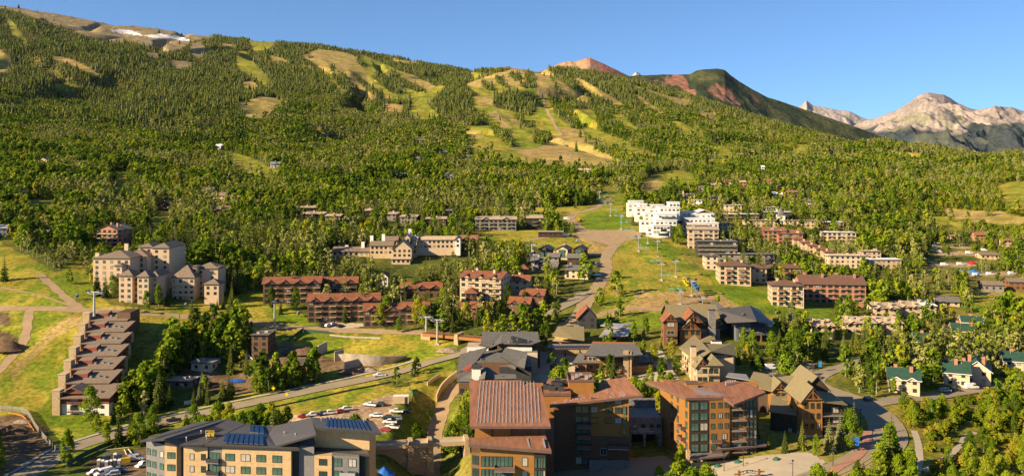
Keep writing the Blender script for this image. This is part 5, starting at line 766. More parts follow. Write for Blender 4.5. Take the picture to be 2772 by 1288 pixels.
x2, x3 = L(1994,432)[0], L(2034,432)[0]; b.block(x2, x3, -12, 6, -4, 9.6, 'blue_grey_wall'); b.gable(x2, x3, -12, 6, 9.6, 5, 'y', 1, 'dark_seam_roof', 'blue_grey_wall', truss=True); b.block(L(2036,436)[0], L(2080,436)[0], -6, 8, -4, 6.6, 'blue_grey_wall'); b.slab([q(2034,864,21.4), q(2086,884,18.4), q(2098,872,19.4), q(2050,846,24.4)], .35, 'pale_metal'); b.slab([q(2038,907,16), q(2072,907,15.4), q(2062,895,17.4), q(2046,895,17.4)], .3, 'grey_roof', 'dark_trim', 'porch_roof')
b.wins((x2,-12), (x3,-12), [.3,.7], [11,7.6,4,.6], 1.9, 2, 'd', 1); b.balcs((x2,-12), (x3,-12), [.5], [5.8,2.3], 5.6, 1.4, 'dark_wood'); b.wins((x0,4), (x1,4), [.1,.24,.75,.9], [6.5,3], 1.6, 1.7, 'd', 1); b.wins(L(2036,436), L(2080,436), [.3,.6,.85], [4,.8], 1.6, 1.8, 'd', 1); b.block(L(2048,430)[0], L(2052,430)[0], -11.5, -10.8, -4, 4.2, 'timber', 'porch_post'); b.block(L(2064,430)[0], L(2068,430)[0], -11.5, -10.8, -4, 4.0, 'timber', 'porch_post'); b.foot(-16, 16, -13, 32); b.clear(1936,2095,826,925,.95)
# ------------------------------------------------------------------ small buildings around the plaza
b = Bld('shop_building', 'yellow-walled shop building with an olive roof and a grey dormer by the plaza', loc=(wx(1538,436), 436, 11)); L, P, Z = b.L, b.P, b.Z; q = lambda px, py, z: pz(b, px, py, z)
b.prism([L(1500,436), L(1556,434.5), L(1576,450), L(1512,452)], -2, 5, 'yellow_wall'); b.slab([q(1495,908,16.4), q(1553,916,16), q(1582,920,15.6), q(1581,883,19.5), q(1511,882,19.5)], .35, 'olive_roof'); b.slab([q(1495,922,13.4), q(1583,926,13.2), q(1580,920,13.8), q(1500,916,13.8)], .3, 'tan_flat_roof', 'rust_fascia', 'canopy'); b.part('dormer', MB().prism([L(1552,434), L(1568,434), L(1568,441), L(1553,441)], 4, [7,7,8.2,8.2], 'pale_metal')); b.wins(L(1500,436), L(1556,434.5), [.2,.5,.8], [1.4], 1.7, 1.5, 'w', 1); b.foot(-10, 10, -3, 18); b.clear(1492,1584,882,925,.95)
lodge('dark shop house with a steep red roof behind the yellow shop building', 1590, 890, 50, 12, 2, 0, 'gy', 'charcoal_wall', 'orange_red_roof', 'shop_building', rise=5, low=.5)
b = Bld('pavilion', 'low plaza pavilion with pale grey metal roofs and an orange gable beside the round lawn', loc=(wx(1665,440), 440, 12)); L, P, Z = b.L, b.P, b.Z; q = lambda px, py, z: pz(b, px, py, z)
b.prism([L(1630,437), L(1690,437), L(1695,455), L(1640,455)], -2, 4.4, 'orange_boards'); b.slab([q(1621,911,15.8), q(1700,908,15.8), q(1708,887,18.4), q(1644,884,18.6)], .3, 'pale_metal'); b.slab([q(1625,880,19.4), q(1682,889,18.8), q(1690,876,20), q(1640,873,20.4)], .3, 'pale_metal'); b.slab([q(1690,882,18.8), q(1722,876,19.2), q(1706,872,20), q(1690,876,19.6)], .3, 'pale_metal'); b.gable(L(1644,437)[0], L(1668,437)[0], -3, 6, 3.4, 2.6, 'y', .6, 'pale_metal', 'orange_boards', truss=True); b.block(L(1644,437)[0], L(1668,437)[0], -3, 6, -2, 3.4, 'orange_boards'); b.wins(L(1630,437), L(1690,437), [.1,.8], [2], 1.5, 1.6, 'b', 1); b.foot(-8, 8, -4, 19); b.clear(1618,1722,872,925,.95)
b = Bld('solar_canopy', 'long flat canopy with dark solar panels on its roof across the plaza', loc=(wx(1545,418), 418, 9.5), cat='canopy'); L, P, Z = b.L, b.P, b.Z; q = lambda px, py, z: pz(b, px, py, z)
rf = b.slab([q(1482,944,14.6), q(1604,943,14.6), q(1606,930,15.6), q(1482,930,15.6)], .5, 'taupe_roof', 'dark_trim'); panels(b, rf, q(1485,942,14.9), q(1600,941,14.9), q(1600,936,15.3), q(1485,936,15.3), 14, 'solar', lift=.25)
for px in (1490, 1530, 1570, 1598): b.part('post', MB().tube((*L(px,416), -1), (*L(px,416), 4.8), .3, .3, 'dark_trim'))
b.block(L(1484,419)[0], L(1600,419)[0], 2, 6, -1, 3.8, 'tan_stone'); b.foot(-11, 11, -3, 8); b.clear(1480,1606,928,960,.95)
HAND_TREES += [(1,905,868,1.5),(1,936,872,1.3),(1,985,862,1.6),(0,1046,876,1.5),(0,1030,884,1.2),(1,882,806,1.4),(0,800,838,1.2),(0,735,842,1.3),(1,1096,858,1.5),(0,1132,882,1.5),(0,1150,888,1.2),(1,1182,872,1.6),(1,1242,876,1.5),(0,1262,880,1.2),(1,1330,866,1.6),(0,1352,872,1.2),(0,975,836,1.2),(1,1010,800,1.5),(1,1060,795,1.6),(1,1120,800,1.5),(0,1200,850,1.4),(0,1375,835,1.3),(1,1420,840,1.5),(1,760,850,.9),(0,1080,900,.8),(1,862,872,.8)]
HAND_TREES += [(0, 1742, 968, 0.8), (0, 1768, 985, 0.9), (1, 1800, 1000, 0.8), (0, 1818, 968, 0.9), (0, 1832, 1015, 0.8), (1, 1790, 948, 0.7), (1, 1995, 985, 1.2), (0, 2022, 1000, 1.1), (0, 2038, 965, 1.2), (1, 2062, 988, 1.0), (0, 2088, 968, 1.2), (0, 2052, 1012, 0.8), (0, 1760, 1040, 0.8), (0, 1848, 900, 0.8), (0, 2012, 945, 1.0), (1, 2110, 960, 1.3), (0, 1715, 925, 1.0), (0, 1748, 905, 0.9), (0, 1442, 935, 0.7), (0, 1468, 928, 0.9), (1, 1478, 935, 0.8), (0, 1480, 915, 0.9), (0, 1745, 1075, 0.8), (0, 1768, 1090, 0.7), (0, 2000, 1185, 0.7), (1, 2050, 1195, 0.8)]
# ------------------------------------------------------------------ turreted tan hotel on the left
b = Bld('turreted_hotel', 'tan stucco hotel with brown hipped roofs and square turrets above the left dirt road', loc=(wx(345,490), 490, 22)); L, P, Z = b.L, b.P, b.Z
def tb(px0, px1, py_t, py_b, Y, d, m='pink_stucco', rise=2.6, sides=True, cols=3, hipover=.7):
    x0, x1 = L(px0,Y)[0], L(px1,Y)[0]; zt, zb = Z(py_t,Y), Z(py_b,Y); b.block(x0, x1, Y-b.p.y, Y-b.p.y+d, zb-4, zt, m); b.hip(x0, x1, Y-b.p.y, Y-b.p.y+d, zt+.3, rise, hipover, 'taupe_roof')
    n = max(1, int((zt-zb)/3.1)); zs = [zt-1.8-3.1*k for k in range(n)]; b.wins((x0,Y-b.p.y), (x1,Y-b.p.y), [(k+.5)/cols for k in range(cols)], zs, 1.5, 1.6, 'b', 1); b.wins((x0,Y-b.p.y+d), (x0,Y-b.p.y), [.3,.7], zs, 1.4, 1.6, 'b', 1); return x0, x1, zt
tb(252,352,700,800,498,22,rise=3.6,cols=5); a = tb(330,400,695,800,512,20,rise=3.4,cols=2); tb(375,412,670,800,522,18,rise=2.2,cols=2); tb(412,458,672,770,518,26,rise=2.6,cols=2); tb(322,358,747,826,484,10,rise=3,cols=2); tb(372,402,750,826,483,12,rise=3,cols=2); tb(358,376,760,826,488,10,rise=1.2,cols=1); tb(402,428,748,815,488,16,rise=2.4,cols=2); tb(310,330,720,815,492,8,rise=1,cols=1)
for px, Y, pt in ((258,500,685),(283,503,688),(337,520,660),(362,490,735)): b.chim(L(px,Y)[0], Y-b.p.y+3, 8, Z(pt,Y), 2.2, 1.6, 'cream_wall')
b.balcs(L(252,498), L(352,498), [.8], [Z(735,498), Z(752,498), Z(770,498)], 3.4, 1.6, 'pink_stucco'); b.foot(-20, 26, -8, 58); b.clear(250,460,662,790,.96)
b = Bld('turreted_hotel', 'second tan hotel wing with an octagonal-looking turret right of the larger turreted hotel', loc=(wx(530,500), 500, 22)); L, P, Z = b.L, b.P, b.Z
tb(466,526,752,812,500,18,rise=6.5,cols=4); tb(528,590,728,806,510,14,rise=3,cols=2); tb(553,592,770,808,496,9,rise=2.6,cols=2); tb(522,532,722,806,506,5,rise=.4,cols=1); tb(584,594,724,806,512,4,rise=.4,cols=1)
b.balcs(L(466,500), L(526,500), [.2,.5,.8], [Z(772,500), Z(786,500), Z(800,500)], 3.2, 1.5, 'pink_stucco', 'white_frame'); b.foot(-14, 14, -6, 26); b.clear(464,596,705,800,.96)
lodge('small red-brown and white condominium with a dark roof above the turreted hotel', 290, 668, 62, 16, 4, -14, 'gy', 'salmon_brick', 'grey_roof', 'condominium', rise=3, chim=2, balc=3, bm='white_wall', low=.3); lodge('small brown house at the wood edge left of the red-brown condominium', 106, 655, 34, 10, 2, 0, 'gx', 'timber', 'grey_roof', 'house', rise=2, low=.4)
lodge('grey house with a pale blue roof at the far left wood edge', 4, 640, 30, 10, 2, 0, 'gx', 'blue_grey_wall', 'pale_metal', 'house', rise=2, low=.4)
HAND_TREES += [(1,12,760,1.6,'big dark spruce alone on the left meadow'),(1,262,800,1.5,'spruce left of the turreted hotel'),(1,286,805,1.3,'blue-green spruce touching the turreted hotel'),(0,305,805,1.2,'aspen at the left front of the turreted hotel'),(0,430,830,1.2,'aspen between the two tan hotels'),(1,452,828,1.0,'spruce between the two tan hotels'),(0,398,838,1.0,'aspen at the foot of the turreted hotel'),(1,520,845,.75,'small spruce on the lawn below the second tan hotel'),(1,588,838,.7,'young spruce right of the second tan hotel'),(1,604,835,.85,'pointed spruce right of the second tan hotel'),(1,628,832,1.5,'tall green spruce on the lawn right of the second tan hotel')]
# ------------------------------------------------------------------ red-roofed condominiums
RC = dict(wm='brown_boards', rm='orange_red_roof', name='condominium', group='red-roofed condominiums', rise=2.6, edge='rust_fascia', win='b', bm='tan_stucco', br='timber')
lodge('long red-roofed condominium with cream front corner behind the lift tower', 790, 822, 150, 16, 4, 8, 'gx', balc=2, gab=4, chim=3, low=.45, **RC); lodge('red-roofed condominium wing receding right of the long one', 905, 806, 120, 14, 3, 6, 'gx', balc=2, gab=3, low=.6, **RC)
lodge('large red-roofed condominium with pale balconies above the car park', 930, 872, 190, 17, 4, 7, 'gx', balc=2, gab=5, chim=2, low=.25, **RC); lodge('red-roofed condominium half hidden by spruces right of the car park', 1035, 884, 100, 15, 3, 5, 'gx', balc=2, gab=2, low=.5, **RC); lodge('red-roofed condominium wing behind the round green trees', 1120, 880, 80, 15, 3, 5, 'gx', balc=2, gab=2, low=.6, **RC)
lodge('small red-roofed house with a white wall among the spruces', 1036, 775, 28, 9, 2, 0, 'gy', **{**RC, 'wm': 'white_wall'}, low=.5); lodge('red-roofed condominium row mostly hidden in the wood', 1140, 806, 110, 12, 2, 4, 'gx', low=.7, gab=3, **RC)
lodge('tall brown condominium with stepped red roofs and a lit stucco end', 1300, 822, 112, 22, 5, -16, 'gx', balc=2, gab=3, chim=2, low=.35, **{**RC, 'wm': 'pink_stucco'}); lodge('red-roofed condominium low wing in front of the tall brown one', 1285, 862, 86, 12, 2, -14, 'gx', gab=2, low=.6, **RC); lodge('red-roofed condominium with a small hipped tower roof', 1275, 838, 30, 9, 3, 0, 'hip', low=.5, **RC)
lodge('upper red-roofed condominium on the slope toward the cabins', 1400, 800, 62, 12, 3, -12, 'gx', gab=2, chim=1, low=.5, **{**RC, 'wm': 'pink_stucco'}); lodge('red-roofed condominium farther right on the slope below the cabins', 1440, 825, 62, 12, 2, -12, 'gx', gab=2, low=.5, **RC); lodge('low red-roofed condominium at the right end by the curving road', 1405, 848, 56, 11, 2, -12, 'gx', gab=2, low=.6, **RC); lodge('tiny red-roofed tower house above the slope', 1418, 768, 20, 7, 3, 0, 'hip', low=.5, **RC)
# ------------------------------------------------------------------ cream lodge in the middle of the wood
b = Bld('lodge', 'big cream lodge with a central gabled tower and long tan roofs amid the wood', loc=(wx(1090,600), 600, 34)); L, P, Z = b.L, b.P, b.Z
def lb_(px0, px1, pt, pb, Y, d, ax='x', rise=2.4, cols=4, m='tan_stucco', rm='tan_flat_roof'):
    x0, x1 = L(px0,Y)[0], L(px1,Y)[0]; y = Y-b.p.y; zt = Z(pt,Y); zb = Z(pb,Y); b.block(x0, x1, y, y+d, zb-5, zt, m); b.gable(x0, x1, y, y+d, zt, rise, ax, .7, rm, m); zs = [zt-1.7-3*k for k in range(max(1, int((zt-zb)/3)))]; b.wins((x0,y), (x1,y), [(k+.5)/cols for k in range(cols)], zs, 1.5, 1.6, 'b', 1); b.wins((x0,y+d), (x0,y), [.3,.7], zs, 1.4, 1.5, 'b', 1)
lb_(1062,1114,672,716,595,16,'y',5.5,4); lb_(1088,1110,643,700,606,12,'y',3,2); lb_(1108,1128,650,690,608,12,'x',2,2); lb_(1122,1240,648,672,612,12,'x',2,10,'pink_stucco'); lb_(1232,1246,646,672,610,12,'y',2,1,'white_wall'); lb_(1002,1062,664,695,606,14,'x',2.4,5,rm='taupe_roof'); lb_(1040,1075,650,680,622,12,'x',2.4,3,rm='taupe_roof'); lb_(900,1000,680,710,612,15,'x',2.6,7,rm='taupe_roof'); lb_(1060,1110,700,722,590,6,'x',1,4)
for px, Y, pt in ((1004,610,638),(1036,612,634),(1108,610,620),(1126,614,636),(980,614,655),(920,616,668),(936,616,664),(885,612,676),(1104,609,630)): b.chim(L(px,Y)[0], Y-b.p.y+4, 4, Z(pt,Y), 2.2, 1.6, 'white_wall')
b.foot(-50, 42, -12, 36); b.clear(890,1250,625,690,.93); b.clear(1060,1125,625,722,.93)
lodge('dark brown annex with small rusty gables at the right end of the cream lodge', 1268, 682, 46, 14, 3, 0, 'gx', 'timber', 'rust_roof', 'lodge', gab=2, chim=1, low=.5)
lodge('long grey-brown condominium with pale flat roof and end gables by the golf meadow', 1342, 624, 110, 14, 3, 0, 'shed', 'grey_wall', 'tan_flat_roof', 'condominium', balc=2, gab=2, chim=2, rise=2, low=.3); lodge('short condominium with pale roof right of the long one by the golf meadow', 1448, 620, 42, 14, 3, 0, 'shed', 'dark_wood', 'tan_flat_roof', 'condominium', balc=2, rise=2, low=.3)
for n, (px, py, wp, st) in enumerate([(1180,612,54,2),(845,598,60,2),(900,604,40,2),(830,580,56,2),(1105,606,44,2),(948,612,36,2),(1215,588,26,2),(1000,598,22,3),(1060,598,26,2)]):
    lodge(['pale-roofed condominium left of the golf meadow','wide pale-roofed condominium in the wood','pale-roofed house right of the wide condominium','upper pale-roofed condominium in the wood','pale-roofed condominium above the cream lodge','low pale-roofed house above the chimneys','small pale-roofed house at the meadow corner','narrow tan house with a lit wall above the lodge','small house behind the lodge tower'][n], px, py, wp, 12, st, random.uniform(-8,8), 'shed', random.choice(['grey_wall','dark_wood']), 'tan_flat_roof', 'condominium', rise=1.4, chim=1, cm='cream_wall', low=.45)
for n, (px, py, wp, wm, rm) in enumerate([(590,545,40,'tan_stucco','taupe_roof'),(602,585,42,'timber','taupe_roof'),(446,570,36,'dark_wood','rust_roof'),(560,530,30,'tan_stucco','grey_roof'),(850,350,40,'timber','rust_roof'),(872,370,26,'grey_wall','grey_roof'),(982,393,22,'blue_grey_wall','pale_metal'),(1135,388,22,'timber','grey_roof'),(1198,420,22,'charcoal_wall','grey_roof'),(1265,434,34,'grey_wall','grey_roof'),(940,470,28,'tan_stucco','tan_flat_roof'),(985,435,16,'pink_stucco','rust_roof'),(1080,486,30,'grey_wall','grey_roof'),(1315,478,26,'timber','rust_roof'),(1215,486,24,'white_wall','grey_roof'),(745,455,24,'white_wall','pale_metal'),(115,445,26,'tan_stucco','grey_roof'),(590,405,16,'white_wall','white_roof'),(1580,472,34,'cream_wall','tan_flat_roof'),(1130,440,16,'pink_stucco','grey_roof')]):
    lodge(['tan house with three roofs in the upper left wood','brown gabled house below the tan one in the wood','dark red-brown cabin in the left wood','small tan house left in the upper wood','brown flat villa high in the aspen wood','grey villa just below the brown flat villa','small blue-grey house in the aspen wood','little brown house high on the wooded slope','black house high right in the aspen wood','grey wide house below the ski meadow','tan house with a lit roof in the mid wood','small pinkish house in the mid aspen wood','grey house between tall aspens','dark red gabled house below the big ski meadow','small white house among the aspens','white house at the foot of the narrow left run','tan house hidden far left in the wood','tiny white hut at the top of the narrow run','pale restaurant house below the ski meadow','tiny pinkish house on the upper slope'][n], px, py, wp, 11, 2, random.uniform(-15,15), random.choice(['gx','gy']) if n not in (4,5) else 'flat', wm, rm, 'house', rise=3, chim=n % 2, low=.3, group=None)
# ------------------------------------------------------------------ cabins with glass gables
for n, (px, py, wp, d, rz, ax, wm) in enumerate([(1472,702,30,12,-18,'gy','dark_wood'),(1521,702,30,12,-18,'gy','pink_stucco'),(1566,702,28,12,-18,'gy','dark_wood'),(1455,730,34,10,-10,'gx','grey_wall'),(1490,746,32,10,-15,'gx','dark_wood'),(1497,718,30,10,-12,'gx','grey_wall'),(1553,720,34,10,-12,'gx','dark_wood'),(1438,715,24,10,-12,'gy','dark_wood'),(1560,755,62,15,-14,'gx','cream_wall')]):
    c = lodge(['dark cabin with a tall glass gable, leftmost of the upper row','pinkish cabin with a tall glass gable in the middle of the upper row','dark cabin with a tall glass gable, rightmost of the upper row','grey cabin with a chimney at the left below the glass gables','dark cabin lowest left of the cabin group','grey cabin between the glass gables and the large grey roof','dark low cabin just above the large grey roof','dark narrow cabin at the far left of the upper row','large cabin with a broad blue-grey roof beside the dirt road'][n], px, py, wp, d, 2, rz, ax, wm, 'grey_roof', 'cabin', 'cabins by the dirt road', rise=2.2, low=.15, chim=n % 2, sh=3.6 if n < 3 else 2.9, cm='tan_stone')
    if n < 3:
        W = wp / c.k; c.part('glass_front', MB().box(-W*.28, W*.28, -.35, -.14, 1.2, 6.8, 'bronze_frame').add([(-W*.26,-.36,1.4),(W*.26,-.36,1.4),(W*.26,-.36,6.7),(-W*.26,-.36,6.7)], [(0,1,2,3)], 'green_glass'))
# ------------------------------------------------------------------ white hotel at the foot of the slope
b = Bld('white_hotel', 'bright white terraced hotel with curved tiers at the foot of the ski slope', loc=(wx(1800,715), 715, 40)); L, P, Z = b.L, b.P, b.Z
def wb(px0, px1, pt, pb, Y, d, cols=0, ro='white_roof', over=.5, m='white_wall', rows=None):
    x0, x1 = L(px0,Y)[0], L(px1,Y)[0]; y = Y-b.p.y; zt = Z(pt,Y); zb = Z(pb,Y); b.block(x0, x1, y, y+d, zb-4, zt, m); b.flat(x0, x1, y, y+d, zt, over, ro, 'white_wall', .5)
    if cols: b.wins((x0,y), (x1,y), [(k+.5)/cols for k in range(cols)], [zt-2-3.2*k for k in range(rows or max(1, int((zt-zb)/3.2)))], 2.0, 1.5, 'd', 1)
wb(1768,1814,610,638,700,14,5); wb(1774,1832,597,618,708,14,5); wb(1778,1832,580,600,716,14,3,rows=1); wb(1786,1840,562,585,730,16,5); wb(1812,1840,549,560,740,12,3); wb(1744,1786,577,604,730,10,3); wb(1756,1786,566,580,742,10,2); wb(1722,1762,562,588,748,10,3); wb(1730,1752,553,564,760,8,2); wb(1700,1726,552,575,768,10,2); wb(1704,1742,545,556,780,9,3); wb(1764,1798,556,570,756,12,3); wb(1734,1770,598,616,716,8,3); wb(1752,1778,616,632,704,10,2)
def tiers(px, py0, Y, r, n):
    x, y = L(px,Y)[0], Y-b.p.y
    for k in range(n):
        z = Z(py0,Y) - 3.3*k; rr = r*(1+.16*k); a = [(x+math.cos(t)*rr, y+4+math.sin(t)*rr) for t in np.linspace(math.pi*.98, math.pi*2.02, 14)] + [(x+rr,y+9),(x-rr,y+9)]; b.prism(a, z-3.4, z-2.2, 'white_wall', 'terrace'); b.prism([(p_[0]*.93+x*.07, p_[1]*.93+(y+4)*.07) for p_ in a], z-2.2, z-.01, 'glass', 'glass_band')
tiers(1810, 586, 716, 7.5, 4); tiers(1796, 608, 702, 6, 3)
b.foot(-30, 14, -18, 70); b.clear(1700,1842,540,600,.97); b.clear(1765,1842,560,636,.97)
b = Bld('white_hotel', 'white lodge with a broad low gable right of the terraced white hotel', loc=(wx(1895,740), 740, 42)); L, P, Z = b.L, b.P, b.Z
wb(1856,1935,592,612,728,14,7); wb(1870,1925,580,595,742,14,4); x0, x1 = L(1880,745)[0], L(1934,745)[0]; b.block(x0, x1, 6, 22, 0, Z(577,745), 'white_wall'); b.gable(x0, x1, 6, 22, Z(577,745), 2.8, 'y', 1, 'white_roof', 'dark_wood', 'white_wall'); wb(1842,1882,574,585,750,10,2); wb(1860,1945,604,618,720,8,6); b.foot(-22, 16, -22, 26); b.clear(1845,1940,568,612,.96)
HAND_TREES += [(0,1838,662,1.5,'big round tree in front of the white hotel'),(0,1826,660,1.35,'round tree left of the big one before the white hotel'),(1,1712,610,1.1,'spruce at the left edge of the white hotel'),(0,1736,622,1.1,'tree below the left wing of the white hotel'),(0,1755,615,1.0,'tree before the middle of the white hotel'),(0,1720,590,1.0,'tree at the upper left of the white hotel')]
# ------------------------------------------------------------------ flat-roofed village blocks
V = [('brown balconied block with a white roof and chimney above the village', 2008,598,92,14,2,'flat','dark_wood','white_roof',dict(balc=3,chim=1,cm='salmon_brick',solid=True,br='timber',low=.2)), ('dark block with a white roof behind the clock tower', 2105,600,70,14,3,'flat','dark_wood','white_roof',dict(balc=2,low=.4)), ('white roofed upper block behind the dark one', 2096,578,36,10,2,'flat','white_wall','white_roof',dict(low=.3)),
 ('long low tan building left of the clock tower', 2060,615,90,10,2,'flat','tan_stucco','tan_flat_roof',dict(low=.3)), ('long low tan building right of the clock tower', 2170,615,90,10,2,'flat','tan_stucco','tan_flat_roof',dict(low=.3)), ('banded brown block with a bright white roof on the right of the village', 2244,628,78,14,3,'flat','pink_stucco','white_roof',dict(balc=3,solid=True,br='timber',low=.1)),
 ('cream block with a white roof and rows of openings below the banded one', 2272,658,86,14,3,'flat','cream_wall','white_roof',dict(balc=2,low=.15)), ('tan condominium tower with stacked balconies facing the ski slope', 1904,676,80,16,5,'shed','pink_stucco','tan_flat_roof',dict(balc=2,low=.1,rise=1.5)), ('black balconied condominium with a wood end wall below the tan tower', 1942,700,106,14,4,'flat','charcoal_wall','grey_roof',dict(balc=3,low=.15,br='tan_stucco')),
 ('low cream building with a dark flat roof by the lawn strip', 1926,730,34,12,3,'flat','cream_wall','grey_roof',dict(low=.1)), ('long dark flat roof building behind the cream one', 2020,712,150,10,2,'flat','grey_wall','grey_roof',dict(low=.55)), ('red-brown roofed condominium in the village trees', 2098,655,60,12,3,'shed','salmon_brick','rust_roof',dict(balc=2,low=.4)), ('rust roofed condominium right of the other red-brown one', 2140,662,66,12,3,'shed','salmon_brick','rust_roof',dict(balc=2,low=.2)),
 ('long cream building with a bright white sloping roof', 2295,725,96,16,3,'shed','cream_wall','white_roof',dict(low=.25,rise=-1)), ('white flat-roofed building right of the long white roof', 2385,725,110,12,2,'flat','pink_stucco','white_roof',dict(low=.45)), ('pinkish flat block between the white roofs', 2360,712,50,10,3,'flat','pink_stucco','tan_flat_roof',dict(low=.3)),
 ('brown apartment block with umber hip roof and chunky pale balconies by the lawn', 1990,772,84,16,4,'hip','pink_stucco','umber_roof',dict(balc=2,chim=2,low=.05,rise=2.4,bm='pink_stucco',br='timber',solid=True)), ('umber roofed block right behind the one by the lawn', 2050,765,50,14,3,'hip','tan_stucco','umber_roof',dict(low=.4,rise=2.2)), ('brown block with tall lit windows between the spruces', 2130,764,106,14,3,'hip','salmon_brick','umber_roof',dict(balc=2,chim=2,low=.25,rise=2)),
 ('umber roofed apartment block nearest the lawn strip', 2132,830,84,16,4,'hip','pink_stucco','umber_roof',dict(balc=2,chim=2,low=.1,rise=2.4,bm='pink_stucco',br='timber',solid=True)), ('wide umber roofed apartment block at the right of the lawn strip', 2256,822,170,20,4,'gx','salmon_brick','umber_roof',dict(balc=1,chim=4,low=.15,rise=4.4,br='timber')),
 ('pale building with chimneys above the white lodge', 1850,541,60,10,2,'flat','cream_wall','tan_flat_roof',dict(low=.3,chim=1)), ('white-roofed house in the trees right of the white hotel', 1882,558,36,10,2,'flat','white_wall','white_roof',dict(low=.2)), ('cream low block below the white lodge', 1880,640,66,10,3,'flat','tan_stucco','tan_flat_roof',dict(low=.4)), ('tan low block right of the cream low block', 1950,625,60,10,2,'flat','tan_stucco','tan_flat_roof',dict(low=.4)), ('white-roofed block above the brown balconied block', 1985,572,44,10,2,'flat','cream_wall','white_roof',dict(low=.4)),
 ('brown chalet with a wide roof high on the village hillside', 2137,533,44,12,2,'gx','timber','rust_roof',dict(low=.2,rise=2,balc=1)), ('tan house on the hill left of the chalet', 1932,550,26,9,2,'shed','pink_stucco','tan_flat_roof',dict(low=.3)), ('white house right below the hillside chalet', 2180,552,30,9,1,'gx','white_wall','grey_roof',dict(low=.3)), ('white garage house left of the hillside chalet', 2105,532,24,9,1,'gx','white_wall','white_roof',dict(low=.3)),
 ('pinkish house highest in the village wood', 1975,504,22,9,2,'shed','pink_stucco','rust_roof',dict(low=.3)), ('tan house with two roofs in the upper village wood', 1940,514,26,9,2,'shed','tan_stucco','tan_flat_roof',dict(low=.3)), ('salmon house in the upper village wood', 2012,506,16,8,2,'shed','salmon_brick','tan_flat_roof',dict(low=.3)), ('small house right in the upper village wood', 2074,502,26,9,2,'gx','tan_stucco','rust_roof',dict(low=.3)), ('cream house far left in the upper village wood', 1905,522,26,9,2,'shed','cream_wall','grey_roof',dict(low=.3)), ('white tower house alone on the wooded slope', 2066,468,8,6,3,'shed','white_wall','white_roof',dict(low=.2)), ('pale house on the ridge line at the right', 2405,412,14,9,1,'gx','white_wall','rust_roof',dict(low=.2)), ('white house on the ridge right of the pale one', 2522,440,18,9,1,'gx','white_wall','grey_roof',dict(low=.2))]
for lbl, px, py, wp, d, st, rf, wm, rm, kw in V: lodge(lbl, px, py, wp, d, st, random.uniform(-9,-3) if px < 2350 else 0, rf, wm, rm, 'village_block' if d >= 12 else 'house', **kw)
for k in range(5):
    lodge(['highest','second','middle','fourth','lowest'][k] + ' of the five stepped pinkish townhouses in the village', 2160+21*k, 668+9*k, 22, 11, 2, -6, 'shed', 'pink_stucco', 'rust_roof', 'townhouse', 'stepped pinkish townhouses', rise=1.2, low=.2, chim=1)
b = Bld('clock_tower', 'small white tower with a dark conical roof in the village', 2116, 606); w_ = 19 / b.k; b.block(-w_/2, w_/2, 0, w_, -3, 9, 'white_wall'); b.part('roof', MB().tube((0,w_/2,9),(0,w_/2,15),w_*.72,.1,'grey_roof',10)); b.wins((-w_/2,0),(w_/2,0),[.5],[6.5,2.5],1.4,1.6,'d',0); b.foot(-4,4,-1,8); b.clear(2106,2128,568,600)
# ------------------------------------------------------------------ tan row houses and green-roofed houses on the right
for n, (px, py, wp, st) in enumerate([(2330,905,78,2),(2405,905,76,2),(2232,915,54,2)]): lodge(['tan row house with overlapping roofs, middle of the lower row','tan row house with overlapping roofs, right end of the lower row','tan row house with a stone end wall, left end of the lower row'][n], px, py, wp, 13, st, -5, 'shed', 'pink_stucco', 'tan_flat_roof', 'row_house', 'tan row houses', rise=1.6, chim=3, low=.6, gab=2)
for n, (px, py, wp, st) in enumerate([(2400,862,66,2),(2465,858,60,2),(2512,855,44,2)]): lodge(['tan row house, left end of the upper row','tan row house in the middle of the upper row','tan row house with a white roof edge, right end of the upper row'][n], px, py, wp, 13, st, -4, 'shed', 'pink_stucco', 'tan_flat_roof' if n < 2 else 'white_roof', 'row_house', 'tan row houses', rise=1.6, chim=2, low=.6, gab=2)
GH = dict(clr=.42, wm='cream_wall', rm='green_roof', name='green_roofed_house', group='white houses with green roofs', edge='white_wall', cm='salmon_brick')
lodge('white two-storey house with a green roof nearest the side street', 2448, 1066, 72, 12, 2, -20, 'gx', rise=3, chim=2, low=.05, sh=3.1, gab=2, **GH); lodge('white green-roofed house with brick chimneys right of the spruces', 2590, 1046, 58, 12, 2, -22, 'gx', rise=3.6, chim=3, low=.15, sh=3.1, **GH); lodge('white green-roofed house with a steep gable at the right parking', 2645, 1040, 60, 12, 2, -25, 'gy', rise=4, chim=2, low=.2, sh=3.1, **GH)
lodge('green-roofed house with a white wall high among the right spruces', 2615, 925, 60, 12, 2, -18, 'gx', rise=3, chim=2, low=.45, **GH); lodge('white green-roofed house above the other ones by the bend', 2632, 900, 46, 11, 2, -18, 'gx', rise=2.6, chim=1, low=.5, **GH); lodge('small green-roofed house in the spruces left of the pair', 2500, 955, 40, 10, 2, -18, 'gx', rise=3, low=.5, chim=1, **GH); lodge('green-roofed house at the right frame edge', 2745, 1010, 44, 11, 2, -20, 'gx', rise=3, low=.6, chim=1, **GH)
lodge('long low house with a grey roof and lit end wall behind the bend', 2568, 828, 56, 11, 1, -8, 'gx', 'pink_stucco', 'grey_roof', 'house', rise=2.4, low=.3); lodge('pale green barn with a grey roof above the road bend', 2690, 790, 50, 12, 1, -12, 'gx', 'grey_wall', 'taupe_roof', 'barn', rise=2, low=.1, sh=5); lodge('brown house right of the pale barn', 2755, 785, 44, 11, 2, -8, 'gx', 'timber', 'taupe_roof', 'house', rise=2, low=.4); lodge('tan depot building with wide doors on the trailer lot', 2680, 702, 46, 12, 1, -6, 'gx', 'pink_stucco', 'taupe_roof', 'depot', rise=1.6, low=.1, sh=4)
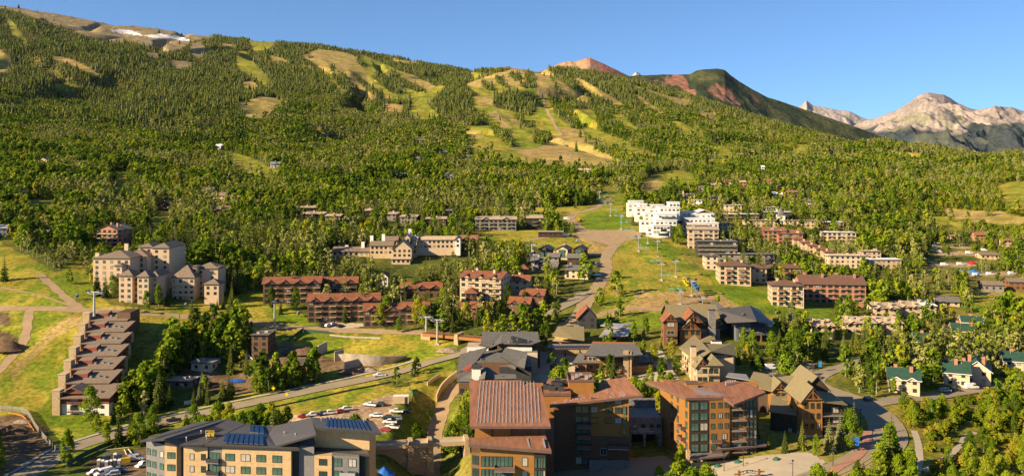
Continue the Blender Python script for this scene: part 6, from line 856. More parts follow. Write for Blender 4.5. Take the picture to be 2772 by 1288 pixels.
lodge('small pinkish house in the right wood', 2728, 668, 20, 8, 2, 0, 'gx', 'pink_stucco', 'rust_roof', 'house', rise=1.6, low=.2); lodge('tan house with a big roof above the trailer lot', 2590, 650, 30, 8, 1, 0, 'shed', 'pink_stucco', 'tan_flat_roof', 'house', rise=1.6, low=.2); lodge('red-brown house above the trailer lot', 2658, 652, 34, 9, 2, 0, 'gx', 'salmon_brick', 'rust_roof', 'house', rise=2.5, low=.4)
# ------------------------------------------------------------------ building in the grove, site huts
lodge('tiny summit lodge on the bare crest of the ski hill', 1456, 184, 20, 14, 1, 0, 'gx', 'dark_wood', 'grey_roof', 'lodge', rise=4, low=.1, sh=7)
lodge('dark brown townhouse with a dark roof half hidden in the grove', 703, 972, 44, 14, 4, 0, 'flat', 'brown_boards', 'grey_roof', 'townhouse', low=.6, sh=2.9); lodge('small pale site hut with a flat roof in the grove clearing', 545, 1005, 58, 9, 1, -8, 'flat', 'cream_wall', 'pale_metal', 'site_hut', low=.1, sh=4)
lodge('low brown shelter with a flat roof at the edge of the grove', 480, 1050, 70, 8, 1, -5, 'flat', 'grey_wall', 'tan_flat_roof', 'shelter', low=.4, sh=3); lodge('grey stone maintenance building at the end of the ski path', 1490, 643, 66, 10, 1, -3, 'flat', 'dark_wood', 'tan_flat_roof', 'maintenance_shed', low=.1, sh=4.2)
# ------------------------------------------------------------------ vehicles
for n_, c_ in [('paint_white',(.72,.70,.68)),('paint_red',(.38,.02,.015)),('paint_dark',(.02,.022,.028)),('paint_blue',(.02,.03,.14)),('paint_grey',(.20,.20,.21)),('paint_silver',(.42,.42,.43)),('paint_bluegrey',(.13,.17,.24)),('paint_orange',(.55,.20,.02))]: mat(n_, c_, .3, var=.03, spec=.6, scale=2)
mat('lamp_red', (.4,.02,.01), .3); mat('lamp_clear', (.75,.72,.65), .2)
_vc = {}
def profile(b, P, y0, y1, m, ins=0.0):
    """side outline P (x, z) swept across the width, pinched at the top by ins"""
    n = len(P); zs = [p[1] for p in P]; za, zb = min(zs), max(zs); f = lambda z: ins * (z - za) / (zb - za + 1e-6)
    vs = [(x, y0 + f(z), z) for x, z in P] + [(x, y1 - f(z), z) for x, z in P]
    b.add(vs, [tuple(range(n)), tuple(reversed(range(n, 2*n)))] + [((i+1)%n, i, n+i, n+(i+1)%n) for i in range(n)], m)
def vehicle_meshes(kind, paint):
    k = (kind, paint)
    if k in _vc: return _vc[k]
    b = MB(); g = MB(); r = {}
    if kind == 'pickup':
        L = 5.7; profile(b, [(-2.85,.45),(2.75,.45),(2.85,.75),(2.8,1.0),(1.5,1.12),(.95,1.14),(-.7,1.14),(-.72,1.1),(-2.85,1.1)], -.95, .95, paint, .08); profile(b, [(-.72,1.08),(1.3,1.08),(.75,1.80),(-.55,1.80)], -.88, .88, paint, .16); b.box(-2.7, -.85, -.75, .75, 1.02, 1.105, 'black'); gp = [(-.66,1.18),(1.16,1.18),(.72,1.70),(-.52,1.70)]; ga = .16
    elif kind == 'van':
        L = 5.6; profile(b, [(-2.8,.4),(2.7,.4),(2.8,.8),(2.6,1.15),(1.75,1.3),(1.35,2.25),(1.1,2.4),(-2.7,2.4),(-2.8,2.2)], -.98, .98, paint, .12); gp = [(.2,1.4),(1.78,1.4),(1.42,2.12),(.2,2.12)]; ga = .12
    else:
        L = 4.7; h = 1.65 if kind == 'suv' else 1.45; profile(b, [(-2.3,.4),(2.3,.4),(2.38,.65),(2.2,.86),(1.25,.98),(-1.9,1.0),(-2.32,.9)], -.9, .9, paint, .08); profile(b, [(-2.1 if kind == 'suv' else -1.8,.97),(1.25,.97),(.5,h),(-1.6 if kind == 'suv' else -1.1,h)], -.84, .84, paint, .18); gp = [(-1.9 if kind == 'suv' else -1.6,1.03),(1.12,1.03),(.5,h-.1),(-1.55 if kind == 'suv' else -1.08,h-.1)]; ga = .17
    profile(g, gp, -.90 if kind != 'van' else -.985, .90 if kind != 'van' else .985, 'glass', ga + .0)
    w_ = MB(); w_.tube((0,-.13,0), (0,.13,0), .37, .37, 'rubber', 12); w_.tube((0,-.14,0), (0,.14,0), .2, .2, 'steel', 8)
    l = MB(); x = L/2; l.box(x-.12, x+.03, -.13, .13, -.08, .08, 'lamp_clear'); t = MB(); t.box(-x-.02, -x+.1, -.1, .1, -.1, .1, 'lamp_red')
    _vc[k] = (b.mesh('body'), g.mesh('windows'), w_.mesh('wheel'), l.mesh('headlight'), t.mesh('taillight'), L); return _vc[k]
def car(kind, paint, px, py, ang, label, group='parked vehicles'):
    p = hit(px, py); bm_, gm, wm, lm, tm, L = vehicle_meshes(kind, paint); nm = {'pickup': 'pickup_truck', 'van': 'van', 'suv': 'car', 'sedan': 'car'}[kind]
    o = empty(nm, (p.x, p.y, p.z + .16), R(ang), label, {'pickup': 'truck', 'van': 'van'}.get(kind, 'car'), group); link('body', bm_, o); link('windows', gm, o)
    for sx in (-1, 1):
        for sy in (-1, 1): link('wheel', wm, o, (sx * L * .31, sy * .84, .37))
    for sy in (-1, 1): link('headlight', lm, o, (0, sy * .66, .78)); link('taillight', tm, o, (0, sy * .7, .82))
    FOOT.append(('c', (p.x, p.y, 4.0))); CLEAR.append((px-14, px+14, py-14, py+4, p.y, 1)); return o
LOT = 'vehicles on the gravel lot'
for a in [('suv','paint_red',821,1130,200,'red car at the left end of the vehicle row below the grassy bank'),('pickup','paint_white',847,1126,200,'white pickup second from the left in the row below the bank'),('suv','paint_blue',872,1124,200,'dark blue car between two white pickups below the bank'),('pickup','paint_white',893,1121,200,'white pickup in the middle of the row below the bank'),('sedan','paint_red',918,1117,200,'red car between the two right white pickups of the row'),('pickup','paint_white',936,1111,200,'white pickup at the right end of the row below the bank'),
          ('pickup','paint_white',1003,1099,160,'white pickup beside the dark car near the container'),('suv','paint_dark',1028,1098,170,'dark car right of the white pickup near the container'),('pickup','paint_white',1073,1117,178,'white truck just below the tan container'),('pickup','paint_dark',1096,1119,178,'dark truck at the lot edge right of the white truck'),('pickup','paint_white',1019,1129,180,'white pickup facing sideways in the middle of the lot'),('suv','paint_dark',1048,1134,175,'black car behind the long white pickup'),('suv','paint_grey',1074,1136,175,'grey car at the green fence'),('pickup','paint_white',1055,1146,180,'long white pickup in front of the black car'),('pickup','paint_white',1062,1160,165,'white pickup beside the red car at the lot corner'),('sedan','paint_red',1044,1166,165,'red car at the lower corner of the gravel lot')]: car(*a, LOT)
car('pickup','paint_dark',470,1141,197,'dark pickup towing a brown trailer on the main road', None); car('pickup','paint_white',1027,1019,195,'white pickup standing beside the main road by the pit', None)
for a in [('pickup','paint_white',386,1262,250,'white pickup facing the camera beside the tan apartment block'),('van','paint_white',366,1246,20,'white van behind the white pickup at the apartment corner'),('pickup','paint_bluegrey',320,1277,190,'blue-grey pickup in front of the portable toilets'),('suv','paint_white',256,1283,230,'white car at the bottom left of the service yard'),('van','paint_white',280,1287,230,'white van at the bottom of the service yard'),('suv','paint_silver',306,1287,200,'silver car at the frame bottom in the service yard')]: car(*a, 'vehicles in the service yard')
for a in [('sedan','paint_dark',872,884,60,'dark car at the left of the car park under the red-roofed condominium'),('suv','paint_white',889,884,60,'white car second in the condominium car park'),('suv','paint_silver',902,881,60,'silver car third in the condominium car park'),('sedan','paint_dark',920,885,60,'dark car right in the condominium car park')]: car(*a, 'cars at the red-roofed condominiums')
for a in [('suv','paint_bluegrey',1620,716,20,'blue-grey car upper one by the cabins'),('suv','paint_dark',1624,724,20,'dark car just below the blue-grey one by the cabins'),('pickup','paint_white',1615,747,30,'white pickup beside the large cabin'),('van','paint_white',1534,595,0,'white truck at the meadow edge near the tree clump'),('van','paint_white',1531,641,0,'white van beside the maintenance shed'),('suv','paint_dark',1559,645,0,'black car on the dirt yard'),('suv','paint_silver',1567,655,10,'silver car on the dirt yard below the black one'),('sedan','paint_dark',1476,667,0,'dark car on the dirt track above the cabins'),('van','paint_white',2088,1000,10,'white van in the shade behind the tan lodge'),('suv','paint_dark',2352,1084,20,'dark car at the mouth of the side street'),('suv','paint_silver',2558,1061,5,'silver car parked on the side street by the dark tree'),('suv','paint_dark',2584,1058,5,'dark car parked right of the silver car on the side street'),('van','paint_white',2630,1052,5,'white van before the steep-gabled green-roofed house')]: car(*a, None)
for n, a in enumerate([('van','paint_white',2541,684,0),('suv','paint_dark',2520,715,10),('van','paint_white',2556,719,0),('van','paint_white',2600,718,5),('van','paint_white',2643,747,5),('van','paint_white',2680,745,5),('van','paint_white',2739,743,10),('van','paint_white',2623,687,0),('suv','paint_dark',2588,668,0),('suv','paint_grey',2603,667,0),('suv','paint_dark',2618,666,0),('van','paint_white',2664,680,0),('suv','paint_silver',2530,668,0),('suv','paint_white',2535,660,0)]):
    car(*a, ['white van alone at the left of the trailer lot','dark car at the left corner of the trailer lot','white van before the row of red shrubs','white van left of the red tent','white van in front of the right blue tarp','white van right of the blue tarps','white trailer van at the far right of the lot','white van left of the depot','dark car leftmost of the upper parking row','grey car in the middle of the upper parking row','dark car right of the upper parking row','white van above the depot roof','silver car at the upper left of the lots','white car above the silver one at the lots'][n], 'vehicles on the trailer lots')
p = hit(422, 1157); o = empty('trailer', (p.x, p.y, p.z + .16), R(197), 'brown flatbed trailer loaded with earth behind the dark pickup', 'trailer'); MB().box(-4.5,3.6,-1.15,1.15,.75,.95,'rust_fascia').box(3.6,6,-.08,.08,.6,.75,'steel').build('bed', o); t = MB(); random.seed(4)
for k in range(9): t.tube((-4+k*.85,0,.95), (-4+k*.85,0,1.25+random.random()*.5), .95, .35, 'brown_boards', 7)
t.build('load', o)
for x in (-1.6, -.7):
    for y in (-1.05, 1.05): MB().tube((x,y-.15,.4),(x,y+.15,.4),.4,.4,'rubber',12).build('wheel', o)
# containers, toilets, yard goods
def box_thing(name, label, cat, px, py, L, W, H, m, ang=0, ridge=True, group=None, door=True):
    p = hit(px, py); o = empty(name, (p.x, p.y, p.z + .1), R(ang), label, cat, group); b = MB().box(-L/2,L/2,-W/2,W/2,.12,H,m)
    if ridge:
        for k in range(int(L/.6)): b.box(-L/2+.2+k*.6,-L/2+.35+k*.6,-W/2-.05,-W/2-.002,.3,H-.2,m)
    b.build('body', o); MB().box(-L/2-.04,L/2+.04,-W/2-.06,W/2+.06,H+.004,H+.1,'white_roof').build('roof', o)
    if door: MB().box(L/2-1.6,L/2-.5,-W/2-.08,-W/2-.056,.2,H-.35,'dark_trim').build('door', o)
    FOOT.append(('c', (p.x, p.y, L*.5))); CLEAR.append((px-20, px+20, py-18, py+2, p.y, 1)); return o
box_thing('shipping_container','tan container with a red-edged roof at the top of the gravel lot','container',1086,1091,6.4,2.6,3.2,'cream_wall',3)
for n, (px, py, m) in enumerate([(268,1262,'grey_wall'),(278,1264,'grey_wall'),(289,1266,'grey_wall'),(300,1264,'fence_green'),(310,1262,'tarp_blue'),(323,1262,'pale_metal'),(283,1251,'grey_wall'),(293,1249,'charcoal_wall'),(312,1245,'white_wall'),(324,1246,'grey_wall')]):
    p = hit(px, py); o = empty('portable_toilet', (p.x, p.y, p.z+.1), R(12), ['grey portable toilet at the left end of the front row','second grey portable toilet of the front row','third grey portable toilet of the front row, left of the green one','bright green portable toilet in the front row','blue portable toilet in the front row','pale portable toilet at the right end of the front row','grey portable toilet at the left of the back row','dark portable toilet in the back row','white portable toilet in the back row','grey portable toilet at the right of the back row'][n], 'portable toilet', 'portable toilets in the service yard'); MB().box(-.6,.6,-.6,.6,.05,2.2,m).build('cabin', o)
    b = MB(); b.add([(-.66,-.66,2.2),(.66,-.66,2.2),(.66,.66,2.2),(-.66,.66,2.2),(-.45,-.45,2.48),(.45,-.45,2.48),(.45,.45,2.48),(-.45,.45,2.48)],[(0,1,5,4),(1,2,6,5),(2,3,7,6),(3,0,4,7),(4,5,6,7),(3,2,1,0)],'white_roof'); b.build('roof', o); MB().box(-.42,.42,-.64,-.605,.15,2.0,'pale_metal').build('door', o); FOOT.append(('c',(p.x,p.y,2.5)))
CLEAR.append((225, 400, 1190, 1300, 330, 1))
for n, (px, py, l, a) in enumerate([(340,1225,7,-60),(352,1222,6,-55),(300,1218,12,22)]): p = hit(px, py); tag(MB().tube((-l/2,0,.3),(l/2,0,.35),.2,.2,'cream_wall',8).build('pipe', None, (p.x,p.y,p.z), R(a)), ['long pale pipe lying on the dry bank','shorter pale pipe beside the long one on the bank','thin pale pipe along the foot of the green fence'][n], 'pipe')
p = hit(340, 1250); o = empty('lumber_stack', (p.x,p.y,p.z), R(20), 'yellow stack of lumber right of the portable toilets', 'lumber'); b = MB()
for k in range(5): b.box(-1.6,1.6,-1.2+k*.02,1.2-k*.02,.15+k*.32,.42+k*.32,'line_yellow')
b.build('boards', o)
# ------------------------------------------------------------------ lift towers, cables, cabins and chairs
def pylon(px, py, hpx, name, label, arm=6.0, group=None, ang=-25, m='galvanized', double=True):
    p = hit(px, py); h = hpx / (F / p.y); o = empty(name, tuple(p), R(ang), label, 'lift tower', group); MB().tube((0,0,-1),(0,0,h*.94),.55*arm/6,.34*arm/6,m,10).build('pole', o); MB().box(-1.1,1.1,-1.1,1.1,-1.5,.5,'concrete').build('base', o)
    b = MB().beam((-arm/2,0,h*.94),(arm/2,0,h*.94),.4,.5,m).beam((-arm/2,0,h*.90),(0,0,h*.84),.18,.2,m).beam((arm/2,0,h*.90),(0,0,h*.84),.18,.2,m); b.build('crossarm', o)
    for s in (-1, 1):
        c = MB().box(s*arm/2-.12,s*arm/2+.12,-1.9,1.9,h*.95+.18,h*.95+.5,m)
        for k in range(6): c.tube((s*arm/2-.2,-1.7+k*.68,h*.95+.6),(s*arm/2+.2,-1.7+k*.68,h*.95+.6),.26,.26,'black',10)
        c.build('sheave_train', o); d = MB().box(s*arm*.36-.5,s*arm*.36+.5,-.9,.9,h*.95+.29,h*.95+.37,'steel').box(s*arm*.36-.5,s*arm*.36-.42,-.9,.9,h*.95+.371,h*.95+1.2,'steel'); d.build('catwalk', o)
    FOOT.append(('c', (p.x,p.y,6))); CLEAR.append((px-18,px+18,py-hpx,py+4,p.y,1)); return p, h
GT = 'gondola towers'; G = [pylon(255,858,72,'gondola_tower','tall pale gondola tower on the left meadow beside the dirt road',7.5,GT,-8), pylon(743,893,76,'gondola_tower','tall pale gondola tower by the dirt road before the red roofs',6.5,GT,-70), pylon(1154,904,50,'gondola_tower','left one of the twin gondola towers by the upper bridge',7,GT,-10), pylon(1184,931,70,'gondola_tower','right one of the twin gondola towers by the upper bridge',7,GT,-10)]
pylon(1440,705,46,'gondola_tower','pale tower at the left of the cabins, upper one',6.5,GT,-10); pylon(1446,732,46,'gondola_tower','pale tower at the left of the cabins, lower one',6.5,GT,-10)
CT_ = 'chairlift towers on the ski slope'; TW = {}
for n, (px, py, h) in enumerate([(1623,545,28),(1653,585,36),(1682,621,40),(1729,680,40),(1791,758,47),(1842,824,38),(1754,659,26),(1780,693,44),(1830,749,46),(1873,800,43),(1902,836,33)]):
    TW[n] = pylon(px, py, h, 'chairlift_tower', ['highest chairlift tower at the forest shadow','chairlift tower on the upper green lawn','chairlift tower above the dirt yard','chairlift tower just below the dirt yard','chairlift tower in the middle of the slope','chairlift tower low on the slope near the dirt track','short lift tower by the red stand','lift tower in front of the white hotel lawn','lift tower at the right middle of the slope','lift tower between the yellow and blue cabins','lowest lift tower at the dirt bank'][n], 4.6, CT_, -28, 'steel')
for n, (px, py, h) in enumerate([(1492,318,11),(1506,352,13),(1528,392,15),(1544,428,17)]): pylon(px, py, h, 'chairlift_tower', ['highest thin lift tower on the open ski meadow','thin lift tower on the ski meadow beside the round tree island','thin lift tower on the dry lower ski meadow','lowest thin lift tower at the foot of the ski meadow'][n], 6, 'lift towers on the high ski meadow', -60, 'steel')
def cable(a, b_, sag, off, nm, label):
    (p, h), (q_, k) = a, b_; P0, P1 = Vector((p.x,p.y,p.z+h*.95+.9)), Vector((q_.x,q_.y,q_.z+k*.95+.9)); d = (P1-P0); s = Vector((-d.y,d.x,0)).normalized()*off; b = MB(); pts = []
    for i in range(13): t = i/12; pts.append(P0.lerp(P1,t)+s-Vector((0,0,4*sag*t*(1-t))))
    for u, v in zip(pts[:-1], pts[1:]): b.tube(u, v, .03, .03, 'black', 4, False)
    tag(b.build(nm), label, 'cable', 'lift cables'); return pts
lines = []
for i, (a, b_) in enumerate([(0,1),(1,2),(2,3),(3,4),(4,5),(6,7),(7,8),(8,9),(9,10)]):
    for s in (-1, 1): lines.append((i, s, cable(TW[a], TW[b_], 1.2, s*2.2, 'lift_cable', 'thin dark lift cable strung between the towers on the ski slope')))
cable(G[0], G[1], 6, 3.2, 'lift_cable', 'thin dark gondola cable across the left meadow'); cable(G[1], G[2], 5, 3, 'lift_cable', 'thin dark gondola cable over the dirt road')
mat('teal_paint', (.03,.24,.20), .5); mat('cabin_yellow', (.75,.52,.01), .45); mat('cabin_blue', (.03,.17,.45), .45)
ch_ = MB().beam((0,0,-.1),(0,0,-3.4),.08,.08,'steel'); se = MB().box(-1.5,1.5,-.35,.35,-3.5,-3.35,'teal_paint').box(-1.5,1.5,.3,.38,-3.349,-2.7,'teal_paint'); ba = MB().tube((-1.5,-.5,-3.0),(1.5,-.5,-3.0),.05,.05,'steel',6); chm = (ch_.mesh('hanger'), se.mesh('seat'), ba.mesh('safety_bar'))
nc = 0
for i, s, pts in lines:
    if i > 4: continue
    for f in ((3, 9) if i != 2 else (2, 6, 10)):
        o = empty('lift_chair', tuple(pts[f]), R(-28), 'teal chairlift chair %s %s' % (['at the forest shadow','over the upper green lawn','over the dirt yard','over the middle of the slope','low over the slope'][i], ('on the left cable' if s > 0 else 'on the right cable') + (', upper' if f < 5 else ', lower' if f > 6 else ', between two others')), 'chair', 'chairs on the lift')
        link('hanger', chm[0], o); link('seat', chm[1], o); link('safety_bar', chm[2], o)
def cabin(pt, m, label):
    o = empty('lift_cabin', tuple(pt), R(-30), label, 'lift cabin', 'open lift cabins'); MB().beam((0,0,0),(0,0,-2.2),.12,.12,'steel').build('hanger', o); b = MB(); n = 14
    for (r0, z0, r1, z1) in ((.95,-5.0,1.25,-4.6),(1.25,-4.6,1.3,-3.9)): b.tube((0,0,z0),(0,0,z1),r0,r1,m,n,True)
    b.build('tub', o); MB().tube((0,0,-2.5),(0,0,-2.15),1.35,.5,m,n).build('roof', o); w_ = MB()
    for k in range(6): a = k*math.pi/3; w_.beam((math.cos(a)*1.2,math.sin(a)*1.2,-3.9),(math.cos(a)*1.25,math.sin(a)*1.25,-2.5),.1,.1,m)
    w_.build('frame', o); MB().tube((0,0,-3.88),(0,0,-2.52),1.0,1.0,'black',n).build('opening', o)
def cab_at(px, py, Y): return at(px, py, Y)
for n, (px, py) in enumerate([(1853.5,757),(1857.5,762),(1862,767)]): p = TW[8][0]; cabin(at(px, py-9, p.y-12-n*5) + Vector((0,0,1.5)), 'cabin_yellow', ['highest','middle','lowest'][n] + ' of the three yellow lift cabins')
for n, (px, py) in enumerate([(1880,767),(1884,774),(1888,781)]): p = TW[9][0]; cabin(at(px, py-9, p.y+10-n*5) + Vector((0,0,1.5)), 'cabin_blue', ['highest','middle','lowest'][n] + ' of the three blue lift cabins')
# snow guns on the meadow
for n, (px, py) in enumerate([(209,812),(278,808),(504,836),(570,836),(808,858)]):
    p = hit(px, py); o = empty('snow_gun', (p.x,p.y,p.z), R(30), ['dark snow gun beside the dirt crossing','dark snow gun at the foot of the turreted hotel','snow gun on the lawn below the second tan hotel','snow gun farther right on that lawn','snow gun at the end of the lawn by the condominium'][n], 'snow gun', 'snow guns'); MB().tube((0,-1,2.2),(0,1.1,2.7),.85,.75,'paint_bluegrey',12).tube((0,1.1,2.7),(0,1.15,2.72),.8,.6,'white_wall',12).build('drum', o); b = MB()
    for a in (0, 2.1, 4.2): b.beam((0,0,1.9),(math.cos(a)*1.3,math.sin(a)*1.3,0),.15,.15,'dark_trim')
    b.build('tripod', o)
# ------------------------------------------------------------------ bridges
def wall_line(name, label, cat, pix, h, t, m, par=None, z=None, lean=0, group=None, cap=None):
    P_ = spline([(p.x, p.y) for p in (hit(a, b) for a, b in pix)], 2.0); b = MB(); T = np.gradient(P_, axis=0); T /= np.linalg.norm(T, axis=1)[:, None]; N_ = np.stack([-T[:,1], T[:,0]], 1); hs = np.interp(np.linspace(0,1,len(P_)), np.linspace(0,1,len(h)), h) if np.ndim(h) else np.full(len(P_), h); zz = gz(P_[:,0], P_[:,1]); n = len(P_); vs = []
    for k, (o, q) in enumerate(((0,-1),(t,-1),(t+lean,1),(lean,1))):
        for i in range(n): vs.append((P_[i,0]+N_[i,0]*o, P_[i,1]+N_[i,1]*o, zz[i]-1.5 if q < 0 else zz[i]+hs[i]))
    fs = [(k*n+i, ((k+1)%4)*n+i, ((k+1)%4)*n+i+1, k*n+i+1) for k in range(4) for i in range(n-1)] + [(0,3*n,2*n,n),(n-1,2*n-1,3*n-1,4*n-1)]
    b.add(vs, [f[::-1] for f in fs], m); o = b.build(name); return tag(o, label, cat, group)
Yb = 316.0; A = at(1018,1205,Yb); B_ = at(1280,1166,322); D = (B_-A); D.z = 0; Ln = D.length; o = empty('stone_bridge', tuple(A), math.atan2(D.y, D.x), 'stone and concrete road bridge with sloping piers over the ski trail', 'bridge')
MB().box(0,Ln,-2.6,2.6,-.5,0,'concrete').box(0,Ln,-2.9,-2.605,-.7,.75,'tan_stucco').box(0,Ln,2.605,2.9,-.7,.75,'tan_stucco').build('deck', o); MB().box(0,Ln*.52,-2.4,2.4,-14,-.504,'tan_stone').build('abutment', o)
for x in (Ln*.35, Ln*.55, Ln*.93): MB().add([(x-1.7,-3.6,-15),(x+1.7,-3.6,-15),(x+1.7,3.6,-15),(x-1.7,3.6,-15),(x-.8,-3.1,1.4),(x+.8,-3.1,1.4),(x+.8,3.1,1.4),(x-.8,3.1,1.4)],[(0,3,2,1),(4,5,6,7),(0,1,5,4),(1,2,6,5),(2,3,7,6),(3,0,4,7)],'tan_stone').build('pier', o)
for k in range(6): MB().box(Ln*.57+k*2.1,Ln*.57+k*2.1+.5,-2.4,2.4,-1.5,-.51,'concrete').build('beam', o)
FOOT.append(('line', ([(A.x,A.y),(B_.x,B_.y)], 6))); CLEAR.append((1015,1285,1150,1250,A.y+8,1))
A = at(1152,898,455); B_ = at(1320,905,440); D = (B_-A); Ln = D.length; o = empty('ski_bridge', tuple(A), math.atan2(D.y, D.x), 'timber skier bridge with a stone pier behind the charcoal-roofed lodge', 'bridge'); MB().box(0,Ln,-3,3,-.5,0,'timber').build('deck', o); b = MB().box(0,Ln,-3.2,-3.004,-1.6,-.3,'orange_boards').box(0,Ln,-3.2,-3.0,.9,1.05,'timber')
for k in range(16): b.box(k*Ln/16,k*Ln/16+.2,-3.2,-3.0,.003,.9,'timber')
b.build('side_beam', o); MB().add([(Ln*.55-1.6,-3.8,-8),(Ln*.55+1.6,-3.8,-8),(Ln*.55+1.6,3.4,-8),(Ln*.55-1.6,3.4,-8),(Ln*.55-.8,-3.5,1),(Ln*.55+.8,-3.5,1),(Ln*.55+.8,3.2,1),(Ln*.55-.8,3.2,1)],[(0,3,2,1),(4,5,6,7),(0,1,5,4),(1,2,6,5),(2,3,7,6),(3,0,4,7)],'tan_stone').build('pier', o); MB().box(-1,Ln*.12,-3,3,-7,-.51,'tan_stone').build('abutment', o)
FOOT.append(('line', ([(A.x,A.y),(B_.x,B_.y)], 5))); CLEAR.append((1150,1330,885,935,A.y+3,1))
# ------------------------------------------------------------------ walls, fences, the building site
wall_line('retaining_wall','curved tan retaining wall along the trail beside the hotel','wall',[(1183,1088),(1195,1062),(1215,1040),(1237,1022)],3.2,.6,'tan_stucco'); wall_line('retaining_wall','low stone retaining wall beside the main road','wall',[(1158,1043),(1175,1030),(1192,1020)],1.6,.5,'tan_stone')
wall_line('shotcrete_wall','pale curved shotcrete wall of the excavation','wall',[(1090,966),(1065,978),(1030,985),(990,986),(950,980),(925,968)],[1.2,3.5,5,5.5,4.5,2],.8,'shotcrete',lean=2.6); CLEAR.append((870,1090,925,985,450,1))
for n, (pix, h) in enumerate([([(800,988),(845,982)],3.2),([(905,978),(930,972)],5),([(932,1000),(975,988)],3.6),([(860,962),(884,950)],5)]): wall_line('concrete_wall',['low concrete wall left in the building pit','tall concrete wall against the shotcrete','concrete wall with rubble at the right of the pit','concrete wall at the left end of the shotcrete'][n],'wall',pix[::-1],h,.5,'concrete')
bm = bpy.data.materials.new('mesh_fence'); bm.use_nodes = True; nt = bm.node_tree; pb = nt.nodes['Principled BSDF']; pb.inputs['Base Color'].default_value = (.30,.27,.22,1); pb.inputs['Alpha'].default_value = .45; MATS['mesh_fence'] = bm
def fence(name, label, pix, h, m, post='steel', step=3.0, group=None):
    P_ = spline([(p.x, p.y) for p in (hit(a, b) for a, b in pix)], step); o = empty(name, (P_[0][0], P_[0][1], 0), 0, label, 'fence', group); b = MB(); c = MB()
    for i, p in enumerate(P_):
        z = g1(*p); c.tube((p[0]-P_[0][0],p[1]-P_[0][1],z-.4),(p[0]-P_[0][0],p[1]-P_[0][1],z+h+.1),.06,.06,post,6)
        if i: q_ = P_[i-1]; b.slab([(q_[0]-P_[0][0],q_[1]-P_[0][1],zl+h),(p[0]-P_[0][0],p[1]-P_[0][1],z+h),(p[0]-P_[0][0],p[1]-P_[0][1]+.03,z+h),(q_[0]-P_[0][0],q_[1]-P_[0][1]+.03,zl+h)], h-.15, m)
        zl = z
    b.build('panels', o); c.build('posts', o); return o
fence('site_fence','mesh site fence curving round the brown earthwork at the lower left',[(-20,1110),(33,1113),(73,1122),(95,1157),(120,1190),(150,1222)],2.2,'mesh_fence'); fence('road_fence','dark green fabric fence along the inner curve of the main road',[(180,1265),(225,1238),(280,1213),(340,1192),(405,1172),(440,1160)],1.9,'fence_green'); fence('road_fence','low dark fence along the main road above the grassy bank',[(640,1128),(740,1104),(860,1078),(960,1056),(1060,1036)],.9,'fence_green')
fence('barrier_fence','green fabric barrier along the dirt road',[(823,898),(860,901),(891,903)],1.5,'fence_green'); fence('barrier_fence','white panelled barrier below the dirt road above the pit',[(891,909),(940,914),(985,916),(1030,918)],1.0,'concrete'); fence('lot_fence','green fabric fence at the right edge of the gravel lot',[(1082,1165),(1090,1140),(1110,1105),(1118,1075),(1108,1055)],1.8,'fence_green'); fence('slope_fence','dark green fabric fence running down the bank to the pit',[(822,896),(800,912),(777,930)],2.0,'fence_green')
fence('orange_fence','orange plastic fence along the top of the earthwork',[(20,1119),(60,1127),(80,1150),(92,1168)],.7,'paint_orange'); fence('banner_fence','long white banner fence at the roadside below the grove',[(498,1096),(530,1092),(566,1086)],1.7,'white_wall')
p = hit(725,1010); o = empty('boom_lift', tuple(p), R(160), 'blue boom lift with its arm raised over the pit', 'boom lift'); MB().box(-1.6,1.6,-1,1,.5,1.5,'tarp_blue').build('chassis', o); MB().beam((0,0,1.6),(7.5,0,5.6),.6,.6,'cabin_blue').beam((7.5,0,5.6),(11,0,7.6),.4,.4,'white_wall').build('boom', o); MB().box(10.6,12.2,-.8,.8,6.9,7.0,'cabin_blue').box(10.6,12.2,-.8,-.74,7.001,8,'cabin_blue').box(10.6,12.2,.74,.8,7.001,8,'cabin_blue').build('basket', o)
for x in (-1.1,1.1):
    for y in (-1,1): MB().tube((x,y-.18,.5),(x,y+.18,.5),.5,.5,'rubber',12).build('wheel', o)
def blob(name, label, cat, px, py, sx, sy, sz, m, seed=1, ang=0):
    """a rumpled heap or draped sheet"""
    p = hit(px, py); n = 22; xs = np.linspace(-1,1,n); gx, gy = np.meshgrid(xs, xs); r = np.sqrt(gx**2+gy**2); z = np.maximum(0, 1-r**1.6)*(.7+.6*fbm(gx*2+seed,gy*2,seed,3)) + (fbm(gx*5,gy*5+seed,seed+1,2)-.5)*.25*(r<.95); vs = [(a*sx,b*sy,c*sz-.1) for a,b,c in zip(gx.ravel(),gy.ravel(),z.ravel())]; fs = [(j*n+i,j*n+i+1,(j+1)*n+i+1,(j+1)*n+i) for j in range(n-1) for i in range(n-1) if r[j,i]<1.05]; b = MB().add(vs,fs,m); b.smooth = True; o = b.build(name,None,(p.x,p.y,p.z+.05),R(ang)); FOOT.append(('c',(p.x,p.y,max(sx,sy)+1))); return tag(o,label,cat)
mat('earth', (.19,.11,.06), .95, var=.25, scale=.8, bump=.8); mat('rubble', (.36,.27,.19), .95, var=.3, scale=1.2, bump=.9)
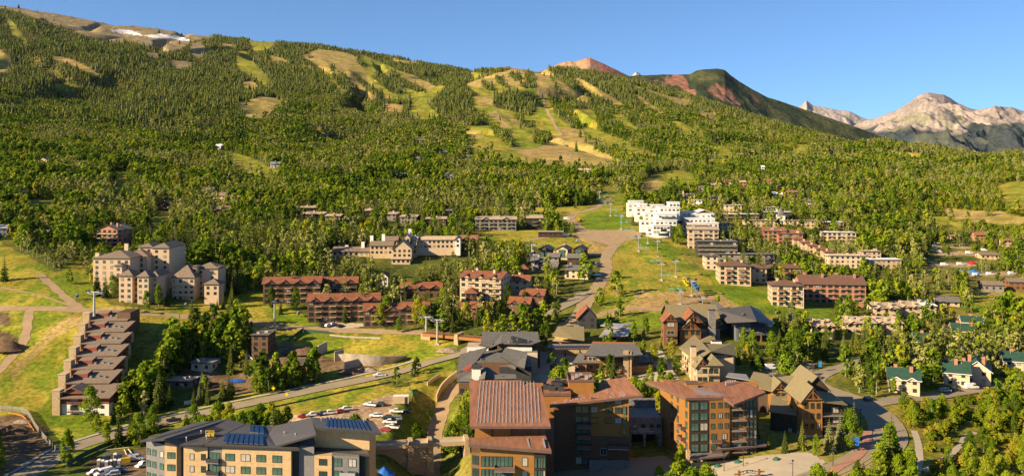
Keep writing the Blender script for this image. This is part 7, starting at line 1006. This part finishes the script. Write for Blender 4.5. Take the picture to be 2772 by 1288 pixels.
blob('tarp','bright blue tarp over the pool frame below the site hut','tarp',538,1022,5.2,2.6,1.0,'tarp_blue',3); blob('tarp','blue tarp on the ground at the left of the pit','tarp',640,1030,4.5,2.4,.9,'tarp_blue',5); blob('tarp','blue sheet lying in the shaded pit','tarp',832,955,2.4,1.5,.6,'tarp_blue',6); blob('tarp','left blue tarp tent on the trailer lot','tarp',2602,740,4.4,3,3.0,'cabin_blue',7); blob('tarp','right blue tarp tent on the trailer lot','tarp',2636,739,5.2,3,3.0,'cabin_blue',8); blob('tent','red tent on the trailer lot','tent',2632,714,4.0,3,2.8,'paint_red',9); blob('tarp','blue truck cover at the frame bottom right of the apartment block','tarp',1040,1282,3.4,2.2,2.2,'tarp_blue',10)
blob('earth_mound','dark earth mound at the left frame edge on the meadow','mound',15,945,9,6,5,'earth',11); blob('earth_mound','brown earth heap inside the fenced earthwork','mound',35,1165,8,4,2.4,'earth',12); blob('rubble_heap','pale rubble on the fenced earthwork','rubble',62,1142,4,2,1.4,'rubble',13); blob('rubble_heap','pale rubble heap at the right end of the pit','rubble',1000,1003,5,2.4,1.8,'rubble',14); blob('rubble_heap','brown rubble in the pit below the concrete wall','rubble',950,1008,6,2.6,2,'earth',15); blob('rubble_heap','grey stone heap beside the skier bridge','rubble',1215,952,7,2.5,2.2,'rubble',16); blob('earth_mound','brown excavated heap in the middle of the pit','mound',790,1018,8,3,2.2,'earth',17)
blob('earth_mound','shaded grey excavated bank left of the shotcrete','mound',815,955,10,5,3.5,'earth',18)
p = hit(1571,599); o = empty('excavator', tuple(p), R(30), 'small orange excavator at the bend of the dirt road', 'excavator'); MB().box(-1.5,1.5,-1.2,-.6,0,.8,'black').box(-1.5,1.5,.6,1.2,0,.8,'black').build('tracks', o); MB().box(-1.4,.9,-1,1,.85,1.7,'paint_orange').box(-.1,.9,.1,1,1.7,2.7,'paint_orange').build('cab', o); MB().beam((.9,-.2,1.4),(3.2,-.2,3.4),.3,.4,'paint_orange').beam((3.2,-.2,3.4),(4.4,-.2,1.2),.25,.3,'paint_orange').build('arm', o); MB().box(4.0,4.9,-.6,.2,.6,1.2,'steel').build('bucket', o)
p = hit(1028,1024); 
# ------------------------------------------------------------------ signs, lamps, the arch
def signpost(px, py, label, m='cabin_yellow', s=.9, h=3.0):
    p = hit(px, py); o = empty('road_sign', tuple(p), 0, label, 'sign'); MB().tube((0,0,-.3),(0,0,h),.07,.07,'steel',6).build('post', o); MB().add([(0,-.1,h-s*.6),(s,-.1,h+s*.4),(0,-.1,h+s*1.4),(-s,-.1,h+s*.4),(0,-.06,h-s*.6),(s,-.06,h+s*.4),(0,-.06,h+s*1.4),(-s,-.06,h+s*.4)],[(0,1,2,3),(7,6,5,4),(0,4,5,1),(1,5,6,2),(2,6,7,3),(3,7,4,0)],m).build('sign_plate', o); CLEAR.append((px-8,px+8,py-30,py+3,p.y,1))
signpost(776,1088,'yellow diamond sign at the near edge of the main road'); signpost(740,1071,'yellow diamond sign at the far edge of the main road')
for n, (px, py, m) in enumerate([(2215,1005,'cabin_blue'),(2160,1018,'cabin_blue'),(2312,1222,'tarp_blue')]):
    p = hit(px, py); o = empty('banner_post', tuple(p), R(-15), ['blue banner on a post above the road by the trees','blue banner at the junction below the trees','blue banner beside the main road at the bend'][n], 'banner', 'blue banners'); MB().tube((0,0,-.3),(0,0,4.6),.09,.09,'dark_trim',6).build('post', o); MB().box(.1,1.5,-.04,.04,2.0,4.5,m).build('banner', o); CLEAR.append((px-10,px+12,py-34,py+3,p.y,1))
for n, (px, py) in enumerate([(2146,1296),(2012,1262),(2255,1262),(2330,1150),(1960,1275)]):
    p = hit(px, py); o = empty('street_lamp', tuple(p), 0, ['black street lamp in the middle of the entrance plaza','black street lamp at the hotel patio corner','black street lamp by the brick pavement','black street lamp at the shaded bend','black street lamp left of the arch'][n], 'street lamp', 'street lamps'); MB().tube((0,0,-.3),(0,0,5.0),.12,.08,'dark_trim',8).build('post', o); MB().tube((.0,0,5.0),(0,0,5.5),.1,.34,'glass',8).tube((0,0,5.5),(0,0,5.8),.42,.05,'dark_trim',8).build('lantern', o); MB().beam((0,0,4.6),(-.9,0,4.6),.08,.08,'dark_trim').build('bracket', o); CLEAR.append((px-7,px+7,py-48,py,p.y,1))
p = at(2028, 1296, 262); zg = g1(p.x, p.y); o = empty('entrance_arch', (p.x, p.y, zg), R(-4), 'timber entrance arch with curved metal lettering at the bottom of the plaza', 'arch'); k9 = 262/F
top = CAMZ - (1276-HY)*k9 - zg
for s in (-1, 1):
    x = s*2.9; z = top + (.35 if s > 0 else -.25); MB().box(x-.32,x-.06,-.3,.3,-1,z+.55,'timber').box(x+.06,x+.32,-.3,.3,-1,z+.55,'timber').build('post', o); MB().beam((x-1.5,0,z-.35 if s>0 else z-.6),(x+1.6,0,z-.1 if s>0 else z-.35),.3,.38,'timber').build('crossbeam', o)
b = MB()
for i in range(12):
    t0, t1 = i/12, (i+1)/12; f = lambda t: (-2.6+5.2*t, 0, top-.55+.55*math.sin(math.pi*t)+.25*t); b.beam(f(t0), f(t1), .12, .92, 'dark_trim')
b.build('arch_beam', o)
txt = 'BASE VILLAGE'
tc_ = bpy.data.curves.new('lettering', 'FONT'); tc_.body = txt; tc_.size = .78; tc_.extrude = .05; tc_.align_x = 'CENTER'; tc_.space_character = 1.05
to = bpy.data.objects.new('lettering', tc_); COL.objects.link(to); dg = bpy.context.evaluated_depsgraph_get(); lm_ = bpy.data.meshes.new_from_object(to.evaluated_get(dg)); bpy.data.objects.remove(to)
for v in lm_.vertices: t = (v.co.x+2.6)/5.2; v.co = Vector((v.co.x, -.16 - v.co.z, top-.80+v.co.y*.95+.55*math.sin(math.pi*min(1,max(0,t)))+.25*t))
lm_.materials.clear(); lm_.materials.append(MATS['white_roof']); link('lettering', lm_, o)
CLEAR.append((1970,2085,1255,1300,275,1))
# planting bed and stones on the plaza edge
for n, (px, py) in enumerate([(1944,1262),(1998,1251),(2102,1244)]): blob('planter', ['planter left on the plaza','planter in the middle by the patio','planter at the right patio end'][n] + ', low and round', 'planter', px, py, 1.3, 1.3, 1.1, 'fence_green', 20+n)
wall_line('stone_wall','low curved stone wall right of the main road','wall',[(2345,1290),(2380,1268),(2410,1240),(2425,1205)],1.0,.5,'tan_stone')
# dense groves set by hand as regions
# ------------------------------------------------------------------ trees
leafmat('aspen_leaves', [(0,(.060,.092,.008)),(.3,(.120,.190,.012)),(.55,(.190,.262,.014)),(.8,(.255,.300,.016)),(.97,(.34,.30,.022))], .3)
leafmat('pale_aspen_leaves', [(0,(.13,.15,.026)),(.35,(.21,.235,.038)),(.7,(.29,.30,.055)),(.97,(.38,.35,.11))])
leafmat('deep_aspen_leaves', [(0,(.038,.064,.008)),(.3,(.078,.130,.011)),(.6,(.130,.190,.013)),(.97,(.19,.23,.016))], .28)
leafmat('spruce_needles', [(0,(.038,.050,.013)),(.4,(.082,.104,.018)),(.75,(.15,.155,.024)),(.97,(.17,.175,.075))], .2)
leafmat('scrub_leaves', [(0,(.07,.09,.008)),(.4,(.14,.18,.011)),(.75,(.21,.23,.014)),(.97,(.30,.21,.03))], .2)
mat('aspen_bark', (.42,.36,.27), .85, var=.2, scale=3); mat('spruce_bark', (.14,.09,.055), .9, var=.2, scale=3)
def leafquad(V, Fc, c, s, n=None):
    """one small bent leaf clump at c, size s, facing roughly n"""
    if n is None: n = RNG.normal(size=3)
    n = np.asarray(n, float) + RNG.normal(size=3) * .55; n /= np.linalg.norm(n) + 1e-9
    t = np.cross(n, RNG.normal(size=3)); t /= np.linalg.norm(t) + 1e-9; q = np.cross(n, t); k = len(V)
    a = s * RNG.uniform(.7, 1.25); e = s * RNG.uniform(.6, 1.1)
    V += [tuple(c + t * a), tuple(c + q * e + n * s * .25), tuple(c - t * a * .9), tuple(c - q * e - n * s * .2)]; Fc.append((k, k+1, k+2, k+3))
def crown_mesh(name, H, wid, lo, clumps, per, ls, m='aspen_leaves', top=.5):
    V, Fc = [], []
    for i in range(clumps):
        h = RNG.uniform(0, 1); prof = (math.sin(math.pi * min(1, (h * .86 + .14)) ** .8)) ** .7 if top == .5 else (1 - h) ** .6
        a = RNG.uniform(0, 2 * math.pi); r = wid * prof * RNG.uniform(.35, 1.0) ** .6
        c = np.array([math.cos(a) * r, math.sin(a) * r, lo + (H - lo) * h]); cr = wid * RNG.uniform(.28, .5)
        for j in range(per):
            d = RNG.normal(size=3); d /= np.linalg.norm(d); p = c + d * cr * RNG.uniform(.5, 1) * np.array([1, 1, .8]); o = d + np.array([math.cos(a) * .5, math.sin(a) * .5, .45])
            leafquad(V, Fc, p, ls, o)
    me = bpy.data.meshes.new(name); me.from_pydata(V, [], Fc); me.materials.append(MATS[m]); return me
def spruce_mesh(name, H, wid, tiers, arms, seg, m='spruce_needles'):
    V, Fc = [], []
    for t in range(tiers):
        f = t / (tiers - 1); z = H * (.07 + .9 * f); L = wid * (1 - f) ** .85 * RNG.uniform(.8, 1.1) + .12
        n = max(4, int(arms * (1 - .55 * f))); ph = RNG.uniform(0, 6.28)
        for a in range(n):
            g = ph + 6.283 * a / n + RNG.uniform(-.25, .25); l = L * RNG.uniform(.72, 1.15); dx, dy = math.cos(g), math.sin(g); sx, sy = -dy, dx
            wd = l * .34 + .06
            for s in range(seg):
                a0, a1 = s / seg, (s + 1) / seg; w0 = wd * (1 - a0 * .55) * (0.55 if s == 0 else 1); w1 = wd * (1 - a1) * .9 + .03; d0 = -l * .22 * a0 ** 1.4; d1 = -l * (.22 * a1 ** 1.4) - l * .10
                k = len(V); V += [(dx*l*a0 + sx*w0, dy*l*a0 + sy*w0, z+d0-l*.14), (dx*l*a0, dy*l*a0, z+d0+l*.10), (dx*l*a1, dy*l*a1, z+d1+l*.07), (dx*l*a1 + sx*w1, dy*l*a1 + sy*w1, z+d1-l*.1),
                                  (dx*l*a0 - sx*w0, dy*l*a0 - sy*w0, z+d0-l*.14), (dx*l*a1 - sx*w1, dy*l*a1 - sy*w1, z+d1-l*.1)]
                Fc += [(k, k+1, k+2, k+3), (k+1, k+4, k+5, k+2)]
    k = len(V); V += [(.13,0,H*.9),(-.07,.11,H*.9),(-.07,-.11,H*.9),(0,0,H)]; Fc += [(k,k+1,k+3),(k+1,k+2,k+3),(k+2,k,k+3)]
    me = bpy.data.meshes.new(name); me.from_pydata(V, [], Fc); me.materials.append(MATS[m]); return me
def trunk_mesh(name, H, r, m, limbs=0, wid=1):
    b = MB(); b.tube((0,0,-.6), (RNG.uniform(-.15,.15),RNG.uniform(-.15,.15),H*.55), r, r*.6, m, 7, False); b.tube((0,0,H*.5), (0,0,H), r*.62, r*.15, m, 5, False)
    for i in range(limbs):
        a = RNG.uniform(0,6.28); z = H*RNG.uniform(.35,.75); b.tube((0,0,z), (math.cos(a)*wid*.8, math.sin(a)*wid*.8, z+H*.16), r*.35, r*.08, m, 4, False)
    return b.mesh(name)
def join_mesh(name, ms):
    v, f, mi, mats = [], [], [], []
    for me in ms:
        k = len(v); v += [tuple(x.co) for x in me.vertices]
        mm_ = me.materials[0]
        if mm_ not in mats: mats.append(mm_)
        for p in me.polygons: f.append(tuple(k + q for q in p.vertices)); mi.append(mats.index(mm_))
    me = bpy.data.meshes.new(name); me.from_pydata(v, [], f)
    for m in mats: me.materials.append(m)
    me.polygons.foreach_set('material_index', mi); return me
# near trees: unit height 10 m
AN = [(crown_mesh('crown', 10, w_, lo_, 62, 46, .215), trunk_mesh('trunk', 8.5, .15, 'aspen_bark', 6, w_)) for w_, lo_ in ((2.5,1.6),(2.1,2.0),(2.9,1.3),(2.3,1.7),(1.8,2.2))]
SN = [(spruce_mesh('crown', 10, w_, 17, 13, 3), trunk_mesh('trunk', 9.0, .17, 'spruce_bark')) for w_ in (2.1, 1.7, 2.35, 1.9)]
BN = [crown_mesh('crown', 10, 5.2, .4, 34, 22, .75, 'scrub_leaves') for i in range(3)]
# middle and far trees
AM = [join_mesh('aspen', [crown_mesh('c', 10, w_, 1.4, 26, 9, .60), trunk_mesh('t', 8, .17, 'aspen_bark', 2, w_)]) for w_ in (2.4, 2.05, 2.8, 2.2)]
AF = [join_mesh('aspen', [crown_mesh('c', 10, w_, 1.2, 14, 4, 1.15), trunk_mesh('t', 6, .22, 'aspen_bark')]) for w_ in (2.5, 2.1, 2.9)]
AMD = [join_mesh('aspen', [crown_mesh('c', 10, w_, 1.2, 26, 9, .6, 'deep_aspen_leaves'), trunk_mesh('t', 8, .17, 'aspen_bark', 2, w_)]) for w_ in (2.7, 2.3)]
AFD = [join_mesh('aspen', [crown_mesh('c', 10, w_, 1.0, 14, 4, 1.15, 'deep_aspen_leaves'), trunk_mesh('t', 6, .2, 'aspen_bark')]) for w_ in (2.8, 2.4)]
AMP = [join_mesh('aspen', [crown_mesh('c', 10, w_, 2.6, 18, 7, .55, 'pale_aspen_leaves'), trunk_mesh('t', 9, .2, 'aspen_bark', 4, w_)]) for w_ in (2.0, 1.7)]
AFP = [join_mesh('aspen', [crown_mesh('c', 10, w_, 2.4, 10, 4, 1.05, 'pale_aspen_leaves'), trunk_mesh('t', 9, .3, 'aspen_bark')]) for w_ in (2.0, 1.7)]
SM = [spruce_mesh('spruce', 10, w_, 13, 11, 1) for w_ in (2.1, 1.7, 1.9)]
def spruce_far(name, H, wid):
    V, Fc = [], []; n = 8
    for t in range(4):
        z0 = H*(.05+.22*t); z1 = min(H, z0+H*.42); r = wid*(1-t*.235)*RNG.uniform(.9,1.1); k = len(V)
        for i in range(n): a = 6.283*i/n + t*.4; q = r*RNG.uniform(.7,1.2); V.append((math.cos(a)*q, math.sin(a)*q, z0+RNG.uniform(-.3,.3)))
        V.append((RNG.uniform(-.1,.1), RNG.uniform(-.1,.1), z1)); Fc += [(k+i, k+(i+1)%n, k+n) for i in range(n)]
    me = bpy.data.meshes.new(name); me.from_pydata(V, [], Fc); me.materials.append(MATS['spruce_needles']); return me
SF = [spruce_far('spruce', 10, w_) for w_ in (2.2, 1.8, 2.0)]
BM_ = [crown_mesh('shrub', 10, 5.5, .2, 12, 8, 1.4, 'scrub_leaves') for i in range(2)]
def scatter(y0, y1, sp, seed):
    """jittered positions between two distances; sp(Y) = spacing in metres"""
    rg = np.random.default_rng(seed); xs, ys = [], []; y = y0
    while y < y1:
        s = sp(y); hw = (1386 + 190) / F * y; n = int(2 * hw / s); x = (np.arange(n) - n / 2 + rg.uniform(-.5, .5, n)) * s
        xs.append(x); ys.append(y + rg.uniform(-.55, .55, n) * s); y += s * .92
    return np.concatenate(xs), np.concatenate(ys)
PX_, PY_ = scatter(230, 5600, lambda y: max(5.2, .0029 * y), 5)
_e = scatter(360, 500, lambda y: 4.3, 6); _l = cover(_e[0], _e[1], gz(*_e), .3); _m = np.isin(_l, (ASPEN,)) & (CX + F*_e[0]/_e[1] < 950); PX_ = np.concatenate([PX_, _e[0][_m]]); PY_ = np.concatenate([PY_, _e[1][_m]])
PZ_ = gz(PX_, PY_); lb = cover(PX_, PY_, PZ_, .6)
r1_ = RNG.uniform(size=len(PX_)); r2_ = RNG.uniform(size=len(PX_)); r3_ = RNG.uniform(size=len(PX_))
cl = fbm(PX_ / 45, PY_ / 60, 71, 3)                      # stands of one kind
dens = np.array([.95, .84, .010, .012, 0, .03, 0, .66, .0, .92, .85, 0, 0, .93])[lb]
dens = np.where((lb == TOWN), dens * sstep(.28, .50, fbm(PX_ / 22, PY_ / 26, 72, 3)) * 1.5, dens)
dens = np.where((lb == ASPEN) & (PY_ > 800), dens * (.7 + .3 * sstep(.36, .44, cl)), dens)
keep = r1_ < dens
pspr = np.array([.13, .97, .5, .6, 0, 1, 0, .38, 0, .06, .03, 0, 0, .6])[lb]; pspr = np.clip(pspr + (cl - .5) * np.where(lb == SPRUCE, .05, .9), 0, 1)
kind = np.where(r2_ < pspr, 1, 0); hvar = .78 + .46 * sstep(.3, .7, fbm(PX_ / 38, PY_ / 44, 78, 3)); kind = np.where((lb == SCRUB) & (r2_ < .66), 2, kind); kind = np.where((lb == GREEN) & (PX_ / PY_ > .28) & (r2_ < .8), 2, kind)
size = np.where(kind == 1, .8 + 1.1 * r3_ ** 1.5, .85 + .7 * r3_); size = np.where(kind == 2, .34 + .30 * r3_, size); size = np.where((lb == SCRUB) & (kind == 0), size * .75, size) * hvar
size = size * np.where(PY_ > 1800, 1 + .10 * sstep(1800, 4500, PY_), 1.0); size = np.where((lb == ASPEN) & (PY_ > 400) & (PY_ < 480) & (CX + F*PX_/PY_ < 950), size * 1.35, size); size = np.where(PY_ < 480, size * .9, size)
# forests only where something can be seen of them: drop what the ridges hide
ppx, ppy = proj(PX_, PY_, PZ_); tpy = HY + F * (CAMZ - PZ_ - size * 10) / PY_
hor = np.full(450, 1e9); order = np.argsort(PY_)
_hx = ((_u - LX0) / 8).astype(int); prof = np.minimum.accumulate(HY + F * (CAMZ - GZ) / GY, axis=0)
ci = np.clip(((ppx + 380) / (3440 / 899)).astype(int), 0, 899); ri = np.clip(((np.log(np.maximum(PY_, 101)) - math.log(100)) / (math.log(6800) - math.log(100)) * 819).astype(int) - 1, 0, 819)
keep &= tpy < prof[ri, ci] + 6
# a tree whose crown would stand across an open run stays out of it
for f_ in (.45, .8):
    qx = np.clip(((ppx - LX0) / LS).astype(int), 0, _lw - 1); qy = np.clip(((ppy + (tpy - ppy) * f_ - LY0) / LS).astype(int), 0, _lh - 1)
    keep &= ~((PY_ > 560) & np.isin(LM[qy, qx], (MEADOW, DRY, LAWN, ROCK, SNOW)) & (r3_ < .93))
# nothing grows through buildings, on roads, or in front of the façades the photograph shows clear
for kind_, dat in FOOT:
    if kind_ == 'c':
        x, y, rr = dat; keep &= (PX_ - x) ** 2 + (PY_ - y) ** 2 > rr * rr
    elif kind_ == 'line':
        P_, wd = dat; xs = [p[0] for p in P_]; ys = [p[1] for p in P_]
        mk = keep & (PX_ > min(xs) - wd) & (PX_ < max(xs) + wd) & (PY_ > min(ys) - wd) & (PY_ < max(ys) + wd); ix = np.where(mk)[0]
        if len(ix):
            d, _v = seg_d(PX_[ix], PY_[ix], [(p[0], p[1], 0) for p in P_]); keep[ix[d < wd]] = False
    else:
        x, y, rz_, x0, x1, y0, y1 = dat; c_, s_ = math.cos(-rz_), math.sin(-rz_); lx = (PX_ - x) * c_ - (PY_ - y) * s_; ly = (PX_ - x) * s_ + (PY_ - y) * c_
        keep &= ~((lx > x0 - 2.2) & (lx < x1 + 2.2) & (ly > y0 - 2.2) & (ly < y1 + 2.2))
hwpx = size * 2.0 * F / PY_; rk = RNG.uniform(size=len(PX_))
for (a, b_, c_, d_, yy, pr) in CLEAR:
    keep &= ~((PY_ < yy) & (ppx + hwpx > a) & (ppx - hwpx < b_) & (ppy > c_ + 2) & (tpy < d_) & (rk < pr))
keep &= ~((ppx < 1260) & (ppx > -18) & (ppy > 1268))
ix = np.where(keep)[0]; ix = ix[np.argsort(PY_[ix])]
rot = RNG.uniform(0, 6.283, len(PX_))
print('trees', len(ix), 'kinds', [(int((kind[ix] == k).sum())) for k in range(3)])
ANCH = [(hit(a, b), t) for a, b, t in [
 (400,1010,'in the grove behind the stepped red townhouses'),(560,1050,'beside the building site'),(620,930,'in the grove below the dirt road'),(880,1010,'at the edge of the construction pit'),(330,810,'below the tan turreted hotel'),
 (120,720,'at the edge of the left meadow'),(560,780,'near the right wing of the tan hotel'),(760,830,'by the red-roofed condominiums'),(1000,850,'in front of the red-roofed condominiums'),(1250,840,'between the rear red-roofed condominiums'),
 (1400,850,'above the curving shaded road'),(1340,760,'on the slope above the red roofs'),(1150,900,'beside the upper bridge'),(1150,1260,'beside the stone bridge'),(1700,960,'near the orange plaza building'),(1560,690,'among the small cabins'),
 (2010,960,'beside the dark chalet'),(1830,980,'in front of the tan lodge'),(1850,1240,'by the entrance of the orange hotel'),(2230,1180,'around the timbered lodge at the bend'),(2100,820,'below the brown apartment blocks'),(2300,820,'behind the tan row houses'),
 (2250,930,'below the tan row houses'),(2420,1000,'around the green-roofed houses'),(2600,950,'behind the green-roofed houses'),(2700,900,'at the right road bend'),(2500,1150,'on the bank right of the main road'),(2680,1180,'on the scrubby slope at the lower right'),(2550,760,'below the trailer lots'),(1980,650,'among the flat-roofed village blocks')]]
def near_txt(x, y): return min(ANCH, key=lambda a: (a[0].x - x) ** 2 + ((a[0].y - y) * .6) ** 2)[1]
def shade_txt(k, s):
    if k == 0: return 'tall slender aspen' if s > 1.25 else 'round leafy aspen' if s > 1.0 else 'young small aspen'
    if k == 1: return 'tall dark spruce' if s > 1.3 else 'medium pointed spruce' if s > .95 else 'small young spruce'
    return 'broad scrub oak bush' if s > .3 else 'low scrub oak bush'
NM = ['aspen_tree', 'spruce_tree', 'scrub_oak']; CT = ['tree', 'tree', 'bush']
def put_tree(k, x, y, s, rz, label=None, wx=1.0, leaf=None):
    z = g1(x, y); t = shade_txt(k, s) + ' ' + near_txt(x, y)
    gp = t + ' group'
    if k == 2:
        o = link(NM[2], BN[random.randrange(3)], None, (x, y, z - .1), rz); o.scale = (s, s, s * .75); return tag(o, label or t, 'bush', gp)
    cm, tm = random.choice(AN if k == 0 else SN); o = empty(NM[k], (x, y, z - .1), rz, label or t, 'tree', None if label else gp); o.scale = (s * .88 * wx, s * .88 * wx, s)
    if leaf:
        cm = cm.copy(); cm.materials[0] = MATS[leaf]
    link('crown', cm, o); link('trunk', tm, o); return o
NEAR_N = [0, 0, 0]
inview = (ppx > -20) & (ppx < 2792) & (tpy < 1300)
used_ = set()
for (k, px, py, s, *rest) in HAND_TREES:
    p = hit(px, py); put_tree(k, p.x, p.y, s, random.uniform(0, 6.28), *(rest[:1] or [None]), **(rest[1] if len(rest) > 1 else {})); NEAR_N[k] += 1
for i in ix:
    k = kind[i]
    if NEAR_N[k] >= 296 or not inview[i]: continue
    put_tree(int(k), float(PX_[i]), float(PY_[i]), float(size[i]), float(rot[i])); NEAR_N[k] += 1; used_.add(int(i))
ix = np.array([i for i in ix if int(i) not in used_])
def instancer(name, sel, protos, label, cat, pale=0):
    """one countless stand: a cloud of points, each carrying one of a few tree meshes"""
    if len(sel) == 0: return
    me = bpy.data.meshes.new(name); n = len(sel); me.vertices.add(n)
    me.vertices.foreach_set('co', np.stack([PX_[sel], PY_[sel], PZ_[sel] - .2], -1).astype(np.float32).ravel())
    rg = np.random.default_rng(len(sel)); sc = size[sel]; wx = rg.uniform(.8, 1.15, n) * np.clip(1 + (PY_[sel] - 1800) / 6000, 1, 1.5)
    a = me.attributes.new('sc', 'FLOAT_VECTOR', 'POINT'); a.data.foreach_set('vector', np.stack([sc * wx, sc * wx, sc], -1).astype(np.float32).ravel())
    a = me.attributes.new('rz', 'FLOAT', 'POINT'); a.data.foreach_set('value', rot[sel].astype(np.float32))
    a = me.attributes.new('pi', 'INT', 'POINT'); np_ = len(protos) - 2 * pale; pi_ = rg.integers(0, np_, n)
    if pale:
        st = fbm(PX_[sel] / 70 + 5, PY_[sel] / 55, 77, 3) + rg.uniform(-.09, .09, n) + .05 * sstep(900, 1800, PY_[sel]); pi_ = np.where(st > .555, np_ + rg.integers(0, pale, n), pi_); pi_ = np.where(st < .405, np_ + pale + rg.integers(0, pale, n), pi_)
    a.data.foreach_set('value', pi_.astype(np.int32))
    me.update(); o = bpy.data.objects.new(name, me); COL.objects.link(o); tag(o, label, cat, None, 'stuff')
    pc = bpy.data.collections.new('proto_' + name)
    for q, pm in enumerate(protos): pc.objects.link(bpy.data.objects.new('p%02d' % q, pm))
    ng = bpy.data.node_groups.new('stand_' + name, 'GeometryNodeTree'); ng.interface.new_socket('Geometry', in_out='INPUT', socket_type='NodeSocketGeometry'); ng.interface.new_socket('Geometry', in_out='OUTPUT', socket_type='NodeSocketGeometry')
    N = ng.nodes; gi = N.new('NodeGroupInput'); go = N.new('NodeGroupOutput'); ip = N.new('GeometryNodeInstanceOnPoints'); co = N.new('GeometryNodeCollectionInfo')
    co.inputs['Collection'].default_value = pc; co.inputs['Separate Children'].default_value = True; co.inputs['Reset Children'].default_value = True
    def na(nm, ty):
        q = N.new('GeometryNodeInputNamedAttribute'); q.data_type = ty; q.inputs['Name'].default_value = nm; return q.outputs['Attribute']
    cx = N.new('ShaderNodeCombineXYZ'); ng.links.new(na('rz', 'FLOAT'), cx.inputs['Z'])
    ng.links.new(gi.outputs[0], ip.inputs['Points']); ng.links.new(co.outputs[0], ip.inputs['Instance']); ip.inputs['Pick Instance'].default_value = True
    ng.links.new(na('pi', 'INT'), ip.inputs['Instance Index']); ng.links.new(cx.outputs[0], ip.inputs['Rotation']); ng.links.new(na('sc', 'FLOAT_VECTOR'), ip.inputs['Scale']); ng.links.new(ip.outputs[0], go.inputs[0])
    md = o.modifiers.new('stand', 'NODES'); md.node_group = ng; return o
kk = kind[ix]; yy_ = PY_[ix]
instancer('aspen_wood', ix[(kk == 0) & (yy_ < 1500)], AM + AMP + AMD, 'leafy aspen wood filling the valley around and behind the village', 'forest', 2)
instancer('aspen_forest', ix[(kk == 0) & (yy_ >= 1500)], AF + AFP + AFD, 'green aspen forest on the mid slopes of the ski mountain', 'forest', 2)
instancer('spruce_wood', ix[(kk == 1) & (yy_ < 1500)], SM, 'dark spruces mixed into the wood around the village', 'forest')
instancer('spruce_forest', ix[(kk == 1) & (yy_ >= 1500)], SF, 'dark spruce forest covering the upper mountain between the ski runs', 'forest')
instancer('scrub', ix[kk == 2], BM_, 'low scrub oak covering the right hillside', 'scrub')

# ------------------------------------------------------------------ thin mountain air
hb = MB().box(-9000, 9000, -60, 16500, -1700, 2600, 'black'); hz = hb.build('haze'); hz['kind'] = 'stuff'; hz.display_type = 'WIRE'
hm = bpy.data.materials.new('haze'); hm.use_nodes = True; nt = hm.node_tree; nt.nodes.remove(nt.nodes['Principled BSDF']); pv = nt.nodes.new('ShaderNodeVolumePrincipled')
pv.inputs['Color'].default_value = (.72, .84, 1, 1); pv.inputs['Density'].default_value = 3.5e-6; pv.inputs['Anisotropy'].default_value = .2; lnk(nt, pv.outputs[0], nt.nodes['Material Output'].inputs['Volume'])
hz.data.materials.clear(); hz.data.materials.append(hm)
